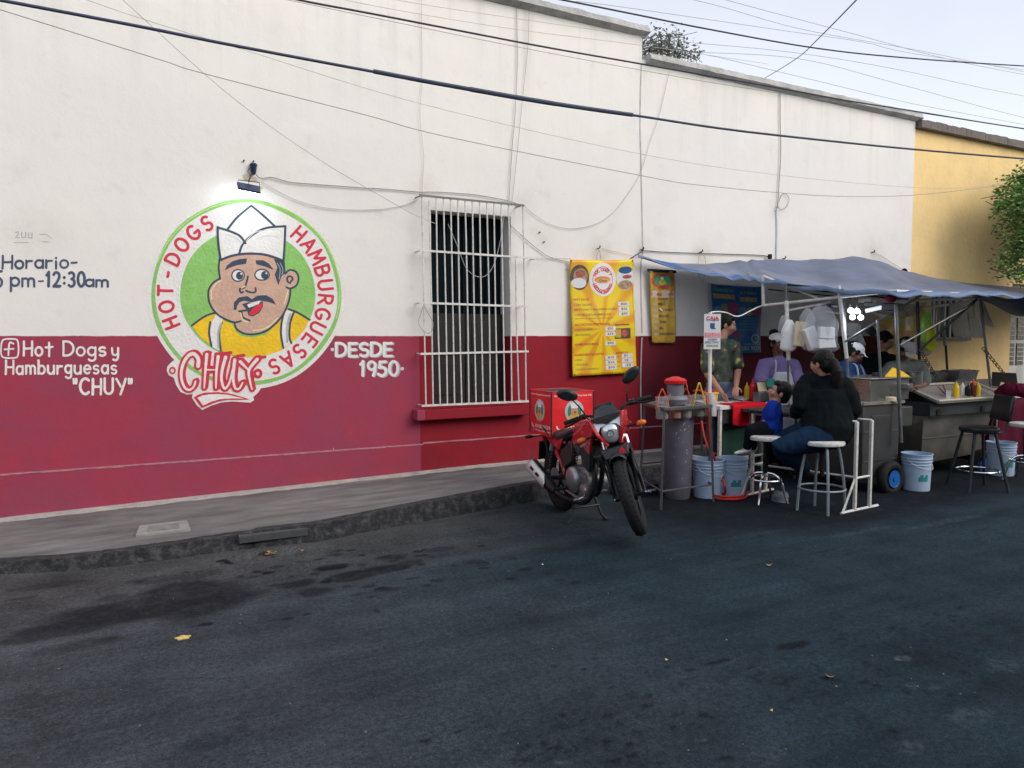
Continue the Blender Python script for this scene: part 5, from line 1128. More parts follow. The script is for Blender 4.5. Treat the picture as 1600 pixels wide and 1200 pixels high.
# ================================================================== TREES
def foliage(mb, c, r, n, s, rnd, droop=.2, keep=None):
    for i in range(n):
        while True:
            d = Vector((rnd.gauss(0, .5), rnd.gauss(0, .5), rnd.gauss(0, .5)))
            if d.length < 1.25: break
        p = Vector(c) + Vector((d.x * r[0], d.y * r[1], d.z * r[2]))
        M = Matrix.Rotation(rnd.random() * 6.3, 3, 'Z') @ Matrix.Rotation(rnd.uniform(-1.2, 1.2), 3, 'X') @ Matrix.Rotation(rnd.uniform(-.7, .7), 3, 'Y'); k = s * rnd.uniform(.6, 1.3)
        vs = [p + M @ Vector(v) for v in ((-k * .5, 0, 0), (-.1 * k, .27 * k, .04 * k), (.5 * k, 0, -.05 * k), (-.1 * k, -.27 * k, .04 * k))]
        mb.add(vs, [(0, 1, 2, 3)])
def leafmat(name, c, c2):
    m = bpy.data.materials.new(name); m.use_nodes = True; N = m.node_tree.nodes; L = m.node_tree.links; b = N['Principled BSDF']
    g = N.new('ShaderNodeTexCoord'); nz = N.new('ShaderNodeTexNoise'); nz.inputs['Scale'].default_value = 5; nz.inputs['Detail'].default_value = 4; L.new(g.outputs['Object'], nz.inputs['Vector'])
    mx = N.new('ShaderNodeMix'); mx.data_type = 'RGBA'; mx.inputs[6].default_value = tuple(c) + (1,); mx.inputs[7].default_value = tuple(c2) + (1,); r = N.new('ShaderNodeMapRange'); r.inputs[1].default_value = .35; r.inputs[2].default_value = .65
    L.new(nz.outputs[0], r.inputs[0]); L.new(r.outputs[0], mx.inputs[0]); L.new(mx.outputs[2], b.inputs['Base Color']); b.inputs['Roughness'].default_value = .5; b.inputs['Subsurface Weight'].default_value = 0
    MATS[name] = m
leafmat('leaf_green', (.06, .17, .035), (.20, .33, .08)); leafmat('leaf_dusty', (.12, .15, .13), (.22, .25, .21))
rt_ = random.Random(11)
def tree(name, label, base, top, clumps, s, n, mt, tr=.06, group=None):
    root = thing(name, label, 'tree', base, 0, group); b = Vector(base); mb = MB(); tp = Vector(top) - b
    mb.tube(smooth_path([Vector((0, 0, 0)), tp * .5 + Vector((tr, 0, 0)), tp], 5), [tr * (1 - .08 * i) for i in range(11)], 10)
    for c_, r_ in clumps:
        e = Vector(c_) - b; mb.tube(smooth_path([tp * rt_.uniform(.6, .95), (tp * .7 + e * .5) * .85 + Vector((0, 0, .1)), e], 4), [tr * .4 * (1 - .1 * i) for i in range(9)], 6)
        for q in range(4): mb.tube([e, e + Vector((rt_.gauss(0, .5) * r_[0], rt_.gauss(0, .5) * r_[1], rt_.gauss(0, .5) * r_[2])) * 1.3], tr * .07, 4)
    mb.build('trunk', 'bark', root)
    mb = MB()
    for c_, r_ in clumps: foliage(mb, Vector(c_) - b, r_, int(n * r_[0] * r_[2] * 12), s, rt_)
    mb.build('crown', mt, root, smooth=0, fixn=False); return root
TY = 6.3
cl = []
for px, py, r in ((1598, 278, .20), (1590, 300, .24), (1608, 300, .3), (1578, 318, .22), (1594, 335, .30), (1566, 325, .10), (1600, 360, .3), (1594, 372, .22), (1598, 395, .24), (1590, 415, .22), (1600, 420, .26), (1582, 430, .14), (1640, 300, .6), (1650, 360, .6), (1680, 330, .7), (1640, 420, .4), (1660, 285, .4), (1700, 290, .4)):
    p = W(px, py, TY); cl.append(((p.x, p.y + rt_.uniform(-.2, .2), p.z), (r, r, r)))
tb = W(1660, 500, TY); tree('street_tree', 'leafy green street tree at the right edge in front of the ochre wall', (tb.x, TY, .12), (tb.x + .1, TY, 2.9), cl, .068, 420, 'leaf_green', .07)
cl = []
for px, py, r in ((1012, 66, .30), (1022, 60, .26), (1030, 70, .30), (1050, 60, .26), (1058, 72, .32), (1066, 86, .28), (1042, 82, .32), (1020, 80, .3), (1075, 92, .18), (1010, 88, .3), (1052, 90, .3)):
    p = W(px, py, 11.5); cl.append(((p.x, p.y + rt_.uniform(-.3, .3), p.z), (r, r, r * .9)))
p = W(1040, 130, 11.5); tree('roof_shrub', 'grey-green feathery tree top showing over the lower roof', (p.x, 11.5, 4.2 if False else 0), (p.x, 11.5, 6.3), cl, .075, 120, 'leaf_dusty', .07)
# ================================================================== FOOD STALL
def local(root): 
    """builder that takes world numbers and parents under root (unrotated)"""
    M = Matrix.Translation(-Vector(root.location))
    def f(mb, name, m, parent=None, **k): mb.xform(M); return mb.build(name, m, parent or root, **k)
    return f
V = Vector
# ---- blue tarpaulin
TF = [(997, 402, 6.95), (1060, 419, 6.85), (1115, 430, 6.5), (1160, 434, 6.2), (1192, 437, 6.0), (1280, 449, 5.4), (1400, 456, 4.65), (1465, 457, 4.6), (1530, 456, 4.55), (1600, 462, 4.45), (1720, 470, 4.4)]
TB = [(998, 401.5, 6.97), (1060, 411, 7.0), (1115, 412, 7.0), (1160, 407.5, 6.95), (1192, 406, 6.95), (1280, 406, 6.95), (1355, 403, 6.9), (1420, 425, 6.9), (1500, 441, 6.9), (1600, 449, 6.9), (1720, 458, 6.9)]
FP = smooth_path([W(*p) for p in TF], 14); BP = smooth_path([W(*p) for p in TB], 14)
def tarp_mesh():
    n = len(FP); nv = 40; vs = []; at = []
    for j in range(nv + 1):
        v = j / nv
        for i in range(n):
            a, b = FP[i], BP[i]; L_ = (b - a).length; p = a.lerp(b, v); u = i / (n - 1) * 10
            sag = -.07 * min(1, L_ / 2) * math.sin(PI * v) * (1 - .4 * v)
            fold = .022 * math.sin(u * 3.1 + v * 4) * math.sin(PI * v) + .012 * math.sin(u * 9 + v * 7) * (1 - v * .5) * min(1, L_) + .02 * noise.noise(V((u * 1.7, v * 3, 0))) + .012 * abs(noise.noise(V((u * 5, v * 9, 3)))) * min(1, L_)
            vs.append((p.x, p.y, p.z + sag + fold)); at.append(v * L_)
    n0 = n * (nv + 1)       # front hem hangs down a few centimetres
    for h in (1, 2):
        for i in range(n):
            a = FP[i]; d_ = min(1, (BP[i] - a).length * .6) * .022 * h; vs.append((a.x - .004 * h, a.y - .012 * h, vs[i][2] - d_ * (1 + .15 * math.sin(i * .2)))); at.append(-.03 * h)
    fs = [(j * n + i, j * n + i + 1, (j + 1) * n + i + 1, (j + 1) * n + i) for j in range(nv) for i in range(n - 1)]
    fs += [(i, n0 + i, n0 + i + 1, i + 1) for i in range(n - 1)] + [(n0 + i, n0 + n + i, n0 + n + i + 1, n0 + i + 1) for i in range(n - 1)]
    m = bpy.data.materials.new('tarp_blue'); m.use_nodes = True; N = m.node_tree.nodes; L = m.node_tree.links; b = N['Principled BSDF']
    A_ = N.new('ShaderNodeAttribute'); A_.attribute_name = 'run'; cr = N.new('ShaderNodeValToRGB'); mr = N.new('ShaderNodeMapRange'); mr.inputs[1].default_value = -.06; mr.inputs[2].default_value = 1.0; L.new(A_.outputs['Fac'], mr.inputs[0])
    e = cr.color_ramp.elements; e[0].position = 0; e[0].color = (.13, .20, .32, 1); e[1].position = 1; e[1].color = (.10, .13, .21, 1)
    for p_, c_ in ((.07, (.13, .20, .33, 1)), (.09, (.02, .10, .32, 1)), (.17, (.02, .10, .32, 1)), (.21, (.16, .19, .27, 1)), (.6, (.15, .18, .25, 1))): q = e.new(p_); q.color = c_
    L.new(mr.outputs[0], cr.inputs[0]); nz = N.new('ShaderNodeTexNoise'); nz.inputs['Scale'].default_value = 3; nz.inputs['Detail'].default_value = 6; tc = N.new('ShaderNodeTexCoord'); L.new(tc.outputs['Object'], nz.inputs['Vector'])
    m2 = N.new('ShaderNodeMapRange'); m2.inputs[1].default_value = .3; m2.inputs[2].default_value = .7; m2.inputs[3].default_value = .8; m2.inputs[4].default_value = 1.2; L.new(nz.outputs[0], m2.inputs[0])
    mx = N.new('ShaderNodeMix'); mx.data_type = 'RGBA'; mx.blend_type = 'MULTIPLY'; mx.inputs[0].default_value = 1; L.new(cr.outputs[0], mx.inputs[6]); L.new(m2.outputs[0], mx.inputs[7]); L.new(mx.outputs[2], b.inputs['Base Color']); b.inputs['Roughness'].default_value = .55
    me = bpy.data.meshes.new('tarpaulin'); me.from_pydata(vs, [], fs); a = me.attributes.new('run', 'FLOAT', 'POINT'); a.data.foreach_set('value', at); me.materials.append(m); me.shade_smooth()
    o = bpy.data.objects.new('tarpaulin', me); col.objects.link(o); sd_ = o.modifiers.new('s', 'SOLIDIFY'); sd_.thickness = .003
    tag(o, 'big faded blue tarpaulin stretched from the wall over the food carts', 'tarpaulin')
tarp_mesh()
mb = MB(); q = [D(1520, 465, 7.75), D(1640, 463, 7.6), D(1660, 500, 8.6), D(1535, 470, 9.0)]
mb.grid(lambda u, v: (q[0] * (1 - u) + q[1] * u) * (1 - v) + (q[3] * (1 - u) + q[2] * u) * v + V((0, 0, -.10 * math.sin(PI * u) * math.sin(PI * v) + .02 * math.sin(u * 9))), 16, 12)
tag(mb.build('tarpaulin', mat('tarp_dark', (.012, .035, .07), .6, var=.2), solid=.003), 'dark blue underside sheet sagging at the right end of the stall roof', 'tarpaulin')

# ---- welded pipe frame
fr = thing('stall_frame', 'white and grey welded pipe frame holding up the blue tarpaulin', 'frame', (6.9, 4.9, 0)); FB = local(fr)
def member(name, a, b, r, m, pts=None): mb = MB(); mb.tube([D(*a), D(*b)] if pts is None else pts, r, 8); return FB(mb, name, m)
gA = D(1233, 600, 8.05); gB = D(1326, 610, 7.72); gD = D(1408, 690, 7.45)
member('post', (1228, 443, 8.05), (1233, 640, 8.05), .012, 'grey_steel'); member('post_sleeve', (1229, 470, 8.045), (1232, 563, 8.045), .021, 'white_steel')
member('post', (1310, 446, 7.72), (1323, 560, 7.72), .019, 'white_steel'); member('post', (1317, 470, 7.76), (1327, 625, 7.76), .017, 'grey_steel')
member('post', (1371, 500, 7.6), (1376, 593, 7.6), .013, 'grey_steel'); member('post', (1400, 476, 7.45), (1408, 692, 7.4), .017, 'grey_steel')
member('post', (1433, 463, 8.6), (1437, 566, 8.6), .018, 'dark_metal'); member('post', (1468, 476, 9.2), (1477, 540, 9.2), .022, mat('post_green', (.40, .46, .40), .6)); member('post', (1477, 530, 9.21), (1481, 588, 9.2), .014, 'dark_metal')
member('post', (1531, 463, 8.3), (1548, 604, 8.3), .014, 'grey_steel')
member('brace', (1320, 534, 7.70), (1440, 461, 7.5), .011, 'grey_steel'); member('brace', (1436, 548, 8.0), (1526, 468, 7.9), .014, 'dark_metal'); member('brace', (1406, 539, 7.6), (1522, 474, 7.9), .011, 'grey_steel')
member('brace', (1194, 432, 8.28), (1278, 466, 7.95), .013, 'white_steel'); member('post', (1192, 430, 8.29), (1193, 479, 8.29), .017, 'white_steel')
member('beam', (1192, 477.5, 8.29), (1402, 454, 7.34), .015, 'white_steel'); member('beam', (1400, 455, 7.36), (1530, 461, 7.8), .017, 'white_steel')
member('beam', (1232, 485, 8.1), (1298, 472, 7.9), .012, 'white_steel'); member('beam', (1400, 470, 8.4), (1528, 466, 8.3), .013, 'white_steel'); member('beam', (1440, 481, 8.9), (1534, 470, 8.4), .012, 'white_steel')
member('beam', (1290, 487, 8.8), (1314, 490, 8.6), .012, 'white_steel'); member('beam', (1232, 446, 8.3), (1420, 466, 8.0), .008, 'dark_metal'); member('beam', (1200, 452, 9.0), (1330, 466, 9.2), .008, 'dark_metal')
member('beam', (1229, 444, 8.05), (1318, 453, 7.72), .009, 'dark_metal'); member('beam', (1240, 450, 9.4), (1430, 470, 9.8), .012, 'dark_metal')
mb = MB()
pts = [D(1537 + i * 2.2, 545 + i * 2.7, 8.25) for i in range(16)]
for i, p in enumerate(pts): mb.torus(p, .016, .0042, ((0, 1, .4) if i % 2 else (1, .2, .6)), 10, 6)
FB(mb, 'chain', 'dark_metal')
mb = MB()
pts = [D(1441 + i * 2.0, 553 + i * 3.3, 8.0) for i in range(12)]
for i, p in enumerate(pts): mb.torus(p, .016, .0042, ((0, 1, .4) if i % 2 else (1, .2, .6)), 10, 6)
FB(mb, 'chain', 'dark_metal')
# hanging sheets of plastic
def drape(name, label, quad, m, cat, amp=.03, grp=None, solid=.002):
    mb = MB(); q = [D(*p) for p in quad]
    mb.grid(lambda u, v: (q[0] * (1 - u) + q[1] * u) * (1 - v) + (q[3] * (1 - u) + q[2] * u) * v + FW * (amp * math.sin(u * 8 + v * 3) + amp * .5 * math.sin(u * 17 - v * 6)), 20, 14)
    o = mb.build(name, m, smooth=180, solid=solid); return tag(o, label, cat, grp)
drape('plastic_sheet', 'cloudy beige plastic sheet hanging between the two right posts', ((1483, 474, 8.6), (1532, 466, 8.3), (1534, 528, 8.4), (1492, 526, 8.7)), 'film_dull', 'plastic sheet')
drape('plastic_sheet', 'torn triangle of beige plastic flapping right of the rear post', ((1531, 468, 8.3), (1539, 474, 8.3), (1553, 512, 8.35), (1536, 507, 8.3)), 'film_dull', 'plastic sheet', .01)
drape('plastic_sheet', 'cloudy plastic sheet hanging over the bright yellow banner', ((1356, 484, 8.3), (1450, 472, 8.8), (1432, 494, 8.8), (1382, 497, 8.4)), 'film_dull', 'plastic sheet', .03)
drape('plastic_sheet', 'clear wrinkled plastic hanging under the lit bulbs', ((1322, 503, 8.5), (1346, 507, 8.5), (1350, 540, 8.55), (1330, 552, 8.5)), 'film', 'plastic sheet', .03)
# lamps
BG_ = 'lit bulbs under the tarpaulin'
for px, py, lb in ((1329, 485, 'upper left bulb of the lit cluster over the griddle'), (1339, 486, 'upper right bulb of the lit cluster over the griddle'), (1332, 495.5, 'lower left bulb of the lit cluster over the griddle'), (1345, 496, 'lower right bulb of the lit cluster over the griddle')):
    p = D(px, py, 8.1); b = thing('light_bulb', lb, 'bulb', p, 0, BG_); mb = MB(); mb.ball((0, 0, 0), .029, 14, 10); mb.build('globe', 'bulb', b); mb = MB(); mb.lathe([(.012, .03), (.015, .055), (.009, .07)], (0, 0, 0), (0, 0, 1), 10); mb.build('cap', 'chrome', b)
p = D(1099, 521, 9.4); b = thing('light_bulb', 'round lit bulb near the wall, half hidden by the till sign', 'bulb', p); mb = MB(); mb.ball((0, 0, 0), .065, 18, 12); mb.build('globe', 'bulb', b); mb = MB(); mb.lathe([(.02, .05), (.024, .09), (.012, .11)], (0, 0, 0), (0, 0, 1), 10); mb.build('cap', 'cable_white', b)
for (loc, e) in ((D(1335, 505, 7.7), 4.0),):
    l = bpy.data.lights.new('bulb_light', 'POINT'); lo = bpy.data.objects.new('bulb_light', l); col.objects.link(lo); l.energy = e; l.color = (.85, .9, 1); l.shadow_soft_size = .08; lo.location = loc
f = thing('tube_light', 'pale fluorescent batten hung under the roof beside the lit bulbs', 'lamp', D(1370, 482, 8.2)); FT = local(f)
mb = MB(); mb.cyl(D(1352, 486, 8.2), D(1392, 477, 8.1), .022, seg=10); FT(mb, 'tube', mat('tube_pale', (.75, .78, .8), .4, emit=(.8, .85, .9), es=.6)); mb = MB(); a, b = D(1350, 480, 8.2), D(1396, 471, 8.1); mb.box((a + b) / 2, ((b - a).length, .05, .03), Matrix.Rotation(math.atan2((b - a).y, (b - a).x), 3, 'Z')); FT(mb, 'batten', 'grey_steel')
# clutter under the roof: rolled cloths and trays on the roof bars
for i, (px, py, dp, s, m_, lb) in enumerate(((1392, 466, 7.9, (.14, .1, .09), 'skin', 'pinkish bundle tucked under the roof beam'), (1395, 480, 8.1, (.28, .16, .07), 'dark_metal', 'dark flat tray resting on the roof bars'), (1355, 470, 8.3, (.20, .14, .05), 'stainless', 'shiny tray resting on the roof bars near the lamp'), (1300, 478, 7.9, (.22, .05, .03), 'black_plastic', 'black clip rail above the hanging bags'))):
    mb = MB(); mb.ball((0, 0, 0), [k / 2 for k in s], 12, 8) if i == 0 else mb.box((0, 0, 0), s, Matrix.Rotation(.4, 3, 'Z'))
    o = mb.build('bundle' if i == 0 else 'tray' if i < 3 else 'clip_rail', 'cloth_maroon' if i == 0 else m_, bevel=.006 if i else 0); o.location = D(px, py, dp); tag(o, lb, 'bundle' if i == 0 else 'tray' if i < 3 else 'rail')

# ---- hanging bags and packs
def bag(name, label, cx, top, bot, w, dep, m, cat, neck=.25, seed=0, thick=.45, parent=None):
    n = 18; k = 20; vs = []; c = D(cx, top, dep); h = (bot - top) * dep / FPX; ww = w * dep / FPX / 2; rootp = parent is None
    for j in range(k + 1):
        t = j / k; r = ww * (neck + (1 - neck) * min(1, (t / .35)) ** .7) * (1 if t < .93 else (1 - (t - .93) * 7))
        for i in range(n):
            a = i * 2 * PI / n; q = 1 + .10 * math.sin(3 * a + seed + t * 4) + .07 * math.sin(7 * a + seed * 2 + t * 9)
            d_ = RT * (math.cos(a) * r * q) + V((FW.x, FW.y, 0)) * (math.sin(a) * r * q * thick)
            vs.append(c + d_ - V((0, 0, h * t + .004 * math.sin(5 * a + seed))) )
    mb = MB(); mb.add(vs, [(j * n + i, j * n + (i + 1) % n, (j + 1) * n + (i + 1) % n, (j + 1) * n + i) for j in range(k) for i in range(n)] + [tuple(range(n))[::-1], tuple(k * n + i for i in range(n))])
    o = mb.build(name, m, parent, smooth=50); 
    if rootp: tag(o, label, cat)
    return o
bag('plastic_bag', 'white plastic bag of napkins tied to the left pole', 1233, 500, 549, 24, 7.9, 'foam', 'bag', .35, 1)
bag('plastic_bag', 'clear plastic bag top tied on the pole above the white napkins', 1226, 493, 520, 17, 7.95, 'film', 'bag', .4, 2)
mb = MB(); a = D(1250, 522, 7.85); mb.box(a, (.115, .03, .25), Matrix.Rotation(AZ - R(90), 3, 'Z') @ Matrix.Rotation(R(6), 3, 'Y')); tag(mb.build('paper_pack', 'paper_cream', bevel=.008), 'cream paper pack hanging between the white bag and the foam trays', 'paper pack')
def foam_tray(px, py, dep, w, h, rot, lb):
    mb = MB(); M = Matrix.Rotation(AZ - R(90), 3, 'Z') @ Matrix.Rotation(R(rot), 3, 'Y'); p = []
    for z_, k in ((-h / 2, 1), (h / 2, .86)):
        for sx, sy in ((-1, -1), (1, -1), (1, 1), (-1, 1)): p.append(D(px, py, dep) + M @ V((sx * w / 2 * k, sy * .045 * (k if z_ > 0 else 1.2), z_)))
    mb.hexa(p); o = mb.build('foam_box', 'foam', bevel=.008); tag(o, lb, 'foam box', 'foam boxes in the hanging bags')
foam_tray(1268, 528, 7.8, .13, .22, -22, 'tall foam box tilted in the left half of the clear hanging bag')
foam_tray(1290, 520, 7.75, .16, .12, 3, 'upper foam box in the right half of the clear hanging bag')
foam_tray(1290, 536, 7.75, .18, .10, -4, 'lower foam box in the right half of the clear hanging bag')
foam_tray(1276, 541, 7.85, .15, .07, -12, 'flat foam box at the bottom of the clear hanging bag')
bag('plastic_bag', 'big clear plastic bag full of white foam boxes', 1284, 478, 551, 54, 7.78, 'film', 'bag', .3, 3, .5)
bag('plastic_bag', 'smaller clear bag gathered at the left of the foam box bag', 1262, 482, 520, 22, 7.8, 'film', 'bag', .3, 5)
bag('crumpled_bag', 'bright green and yellow plastic bag hanging in front of the ochre wall window', 1449, 486, 536, 17, 8.9, mat('bag_lime', (.45, .95, .15), .3, var=.3, scale=8), 'bag', .5, 4)
bag('crumpled_bag', 'fluorescent yellow end of cloth hanging below the lime bag', 1455, 508, 548, 15, 8.85, mat('bag_fluo', (.75, .85, .01), .4, var=.2, scale=8), 'cloth', .6, 6)
bag('crumpled_bag', 'grey plastic bag hanging right of the cooks behind the post', 1444, 515, 556, 24, 9.0, 'film_dull', 'bag', .6, 7)
bag('crumpled_bag', 'grey crumpled plastic bag on the ground under the stools', 1219, 768, 786, 24, 6.98, mat('bag_grey', (.16, .19, .22), .4, var=.3, scale=14), 'bag', .7, 8, 1)
mb = MB(); mb.poly([D(1349, 517, 7.9), D(1362, 508, 7.95), D(1372, 520, 8.0), D(1364, 527, 7.95)]); 
o = mb.build('black_rag', 'knit_black', solid=.006); tag(o, 'black rag knotted on the brace below the bulbs', 'rag')

# ---- condiment table
T = [V((4.27, 5.13, 0)), V((4.90, 5.16, 0)), V((5.10, 5.72, 0)), V((4.50, 5.72, 0))]
tb = thing('condiment_table', 'grey metal rack table holding salsa jars, beside the motorcycle', 'table', (4.7, 5.4, 0)); TBb = local(tb)
c = sum(T, V()) / 4; TZ = .87; tops = [c + (p - c) * .88 + V((0, 0, TZ)) for p in T]
for p, q in zip(T, tops): mb = MB(); mb.tube([p, q - V((0, 0, .02))], .014, 4); TBb(mb, 'leg', 'grey_steel')
mb = MB()
for i in range(4): mb.box((tops[i] + tops[(i + 1) % 4]) / 2, ((tops[i] - tops[(i + 1) % 4]).length + .03, .03, .03), Matrix.Rotation(math.atan2((tops[(i + 1) % 4] - tops[i]).y, (tops[(i + 1) % 4] - tops[i]).x), 3, 'Z'))
TBb(mb, 'top_frame', 'grey_steel', bevel=.003)
mb = MB(); i_ = [c + (p - c) * .82 + V((0, 0, TZ + .006)) for p in T]
mb.prism([tops[3] + V((0, 0, .010)), tops[2] + V((0, 0, .010)), tops[2].lerp(tops[1], .45) + V((0, 0, .010)), tops[3].lerp(tops[0], .45) + V((0, 0, .010))], (0, 0, -.008)); TBb(mb, 'shelf', 'stainless_dull')
for z_, pr in ((.16, ((0, 1), (1, 2), (3, 0))), (.30, ((3, 2),))):
    for a, b in pr:
        mb = MB(); k = z_ / TZ; mb.tube([T[a].lerp(tops[a], k) , T[b].lerp(tops[b], k)], .009, 6); TBb(mb, 'stretcher', 'grey_steel')
JG = 'salsa jars set in the rack'
for px, col_, fill_, lb in ((1024, 'orange_plastic', 'onion', 'leftmost salsa jar, with orange tongs'), (1046, 'yellow_plastic', 'salsa', 'second jar from the left, orange salsa with yellow tongs'), (1064, 'orange_plastic', 'onion', 'third jar from the left, with orange tongs'), (1087, 'yellow_plastic', 'salsa_green', 'rightmost jar of the rack, dark salsa with tall yellow tongs')):
    t = (px - 1024) / 63; p = tops[0].lerp(tops[1], .06 + .80 * t) + V((.02, .09, -.10)); j = thing('salsa_jar', lb, 'jar', p, 0, JG)
    mb = MB(); mb.lathe([(.048, 0), (.055, .01), (.062, .19), (.066, .195), (.062, .2), (.058, .195), (.052, .012)], seg=18); mb.build('container', 'clear_plastic', j)
    mb = MB(); mb.lathe([(.045, .006), (.05, .012), (.054, .115), (.0, .118)], seg=16); mb.build('filling', fill_, j)
    mb = MB(); hh = .30 if 'tall' in lb or 'second' in lb else .26; ln = -.02 if 'second' in lb else 0
    for s_ in (-1, 1): mb.tube([(s_ * .058, -.02, .09), (s_ * .038 + ln * .5, 0, .19), (s_ * .006 + ln, 0, hh)], [(.013, .006)] * 3, 8)
    mb.ball((ln, 0, hh), (.013, .009, .011), 8, 6); o = mb.build('tongs', col_, None); o.location = p; tag(o, lb.replace('jar', 'set of tongs') if False else col_.split('_')[0] + ' plastic tongs standing in the ' + lb.split(',')[0].replace('salsa jar', 'jar'), 'tongs', 'plastic tongs in the salsa jars')
    o.rotation_euler = (0, 0, AZ - R(90))
# grey container with red bag, on the back of the rack
p = c + (D(1056, 640, 7.2) - c) * 1; p = G(1055, 632, TZ + .02); ct = thing('grey_container', 'grey plastic container with red bag over its mouth, on the back of the rack', 'container', p)
mb = MB(); mb.lathe([(.075, 0), (.10, .005), (.115, .05), (.10, .075), (.07, .08), (.078, .20), (.088, .205)], seg=20); mb.build('body', mat('cont_grey', (.17, .18, .21), .5, var=.1), ct)
mb = MB(); mb.lathe([(.085, .185), (.098, .19), (.10, .215), (.08, .232), (.05, .24), (.03, .25), (0, .25)], seg=20); mb.tube(smooth_path([V((.09, 0, .2)), V((.105, -.03, .17)), V((.10, -.04, .13))], 4), .006, 6); mb.build('red_cover', 'red_plastic', ct)
# tall grey bin under the rack
bn = thing('rubbish_bin', 'tall grey paint-spattered plastic bin standing under the salsa rack', 'bin', (4.74, 5.46, 0))
mb = MB(); mb.lathe([(.108, 0), (.112, .008), (.118, .09), (.120, .10), (.138, .74), (.146, .745), (.146, .77), (.132, .77), (.11, .1)], seg=28); mb.build('body', 'bin_grey', bn)
mb = MB(); r_ = random.Random(2)
for i in range(34):
    a = r_.uniform(-2.6, -.6); z_ = r_.uniform(.12, .72); rr = .1215 + .018 * (z_ - .1) / .64 + .0005; s = r_.uniform(.002, .006); t_ = V((-math.sin(a), math.cos(a), 0)); n_ = V((math.cos(a), math.sin(a), 0)); o_ = n_ * rr + V((0, 0, z_))
    mb.add([o_ - t_ * s + V((0, 0, -s * 1.5)), o_ + t_ * s + V((0, 0, -s)), o_ + t_ * s * .8 + V((0, 0, s * 2)), o_ - t_ * s * .6 + V((0, 0, s))], [(0, 1, 2, 3)])
mb.build('paint_spatter', mat('spatter', (.45, .45, .45), .7), bn, smooth=0)

# ---- buckets
def bucket(px, py, label, r=.142, h=.355, mark=True, xy=None, z=0.0, rz=0):
    p = G(px, py, z) if xy is None else V((xy[0], xy[1], z)); b = thing('plastic_bucket', label, 'bucket', (p.x, p.y, z), rz, 'white plastic buckets'); k = r / .142
    mb = MB(); mb.lathe([(.122 * k, 0), (.128 * k, .006), (.137 * k, h * .70), (.143 * k, h * .705), (.143 * k, h * .725), (.138 * k, h * .735), (.139 * k, h * .78), (.146 * k, h * .785), (.146 * k, h * .805), (.140 * k, h * .815), (.141 * k, h * .86), (.148 * k, h * .865), (.148 * k, h * .885), (.142 * k, h * .895), (.145 * k, h * .97), (.150 * k, h * .975), (.150 * k, h), (.138 * k, h), (.128 * k, .03)], seg=32); mb.build('body', 'bucket_white', b)
    mb = MB(); mb.tube(smooth_path([V((-.148 * k, 0, h * .86)), V((-.13 * k, -.08 * k, h * .70)), V((0, -.158 * k, h * .60)), V((.13 * k, -.08 * k, h * .70)), V((.148 * k, 0, h * .86))], 6), .0025, 6); mb.build('handle', 'cable_white', b)
    if mark:
        mb = MB()
        for i in range(6):
            a0 = R(-138 + i * 7); a1 = R(-138 + i * 7 + 7); z0, z1 = h * .28, h * (.46 if i % 3 else .40)
            for_ = [(.1345 * k + .0005) for _ in (0, 1)]
            rr0 = (.128 + .009 * z0 / (h * .7)) * k + .001; rr1 = (.128 + .009 * z1 / (h * .7)) * k + .001
            mb.add([(rr0 * math.cos(a0), rr0 * math.sin(a0), z0), (rr0 * math.cos(a1), rr0 * math.sin(a1), z0), (rr1 * math.cos(a1), rr1 * math.sin(a1), z1), (rr1 * math.cos(a0), rr1 * math.sin(a0), z1)], [(0, 1, 2, 3)])
        mb.build('printed_mark', mat('mark_teal', (.03, .30, .30), .6, var=.2), b, smooth=0)
    return b
bucket(1106, 776, 'white bucket just right of the tall grey bin, partly behind the pole', mark=False)
bucket(1143, 773, 'white bucket with teal print under the till table, beside the red hose')
bucket(1431, 765, 'white bucket standing alone between the two carts', .135, .36)
bucket(1563, 742, 'white bucket with teal print behind the black bar stool', .14, .36)
# red hose
hs = MB(); P = [D(1084, 611, 7.6), D(1094, 610, 7.4), D(1103, 618, 7.1), D(1107, 640, 7.0), D(1108, 670, 7.02), D(1111, 700, 7.05), D(1117, 718, 7.1), D(1127, 745, 7.1), D(1133, 762, 7.05)]
P = [V(p) for p in P]; g0 = G(1138, 776, .012); P += [V((g0.x - .02, g0.y + .04, .03))] + [V((g0.x + .17 * math.cos(a), g0.y + .15 * math.sin(a), .012 + .004 * k)) for k, a in enumerate([2.4, 3.4, 4.4, 5.4, 6.4, 7.4, 8.6, 9.8, 11, 12])] + [V((g0.x + .4, g0.y + .08, .012))]
hs.tube(smooth_path(P, 6), .011, 8); o = hs.build('gas_hose', 'orange_plastic' if False else mat('hose_red', (.60, .03, .015), .4, var=.08), smooth=60); tag(o, 'red rubber hose arching from the rack down to a coil on the ground', 'hose')
hs = MB(); hs.tube(smooth_path([D(1096, 658, 7.5), D(1100, 680, 7.4), D(1108, 705, 7.2), D(1112, 720, 7.15)], 6), .010, 8); o = hs.build('gas_hose', 'hose_red', smooth=60); tag(o, 'second shorter red hose slanting behind the pole of the till sign', 'hose')
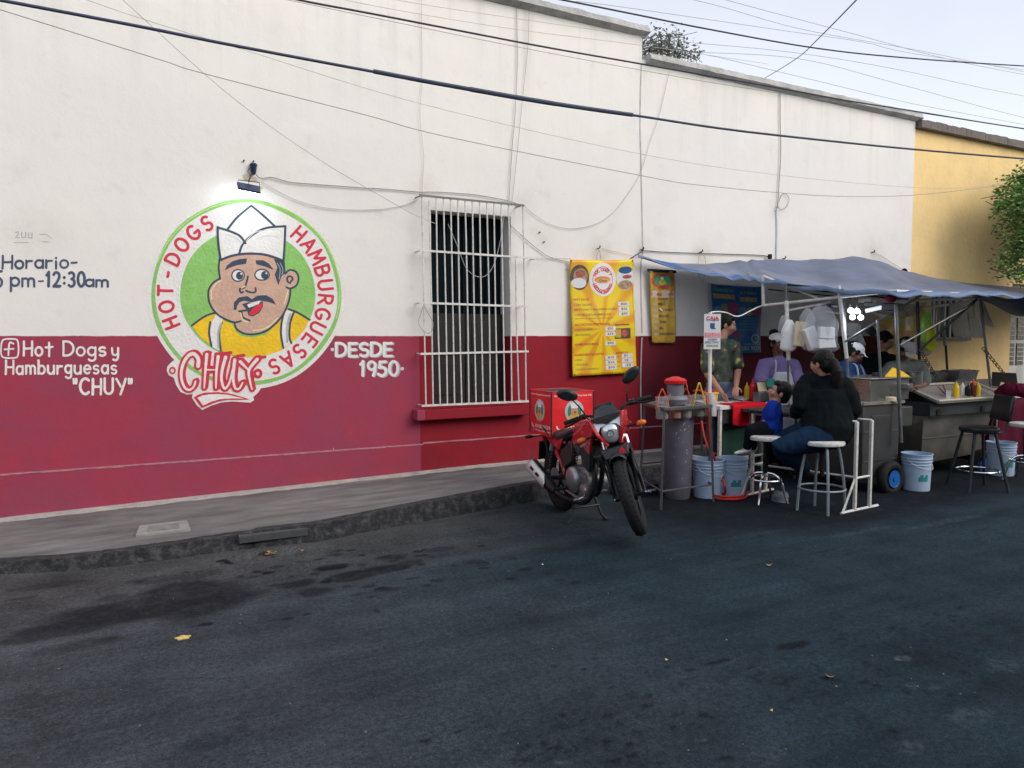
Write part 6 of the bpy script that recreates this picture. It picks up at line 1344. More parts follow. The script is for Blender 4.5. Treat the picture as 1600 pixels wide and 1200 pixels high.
# soda crate lying low behind the front wheel
cr = thing('soda_crate', 'dark blue soda crate lying low between the motorcycle and the rack', 'crate', G(1012, 776)); cr.rotation_euler = (0, 0, R(12))
mb = MB(); mb.box((0, .16, .05), (.36, .3, .10)); mb.build('body', mat('crate_navy', (.008, .014, .05), .4), cr, bevel=.008)
mb = MB(); add_text(mb, 'pepsi', -.03, .13, .03, .07, lambda u, v: V((u, .0085, v)), True); mb.build('lettering', 'banner_white', cr, smooth=0)
mb = MB(); mb.lathe([(.022, 0), (.022, .002)], (-.07, .008, .05), (0, -1, 0), 16); e_ = mb.build('emblem', 'banner_white', cr)

# ---- till table
Q = [V((5.50, 5.72, 0)), V((6.20, 5.80, 0)), V((6.10, 6.42, 0)), V((5.46, 6.30, 0))]
tl = thing('till_table', 'white-topped till table with a red cloth over its front edge', 'table', (5.85, 6.05, 0)); TL_ = local(tl)
for i, q in enumerate(Q): mb = MB(); mb.box2((q.x - .015, q.y - .015, .0 if i < 2 else .14), (q.x + .015, q.y + .015, .765)); TL_(mb, 'leg', 'white_steel')
mb = MB(); cc = sum(Q, V()) / 4; mb.prism([cc + (q - cc) * 1.10 + V((0, 0, .80)) for q in Q], (0, 0, -.034)); TL_(mb, 'table_top', 'paper')
mb = MB(); mb.box2((5.50, 5.715, .62), (5.72, 5.74, .76)); TL_(mb, 'drawer', 'dark_metal', bevel=.003)
mb = MB()
for a, b in ((0, 1), (1, 2), (3, 0)): mb.tube([Q[a] + V((0, 0, .25)), Q[b] + V((0, 0, .25))], .012, 6)
TL_(mb, 'rail', 'white_steel')
mb = MB(); mb.box2((5.62, 5.80, .26), (6.14, 5.82, .60)); TL_(mb, 'panel', 'green_panel')
f0 = G(1138, 631, .806); f1 = G(1185, 628, .806)
mb = MB(); nrm = V((.1, -1, 0)).normalized()
def cl(u, v):
    a = V((5.62, 5.675, .806)); b = V((6.16, 5.745, .806)); p = a.lerp(b, u); back = V((0, .22, 0))
    if v < .35: q = p + back * (1 - v / .35); 
    else: t = (v - .35) / .65; q = p + V((0, -.008 - .012 * math.sin(u * 14) * t, -t * (.20 + .02 * math.sin(u * 5))))
    return q + V((0, 0, .003 * math.sin(u * 11 + v * 7)))
mb.grid(cl, 24, 16); o = mb.build('red_cloth', 'cloth_red', solid=.003, smooth=180); tag(o, 'red cloth hanging over the front edge of the white till table', 'cloth')
mb = MB(); mb.box(G(1158, 622, .812), (.5, .3, .012), Matrix.Rotation(.1, 3, 'Z')); o = mb.build('paper_sheet', 'cloth_white'); tag(o, 'white paper sheets spread on the till table', 'paper')
mb = MB(); mb.cyl(G(1135, 622, .825), G(1160, 626, .825), .006, seg=8); o = mb.build('pen', 'black_plastic'); tag(o, 'dark pen lying across the papers on the till table', 'pen')
def sauce(px, py, z, m, label, h=.19, r=.03, dep=None, grp='squeeze bottles'):
    p = G(px, py, z) if dep is None else D(px, py, dep); b = thing('squeeze_bottle', label, 'bottle', p, 0, grp)
    mb = MB(); mb.lathe([(r * .9, 0), (r, .006), (r, h * .62), (r * .9, h * .70), (r * .7, h * .74)], seg=16); mb.build('body', m, b)
    mb = MB(); mb.lathe([(r * .72, h * .735), (r * .72, h * .78), (r * .35, h * .82), (r * .12, h)], seg=12); mb.build('nozzle', m, b); return b
sauce(1166.5, 624, .806, 'mustard', 'yellow mustard bottle on the till table', .19, .028)
sauce(1175.5, 625, .806, 'ketchup', 'red ketchup bottle on the till table, taller than the mustard', .235, .034)
mb = MB(); a = G(1187, 628, .8); mb.box2((a.x, a.y, .80), (a.x + .14, a.y + .10, .90)); o = mb.build('napkin_box', 'stainless', bevel=.004); tag(o, 'steel napkin box at the right end of the till table', 'box')
mb = MB(); mb.box((a.x + .07, a.y + .04, .955), (.12, .012, .10), Matrix.Rotation(-.25, 3, 'X')); o = mb.build('napkins', 'paper_cream', bevel=.004); tag(o, 'pale card standing on the steel napkin box', 'card')
b = thing('plastic_tub', 'small teal tub on the counter in front of the woman in lilac', 'tub', D(1204, 604, 8.2)); mb = MB(); mb.lathe([(.035, 0), (.042, .07), (.045, .072), (.045, .085), (0, .086)], seg=16); mb.build('body', 'teal_plastic', b)
b = thing('yellow_tub', 'yellow bucket standing left of the white papers behind the sign pole', 'bucket', G(1110, 640, .74)); mb = MB(); mb.lathe([(.062, 0), (.072, .16), (.082, .165), (.082, .18), (.07, .182), (0, .184)], seg=20); mb.build('body', 'yellow_plastic', b)
mb = MB(); mb.lathe([(.05, .184), (.055, .20), (.02, .21)], seg=16); mb.build('lid', 'red_plastic', b)
mb = MB(); a = G(1111, 642, .72); mb.box2((a.x - .16, a.y - .04, .70), (a.x + .34, a.y + .26, .735)); o = mb.build('side_shelf', 'stainless_dull', bevel=.003); tag(o, 'low steel shelf between the rack and the till table', 'shelf')
mb = MB()
for dx, dy in ((-.12, 0), (.30, 0), (-.12, .22), (.30, .22)): mb.tube([(a.x + dx, a.y + dy, 0), (a.x + dx, a.y + dy, .70)], .012, 6)
mb.xform(Matrix.Identity(4)); s_ = mb.build('shelf_legs', 'grey_steel', None); s_.parent = o
# till sign on its pole
sp = thing('till_sign', 'small white till sign reading CAJA on a white pole', 'sign', G(1108, 779)); b0 = G(1108, 779)
def SPb(mb, n, m, p=None, **k): mb.xform(Matrix.Translation(-b0)); return mb.build(n, m, p or sp, **k)
mb = MB(); mb.cyl(b0, D(1110, 612, 7.1), .013, seg=10); SPb(mb, 'pole', 'grey_steel'); mb = MB(); mb.cyl(D(1108.5, 640, 7.08), D(1110, 488, 7.08), .017, seg=12); SPb(mb, 'upper_pole', 'cable_white')
mb = MB(); mb.tube([D(1111, 650, 7.08), D(1111, 640, 7.08), D(1110, 614, 7.08)], [.05, .052, .038], 14); SPb(mb, 'sleeve', mat('sleeve_grey', (.50, .52, .54), .4, var=.08))
cS = D(1113, 518, 7.0); Xs = RT.copy(); Zs = V((0, 0, 1)); hw, hh = 13 * 7 / FPX, 27.5 * 7 / FPX; nS = V((-FW.x, -FW.y, 0)).normalized()
def sg(u, v, k=0): return cS + Xs * ((u - .5) * 2 * hw) + Zs * ((v - .5) * 2 * hh) + nS * (.003 * k)
mb = MB(); mb.hexa([sg(0, 0, -1), sg(1, 0, -1), sg(1, 0, 0), sg(0, 0, 0), sg(0, 1, -1), sg(1, 1, -1), sg(1, 1, 0), sg(0, 1, 0)]); bd = SPb(mb, 'sign_board', 'banner_white', smooth=0)
mb = MB(); add_text(mb, 'CAJA', .12, .88, .80, .93, lambda u, v: sg(u, v, 1), True); SPb(mb, 'lettering', 'banner_red', bd, smooth=0)
mb = MB(); add_text(mb, 'CAJA', .14, .90, .785, .84, lambda u, v: sg(u, v, .6), True); mb.grid(lambda u, v: sg(.36 + .28 * u, .60 + .14 * v, .6), 1, 1); mb.grid(lambda u, v: sg(.42 + .28 * u, .57 + .03 * v, .9), 1, 1); SPb(mb, 'pictogram', mat('ink_blue', (.03, .10, .30), .6), bd, smooth=0)
mb = MB(); mb.grid(lambda u, v: sg(.05 + .9 * u, .33 + .14 * v, .6), 2, 1); SPb(mb, 'pink_field', mat('ink_pink', (.80, .18, .22), .6), bd, smooth=0)
mb = MB(); add_text(mb, 'PAGAR ANTES', .1, .9, .41, .46, lambda u, v: sg(u, v, 1), True); add_text(mb, 'DE CONSUMIR', .1, .9, .34, .39, lambda u, v: sg(u, v, 1), True); SPb(mb, 'lettering', 'banner_white', bd, smooth=0)
mb = MB(); add_text(mb, 'DINERO', .25, .78, .245, .30, lambda u, v: sg(u, v, 1), True); add_text(mb, 'EFECTIVO', .08, .92, .165, .22, lambda u, v: sg(u, v, 1), True); SPb(mb, 'lettering', 'ink_blue', bd, smooth=0)
mb = MB(); add_text(mb, 'GRACIAS', .15, .88, .07, .13, lambda u, v: sg(u, v, 1), True); SPb(mb, 'lettering', mat('ink_green', (.01, .28, .08), .6), bd, smooth=0)
mb = MB(); mb.tube(smooth_path([D(1111, 488, 7.08), D(1122, 487, 7.2), D(1136, 489, 7.4), D(1148, 494, 7.6), D(1158, 493, 7.8), D(1170, 487, 8.0), D(1182, 481, 8.2), D(1192, 477, 8.29)], 5), .0065, 8); o = mb.build('power_cord', 'cable_white', smooth=60); tag(o, 'white power cord sagging from the sign pole to the stall frame', 'cord')

# ---- bar counter
def counter():
    A0, A1, B0, B1 = V((5.67, 4.28, 0)), V((5.89, 4.30, 0)), V((5.42, 5.20, 0)), V((5.64, 5.24, 0)); Z = .775
    ct = thing('bar_counter', 'narrow black-topped bar counter on a white welded frame, in front of the stools', 'counter', A0); K = local(ct)
    for p in (A0, A1, B0, B1): mb = MB(); mb.box2((p.x - .013, p.y - .013, .02), (p.x + .013, p.y + .013, Z)); K(mb, 'leg', 'white_steel', bevel=.003)
    for a, b in ((A0, A1), (B0, B1)):
        d_ = (b - a).normalized(); mb = MB(); mb.tube([a - d_ * .19 + V((0, 0, .014)), b + d_ * .13 + V((0, 0, .014))], .014, 4); K(mb, 'foot', 'white_steel')
        mb = MB(); mb.tube([a - d_ * .17 + V((0, 0, .02)), a + V((0, 0, .30))], .011, 4); K(mb, 'brace', 'white_steel'); mb = MB(); mb.tube([a + V((0, 0, .29)), b + V((0, 0, .29))], .012, 4); K(mb, 'rail', 'white_steel')
    mb = MB(); mb.tube([A0 + V((0, 0, .30)), B0 + V((0, 0, .30))], .010, 4); K(mb, 'rail', 'white_steel')
    for a, b in ((A0, B0), (A1, B1)): mb = MB(); mb.tube([a + V((0, 0, Z)), b + V((0, 0, Z))], .012, 4); K(mb, 'top_rail', 'white_steel')
    mb = MB(); e = (B0 - A0).normalized(); mb.prism([A0 + e * .12 + V((-.10, 0, Z + .016)), A1 + e * .12 + V((.0, 0, Z + .016)), B1 + V((.02, 0, Z + .016)), B0 + V((-.08, 0, Z + .016))], (0, 0, .022)); K(mb, 'top', mat('laminate_black', (.012, .013, .015), .35), bevel=.003)
counter()

# ---- stools
def ring_stool(xy, rz, label, seat_r=.18, H_=.60, top='white_steel', leg='stool_grey', splay=.20, ring_r=.19, ring_z=.20):
    s = thing('bar_stool', label, 'stool', (xy[0], xy[1], 0), rz)
    mb = MB(); mb.lathe([(seat_r * .9, -.03), (seat_r * .98, -.022), (seat_r, -.008), (seat_r * .97, .006), (seat_r * .9, .012), (0, .013)], (0, 0, H_), seg=32); mb.build('seat', top, s)
    for k in range(4):
        a = PI / 4 + k * PI / 2; d_ = V((math.cos(a), math.sin(a), 0)); mb = MB(); mb.tube(smooth_path([d_ * (seat_r * .45) + V((0, 0, H_ - .035)), d_ * (seat_r * .66) + V((0, 0, H_ - .045)), d_ * (seat_r * .78) + V((0, 0, H_ - .09)), d_ * (splay * .9) + V((0, 0, H_ * .45)), d_ * splay], 4), .0125, 8); mb.build('leg', leg, s)
    mb = MB(); mb.torus((0, 0, ring_z), ring_r, .009, seg=40, seg2=8); mb.build('foot_ring', leg, s)
    mb = MB(); mb.cyl((0, 0, H_ - .30), (0, 0, H_ - .032), .018, seg=10); mb.build('column', 'black_plastic', s); return s
mat('stool_grey', (.27, .33, .36), .4, .3, var=.1)
ws = (5.46, 4.45); ring_stool(ws, R(10), 'four-legged bar stool with white round seat, under the seated woman in black')
def chrome_stool(xy, rz, label, H_=.60, seat='white_steel'):
    s = thing('bar_stool', label, 'stool', (xy[0], xy[1], 0), rz)
    mb = MB(); mb.lathe([(.13, -.035), (.150, -.028), (.155, -.01), (.150, .004), (.13, .010), (0, .011)], (0, 0, H_), seg=30); mb.build('seat', seat, s)
    mb = MB(); mb.lathe([(.018, .27), (.024, .28), (.024, H_ - .05), (.05, H_ - .035)], seg=14); mb.build('column', 'black_plastic', s)
    mb = MB(); mb.torus((0, 0, .215), .145, .0085, seg=36, seg2=8); mb.build('foot_ring', 'chrome', s)
    for k in range(4):
        a = R(20) + k * PI / 2; d_ = V((math.cos(a), math.sin(a), 0)); mb = MB(); mb.tube(smooth_path([d_ * .02 + V((0, 0, .27)), d_ * .09 + V((0, 0, .255)), d_ * .145 + V((0, 0, .19)), d_ * .175 + V((0, 0, .08)), d_ * .20 + V((0, 0, .01))], 5), .011, 8); mb.build('leg', 'chrome', s)
    return s
cs = (5.30, 4.93); chrome_stool(cs, R(8), 'chrome swivel bar stool with a foot ring, under the boy in blue')
p = G(1600, 752); chrome_stool((p.x, p.y), R(30), 'chrome swivel bar stool cut by the right edge of the picture')
def back_stool():
    p = G(1541, 768); s = thing('bar_stool', 'black bar stool with a square backrest, in front of the second cart', 'stool', (p.x + .05, p.y + .12, 0), AZ - R(90))
    H_ = .61
    mb = MB(); mb.lathe([(.14, -.05), (.165, -.045), (.175, -.02), (.17, .0), (.14, .012), (0, .014)], (0, 0, H_), seg=28); mb.build('seat', mat('vinyl_black', (.012, .013, .015), .32, var=.15), s)
    for x_, y_ in ((-.10, -.10), (.10, -.10), (.10, .10), (-.10, .10)): mb = MB(); mb.tube([(x_, y_, H_ - .05), (x_ * 1.9, y_ * 1.9, 0)], .015, 8); mb.build('leg', 'dark_metal', s)
    mb = MB(); mb.torus((0, 0, .19), .185, .009, seg=32, seg2=8); mb.build('foot_ring', 'chrome', s)
    mb = MB(); M = Matrix.Rotation(R(10), 3, 'Y'); mb.box((.22, 0, H_ + .19), (.035, .30, .25), M @ Matrix.Identity(3)); b_ = mb.build('backrest', 'vinyl_black', s, bevel=.014)
    mb = MB()
    for y_ in (-.11, .11): mb.tube(smooth_path([V((.08, y_, H_ - .04)), V((.17, y_, H_ - .03)), V((.205, y_, H_ + .06)), V((.235, y_, H_ + .22))], 4), .009, 8)
    mb.build('back_bracket', 'dark_metal', s)
    return s
bs = back_stool()
bag('rag', 'white rag hanging from the side of the black bar stool', 1552, 671, 688, 10, 7.45, 'cloth_white', 'rag', .7, 9, .5)

# ---- first cart (griddle cart)
def cart_wheel(name, px, py, Y, label, parent, r=.165):
    p = W(px, py, Y); w = bpy.data.objects.new(name, None); col.objects.link(w); w.parent = parent; w.location = p - V(parent.location)
    mb = MB(); mb.torus((0, 0, 0), r * .74, r * .26, (0, 1, 0), 32, 10, 1.1); mb.build('tyre', 'black_rubber', w)
    mb = MB(); mb.lathe([(r * .50, -.045), (r * .50, -.05), (r * .38, -.03), (r * .14, -.03), (r * .13, -.055), (0, -.055)], (0, 0, 0), (0, 1, 0), 24); mb.build('rim', 'wheel_blue', w)
    return w
c1 = thing('griddle_cart', 'grey steel hot dog cart on blue-hubbed wheels, nearest cart to the stools', 'cart', (6.65, 4.95, 0)); K1 = local(c1)
mb = MB(); mb.box2((6.38, 4.75, .14), (6.92, 5.40, .845)); K1(mb, 'body', 'stainless_dull', bevel=.008)
mb = MB(); mb.box2((6.36, 4.73, .846), (6.97, 5.42, .862)); mb.box2((6.36, 4.73, .862), (6.97, 4.75, .875)); K1(mb, 'worktop', mat('worktop_pale', (.36, .35, .30), .4, .5, var=.25, scale=6))
mb = MB(); mb.box2((6.62, 4.86, .863), (7.22, 5.38, 1.075)); K1(mb, 'griddle_box', 'stainless', bevel=.006)
mb = MB(); mb.box2((6.60, 4.84, 1.076), (7.24, 5.40, 1.09)); K1(mb, 'griddle_rim', 'stainless', bevel=.004)
mb = MB(); mb.box2((6.93, 4.80, .60), (7.20, 5.30, .80)); K1(mb, 'side_box', 'stainless_dull', bevel=.01)
mb = MB(); mb.box2((6.50, 4.742, .30), (6.80, 4.7495, .74)); K1(mb, 'door_panel', 'stainless_dull', bevel=.003)
cart_wheel('wheel', 1391, 747, 4.68, '', c1, .17)
w = cart_wheel('wheel', 1391, 747, 5.42, '', c1, .17); w.location.x = V((6.72, 0, 0)).x - 6.65
# things on the griddle
for z_ in (.30, .58): mb = MB(); mb.box2((6.40, 4.744, z_), (6.90, 4.7485, z_ + .012)); K1(mb, 'seam_strip', 'grey_steel', bevel=.001)
for i, (px, py, dp, w_, h_, m_, lb) in enumerate(((1253, 634, 7.9, .05, .11, 'red_plastic', 'red napkin dispenser on the far counter between boy and woman'), (1249, 612, 8.0, .035, .09, 'letter_navy', 'small blue and white carton standing behind the red dispenser'), (1231, 632, 7.95, .07, .07, 'clear_plastic', 'clear plastic cup behind the head of the boy'), (1392, 628, 7.45, .05, .05, 'paper_cream', 'cream cup at the back edge of the cart worktop'), (1372, 590, 7.8, .06, .05, 'dark_metal', 'dark pan on the griddle box beside the yellow paper'))):
    mb = MB(); mb.lathe([(w_ * .8, 0), (w_, .01), (w_, h_ * .9), (w_ * .85, h_)], seg=4 if i < 2 else 16); o = mb.build(('dispenser', 'carton', 'cup', 'cup', 'pan')[i], m_, bevel=.003); o.location = D(px, py, dp); tag(o, lb, ('dispenser', 'carton', 'cup', 'cup', 'pan')[i])
mb = MB(); mb.box2((5.75, 5.45, .74), (7.15, 5.72, .77)); o = mb.build('back_counter', 'stainless_dull'); tag(o, 'steel back counter in front of the woman in lilac, behind the boy', 'counter')
mb = MB()
for x_ in (5.8, 6.45, 7.1): mb.tube([(x_, 5.6, 0), (x_, 5.6, .74)], .014, 6)
l_ = mb.build('support', 'grey_steel', o)
mb = MB(); a, b, c_, d_ = D(1384, 590, 7.75), D(1396, 576, 7.9), D(1412, 582, 7.85), D(1424, 591, 7.75); mb.prism([a, b, c_, d_], (0, .01, .012)); o = mb.build('yellow_paper', mat('paper_yel', (.80, .48, .02), .6, var=.1)); tag(o, 'folded yellow paper lying on top of the griddle box', 'paper')
b = thing('steam_pot', 'bright steel pot standing on the griddle box below the grey cap cook', 'pot', D(1429, 600, 7.9)); mb = MB(); mb.lathe([(.07, 0), (.075, .005), (.075, .12), (.08, .125), (.08, .13), (.07, .13)], seg=20); mb.build('body', 'stainless', b); mb = MB(); mb.lathe([(.068, .10), (0, .11)], seg=16); mb.build('filling', 'dark_metal', b)
mb = MB(); mb.box(D(1415, 603, 7.7), (.16, .10, .05), Matrix.Rotation(.3, 3, 'Z')); o = mb.build('steel_tray', 'stainless', bevel=.006); tag(o, 'small steel tray on the right end of the griddle box', 'tray')

# ---- second cart
c2 = thing('condiment_cart', 'stainless hot dog cart with a sloping bottle tray and tapered body, at the right', 'cart', (8.25, 5.3, 0)); K2 = local(c2)
xl, xr = 7.66, 8.92
mb = MB(); mb.hexa([V((xl + .09, 5.06, .13)), V((xr - .08, 5.06, .17)), V((xr - .08, 5.75, .17)), V((xl + .09, 5.75, .13)), V((xl, 4.98, .66)), V((xr, 4.98, .66)), V((xr, 5.85, .66)), V((xl, 5.85, .66))]); K2(mb, 'body', mat('steel_warm', (.33, .31, .27), .38, .75, var=.2, scale=3, bump=.15, bscale=6, dirt=((.10, .09, .08), .5, 4)), bevel=.006)
mb = MB(); mb.box2((xl - .02, 4.90, .661), (xr + .02, 5.86, .80)); K2(mb, 'apron', mat('apron_dark', (.04, .05, .055), .5, .4, var=.2), bevel=.006)
for x_ in (xl + .12, xr - .35): mb = MB(); mb.cyl((x_, 4.89, .70), (x_, 4.90, .70), .035, seg=14); K2(mb, 'tap_knob', 'black_plastic')
mb = MB(); mb.hexa([V((xl + .045, 5.012, .40)), V((xr - .042, 5.012, .40)), V((xr - .042, 5.03, .40)), V((xl + .045, 5.03, .40)), V((xl + .043, 5.010, .412)), V((xr - .04, 5.010, .412)), V((xr - .04, 5.03, .412)), V((xl + .043, 5.03, .412))]); K2(mb, 'seam_strip', 'grey_steel')
# sloping tray
tr = [G(1450, 632, .81), G(1556, 622, .81), D(1548, 599, 8.75), D(1443, 606, 8.05)]
tr[0] = V((xl + .0, 4.83, .80)); tr[1] = V((xr + .02, 4.83, .80)); tr[2] = V((xr - .02, 5.20, .94)); tr[3] = V((xl - .02, 5.20, .94))
mb = MB(); mb.hexa(tr + [p + V((0, -.004, .012)) for p in tr]); K2(mb, 'sloping_tray', mat('tray_steel', (.52, .50, .46), .35, .6, var=.1))
mb = MB()
for i in range(4): mb.tube([tr[i] + V((0, 0, .03)), tr[(i + 1) % 4] + V((0, 0, .03))], .014, 8)
K2(mb, 'tray_rim', mat('rim_cream', (.50, .47, .39), .45, var=.1))
mb = MB(); mb.box2((xl + .0, 5.30, .97), (xr - .1, 5.36, 1.0)); K2(mb, 'shelf_bar', 'rim_cream'); mb = MB(); mb.box2((xl, 5.22, .80), (xr, 5.84, .90)); K2(mb, 'deck', 'stainless_dull')
mb = MB(); mb.box2((xl + .05, 5.37, .90), (xr - .1, 5.385, .97)); K2(mb, 'shelf_back', 'dark_metal')
cart_wheel('wheel', 1531, 727, 4.93, '', c2, .18); w = cart_wheel('wheel', 1531, 727, 5.75, '', c2, .18); w.location.x = 8.35 - 8.25
for px0, px1, py0, py1, lb in ((1455, 1491, 583, 599, 'steel food pan on the back of the second cart, left of two'), (1499, 1529, 581, 597, 'steel food pan on the back of the second cart, right of two')):
    a = D(px0, py1, 8.6); b = D(px1, py1, 8.75); pn = thing('food_pan', lb, 'pan', a); L = (b - a).length; M = Matrix.Rotation(math.atan2((b - a).y, (b - a).x), 3, 'Z')
    mb = MB(); p = []
    for z_, e_ in ((0, .02), (.12, 0)): p += [M @ V((e_, e_, z_)), M @ V((L - e_, e_, z_)), M @ V((L - e_, .22 - e_, z_)), M @ V((e_, .22 - e_, z_))]
    mb.hexa(p); mb.build('body', 'stainless', pn, bevel=.004); mb = MB()
    for s_, t_ in (((0, 0), (L, 0)), ((L, 0), (L, .22)), ((L, .22), (0, .22)), ((0, .22), (0, 0))): mb.tube([M @ V((s_[0], s_[1], .122)), M @ V((t_[0], t_[1], .122))], .007, 6)
    mb.build('rim', 'stainless', pn)
mb = MB(); mb.lathe([(.012, 0), (.008, .03), (.004, .05)], (0, 0, 0), seg=8); o = mb.build('spoon_handle', 'orange_plastic'); o.location = D(1514, 583, 8.7); tag(o, 'orange spoon handle sticking out of the right food pan', 'spoon')
CBG = 'squeeze bottles on the second cart'
def on_tray(px, py): # intersect with the tray slope
    d = _ray(px, py); 
    # plane through tr[0], tr[1], tr[2]
    n = (tr[1] - tr[0]).cross(tr[2] - tr[0]); t = (tr[0] - C0).dot(n) / d.dot(n); return C0 + d * t
for px, py, m_, h_, r_, lb in ((1493.5, 622, 'mustard', .185, .032, 'yellow squeeze bottle, leftmost on the sloping tray'), (1503.5, 617, 'paper', .14, .027, 'white squeeze bottle beside the yellow one on the sloping tray'), (1512, 620, 'black_plastic', .15, .028, 'dark sauce bottle in the middle of the sloping tray'), (1520, 620, 'brown_sauce', .20, .033, 'tall red-brown sauce bottle on the sloping tray'), (1527, 619, 'mustard', .165, .030, 'yellow bottle behind the red-brown one on the sloping tray')):
    p = on_tray(px, py); b = sauce(0, 0, 0, m_, lb, h_, r_, None, CBG) if False else None
    b = thing('squeeze_bottle', lb, 'bottle', p, 0, CBG); mb = MB(); mb.lathe([(r_ * .9, -.01), (r_, .006), (r_, h_ * .62), (r_ * .9, h_ * .70), (r_ * .7, h_ * .74)], seg=16); mb.build('body', m_, b); mb = MB(); mb.lathe([(r_ * .72, h_ * .735), (r_ * .72, h_ * .78), (r_ * .35, h_ * .82), (r_ * .12, h_)], seg=12); mb.build('nozzle', m_ if m_ != 'brown_sauce' else 'orange_plastic', b)
p = on_tray(1481, 623); b = thing('paper_cup', 'white square cup with tongs, left on the sloping tray', 'cup', p); mb = MB(); mb.lathe([(.028, 0), (.036, .085), (.038, .087)], seg=4); mb.build('body', 'foam', b); mb = MB(); mb.tube([(0, 0, .02), (-.05, .03, .15)], .005, 6); mb.tube([(0, 0, .02), (-.09, .06, .13)], .005, 6); mb.build('tongs', 'cloth_maroon', b)
# black panel, maroon cloth and table at the far right
mb = MB(); a = D(1550, 603, 8.55); b_ = D(1591, 607, 8.3); mb.hexa([a, b_, b_ + V((.02, .02, 0)), a + V((.02, .02, 0)), D(1550, 581, 8.6), D(1588, 583, 8.35), D(1588, 583, 8.38), D(1550, 581, 8.63)]); o = mb.build('splash_guard', mat('panel_dark', (.05, .045, .045), .5, var=.2)); tag(o, 'dark square splash panel at the right end of the second cart', 'panel')
mb = MB(); mb.box(D(1569, 602, 8.3), (.085, .01, .05), Matrix.Rotation(AZ - R(95), 3, 'Z') @ Matrix.Rotation(.3, 3, 'Y')); o = mb.build('price_card', 'paper_cream'); tag(o, 'small cream card leaning on the dark panel', 'card')
s = Soft(); s.limb([D(1562, 614, 8.3), D(1574, 609, 8.25), D(1588, 608, 8.2), D(1600, 610, 8.2), D(1616, 612, 8.2)], [.05, .07, .065, .07, .06]); o = s.fuse('maroon_bag', 'cloth_maroon', None, .012, 3, .012, 14); tag(o, 'crumpled maroon cloth bag at the right end of the second cart', 'bag')
mt_ = thing('maroon_table', 'table covered by a long maroon cloth at the right edge', 'table', G(1600, 738)); a = G(1566, 740); K3 = local(mt_)
p0 = V((8.95, 4.95, 0)); mb = MB(); mb.box2((p0.x, p0.y, .80), (p0.x + 1.3, p0.y + .7, .83)); K3(mb, 'table_top', 'rim_cream')
mb = MB(); mb.grid(lambda u, v: V((p0.x + 1.3 * u, p0.y - .01 - .012 * math.sin(u * 30) * (1 - v), .06 + .73 * v)), 60, 6); mb.grid(lambda u, v: V((p0.x - .01 - .012 * math.sin(u * 18) * (1 - v), p0.y + .7 * u, .06 + .73 * v)), 40, 6); K3(mb, 'table_cloth', 'cloth_maroon', solid=.003, smooth=180)
mb = MB(); mb.lathe([(.03, 0), (.034, .01), (.034, .15), (.02, .18), (.012, .21)], seg=14); o = mb.build('water_bottle', 'clear_plastic'); o.location = D(1592, 598, 8.8); tag(o, 'clear bottle standing beside the maroon bag', 'bottle')
# ================================================================== MOTORCYCLE
# local axes: x forward, y to the rider's left, z up; origin at the rear tyre's contact point
HEAD = R(-98); PIT = R(3.4)
mo = thing('motorcycle', 'red and black motorcycle on its centre stand, steering turned, mirrors up', 'motorcycle', (3.53, 5.54, 0))
mo.rotation_euler = Matrix.Rotation(HEAD, 4, 'Z').to_euler()
mo.rotation_euler = (Matrix.Rotation(HEAD, 3, 'Z') @ Matrix.Rotation(-PIT, 3, 'Y') @ Matrix.Rotation(R(2.5), 3, 'X')).to_euler()
def drop(x): t = max(0, min(1, (.60 - x) / .4)); return .095 * t * t * (3 - 2 * t)
LOW = {'seat', 'tail_panel', 'rear_rack', 'rear_mudguard', 'rear_indicator', 'red_trim', 'side_cover'}
def BK(mb, n, m, parent=None, **k):
    if n in LOW: mb.v = [(v[0], v[1], v[2] - drop(v[0])) for v in mb.v]
    return mb.build(n, m, parent or mo, **k)
WR = .292
STEER = R(-35); SA0 = V((.93, 0, .86)); SAX = V((-.435, 0, .90)).normalized()
SM = Matrix.Translation(SA0) @ Matrix.Rotation(STEER, 4, SAX) @ Matrix.Translation(-SA0)
def FK(mb, n, m, parent=None, **k): mb.xform(SM); return mb.build(n, m, parent or mo, **k)
def wheel(cx, fb, rear):
    tw = .052 if not rear else .058
    mb = MB(); mb.torus((cx, 0, WR), WR - tw * .95, tw, (0, 1, 0), 56, 14, .92); t = fb(mb, 'rear_wheel' if rear else 'front_wheel', 'black_rubber')
    mb = MB(); 
    for s_ in (-1, 1): mb.torus((cx, s_ * .026, WR), WR - tw * 1.85, .010, (0, 1, 0), 44, 6)
    mb.torus((cx, 0, WR), WR - tw * 1.9, .022, (0, 1, 0), 44, 8, .9); fb(mb, 'rim', 'black_plastic', t)
    mb = MB()
    for k in range(5):
        a = k * 2 * PI / 5 + .3; d_ = V((math.cos(a), 0, math.sin(a))); mb.tube([V((cx, 0, WR)) + d_ * .03, V((cx, 0, WR)) + d_ * (WR - tw * 1.95)], [(.016, .022), (.012, .016)], 8)
    mb.cyl((cx, -.05, WR), (cx, .05, WR), .042, seg=18); fb(mb, 'spokes', 'black_plastic', t)
    mb = MB(); mb.lathe([(.085, 0), (.085, .004), (.05, .004)], (cx, -.055, WR), (0, -1, 0), 28); fb(mb, 'brake_disc', 'aluminium', t)
    # tread blocks
    mb = MB()
    for k in range(48):
        a = k * 2 * PI / 48
        for y_, sk in ((-.026, .05), (.026, -.05), (0, 0)):
            r_ = WR - .0005 - abs(y_) * .28; c_ = V((cx + math.cos(a + sk) * r_, y_, WR + math.sin(a + sk) * r_)); mb.box(c_, (.020, .016, .006), Matrix.Rotation(-(a + sk) + PI / 2, 3, 'Y'))
    fb(mb, 'tread', 'black_rubber', t, smooth=0)
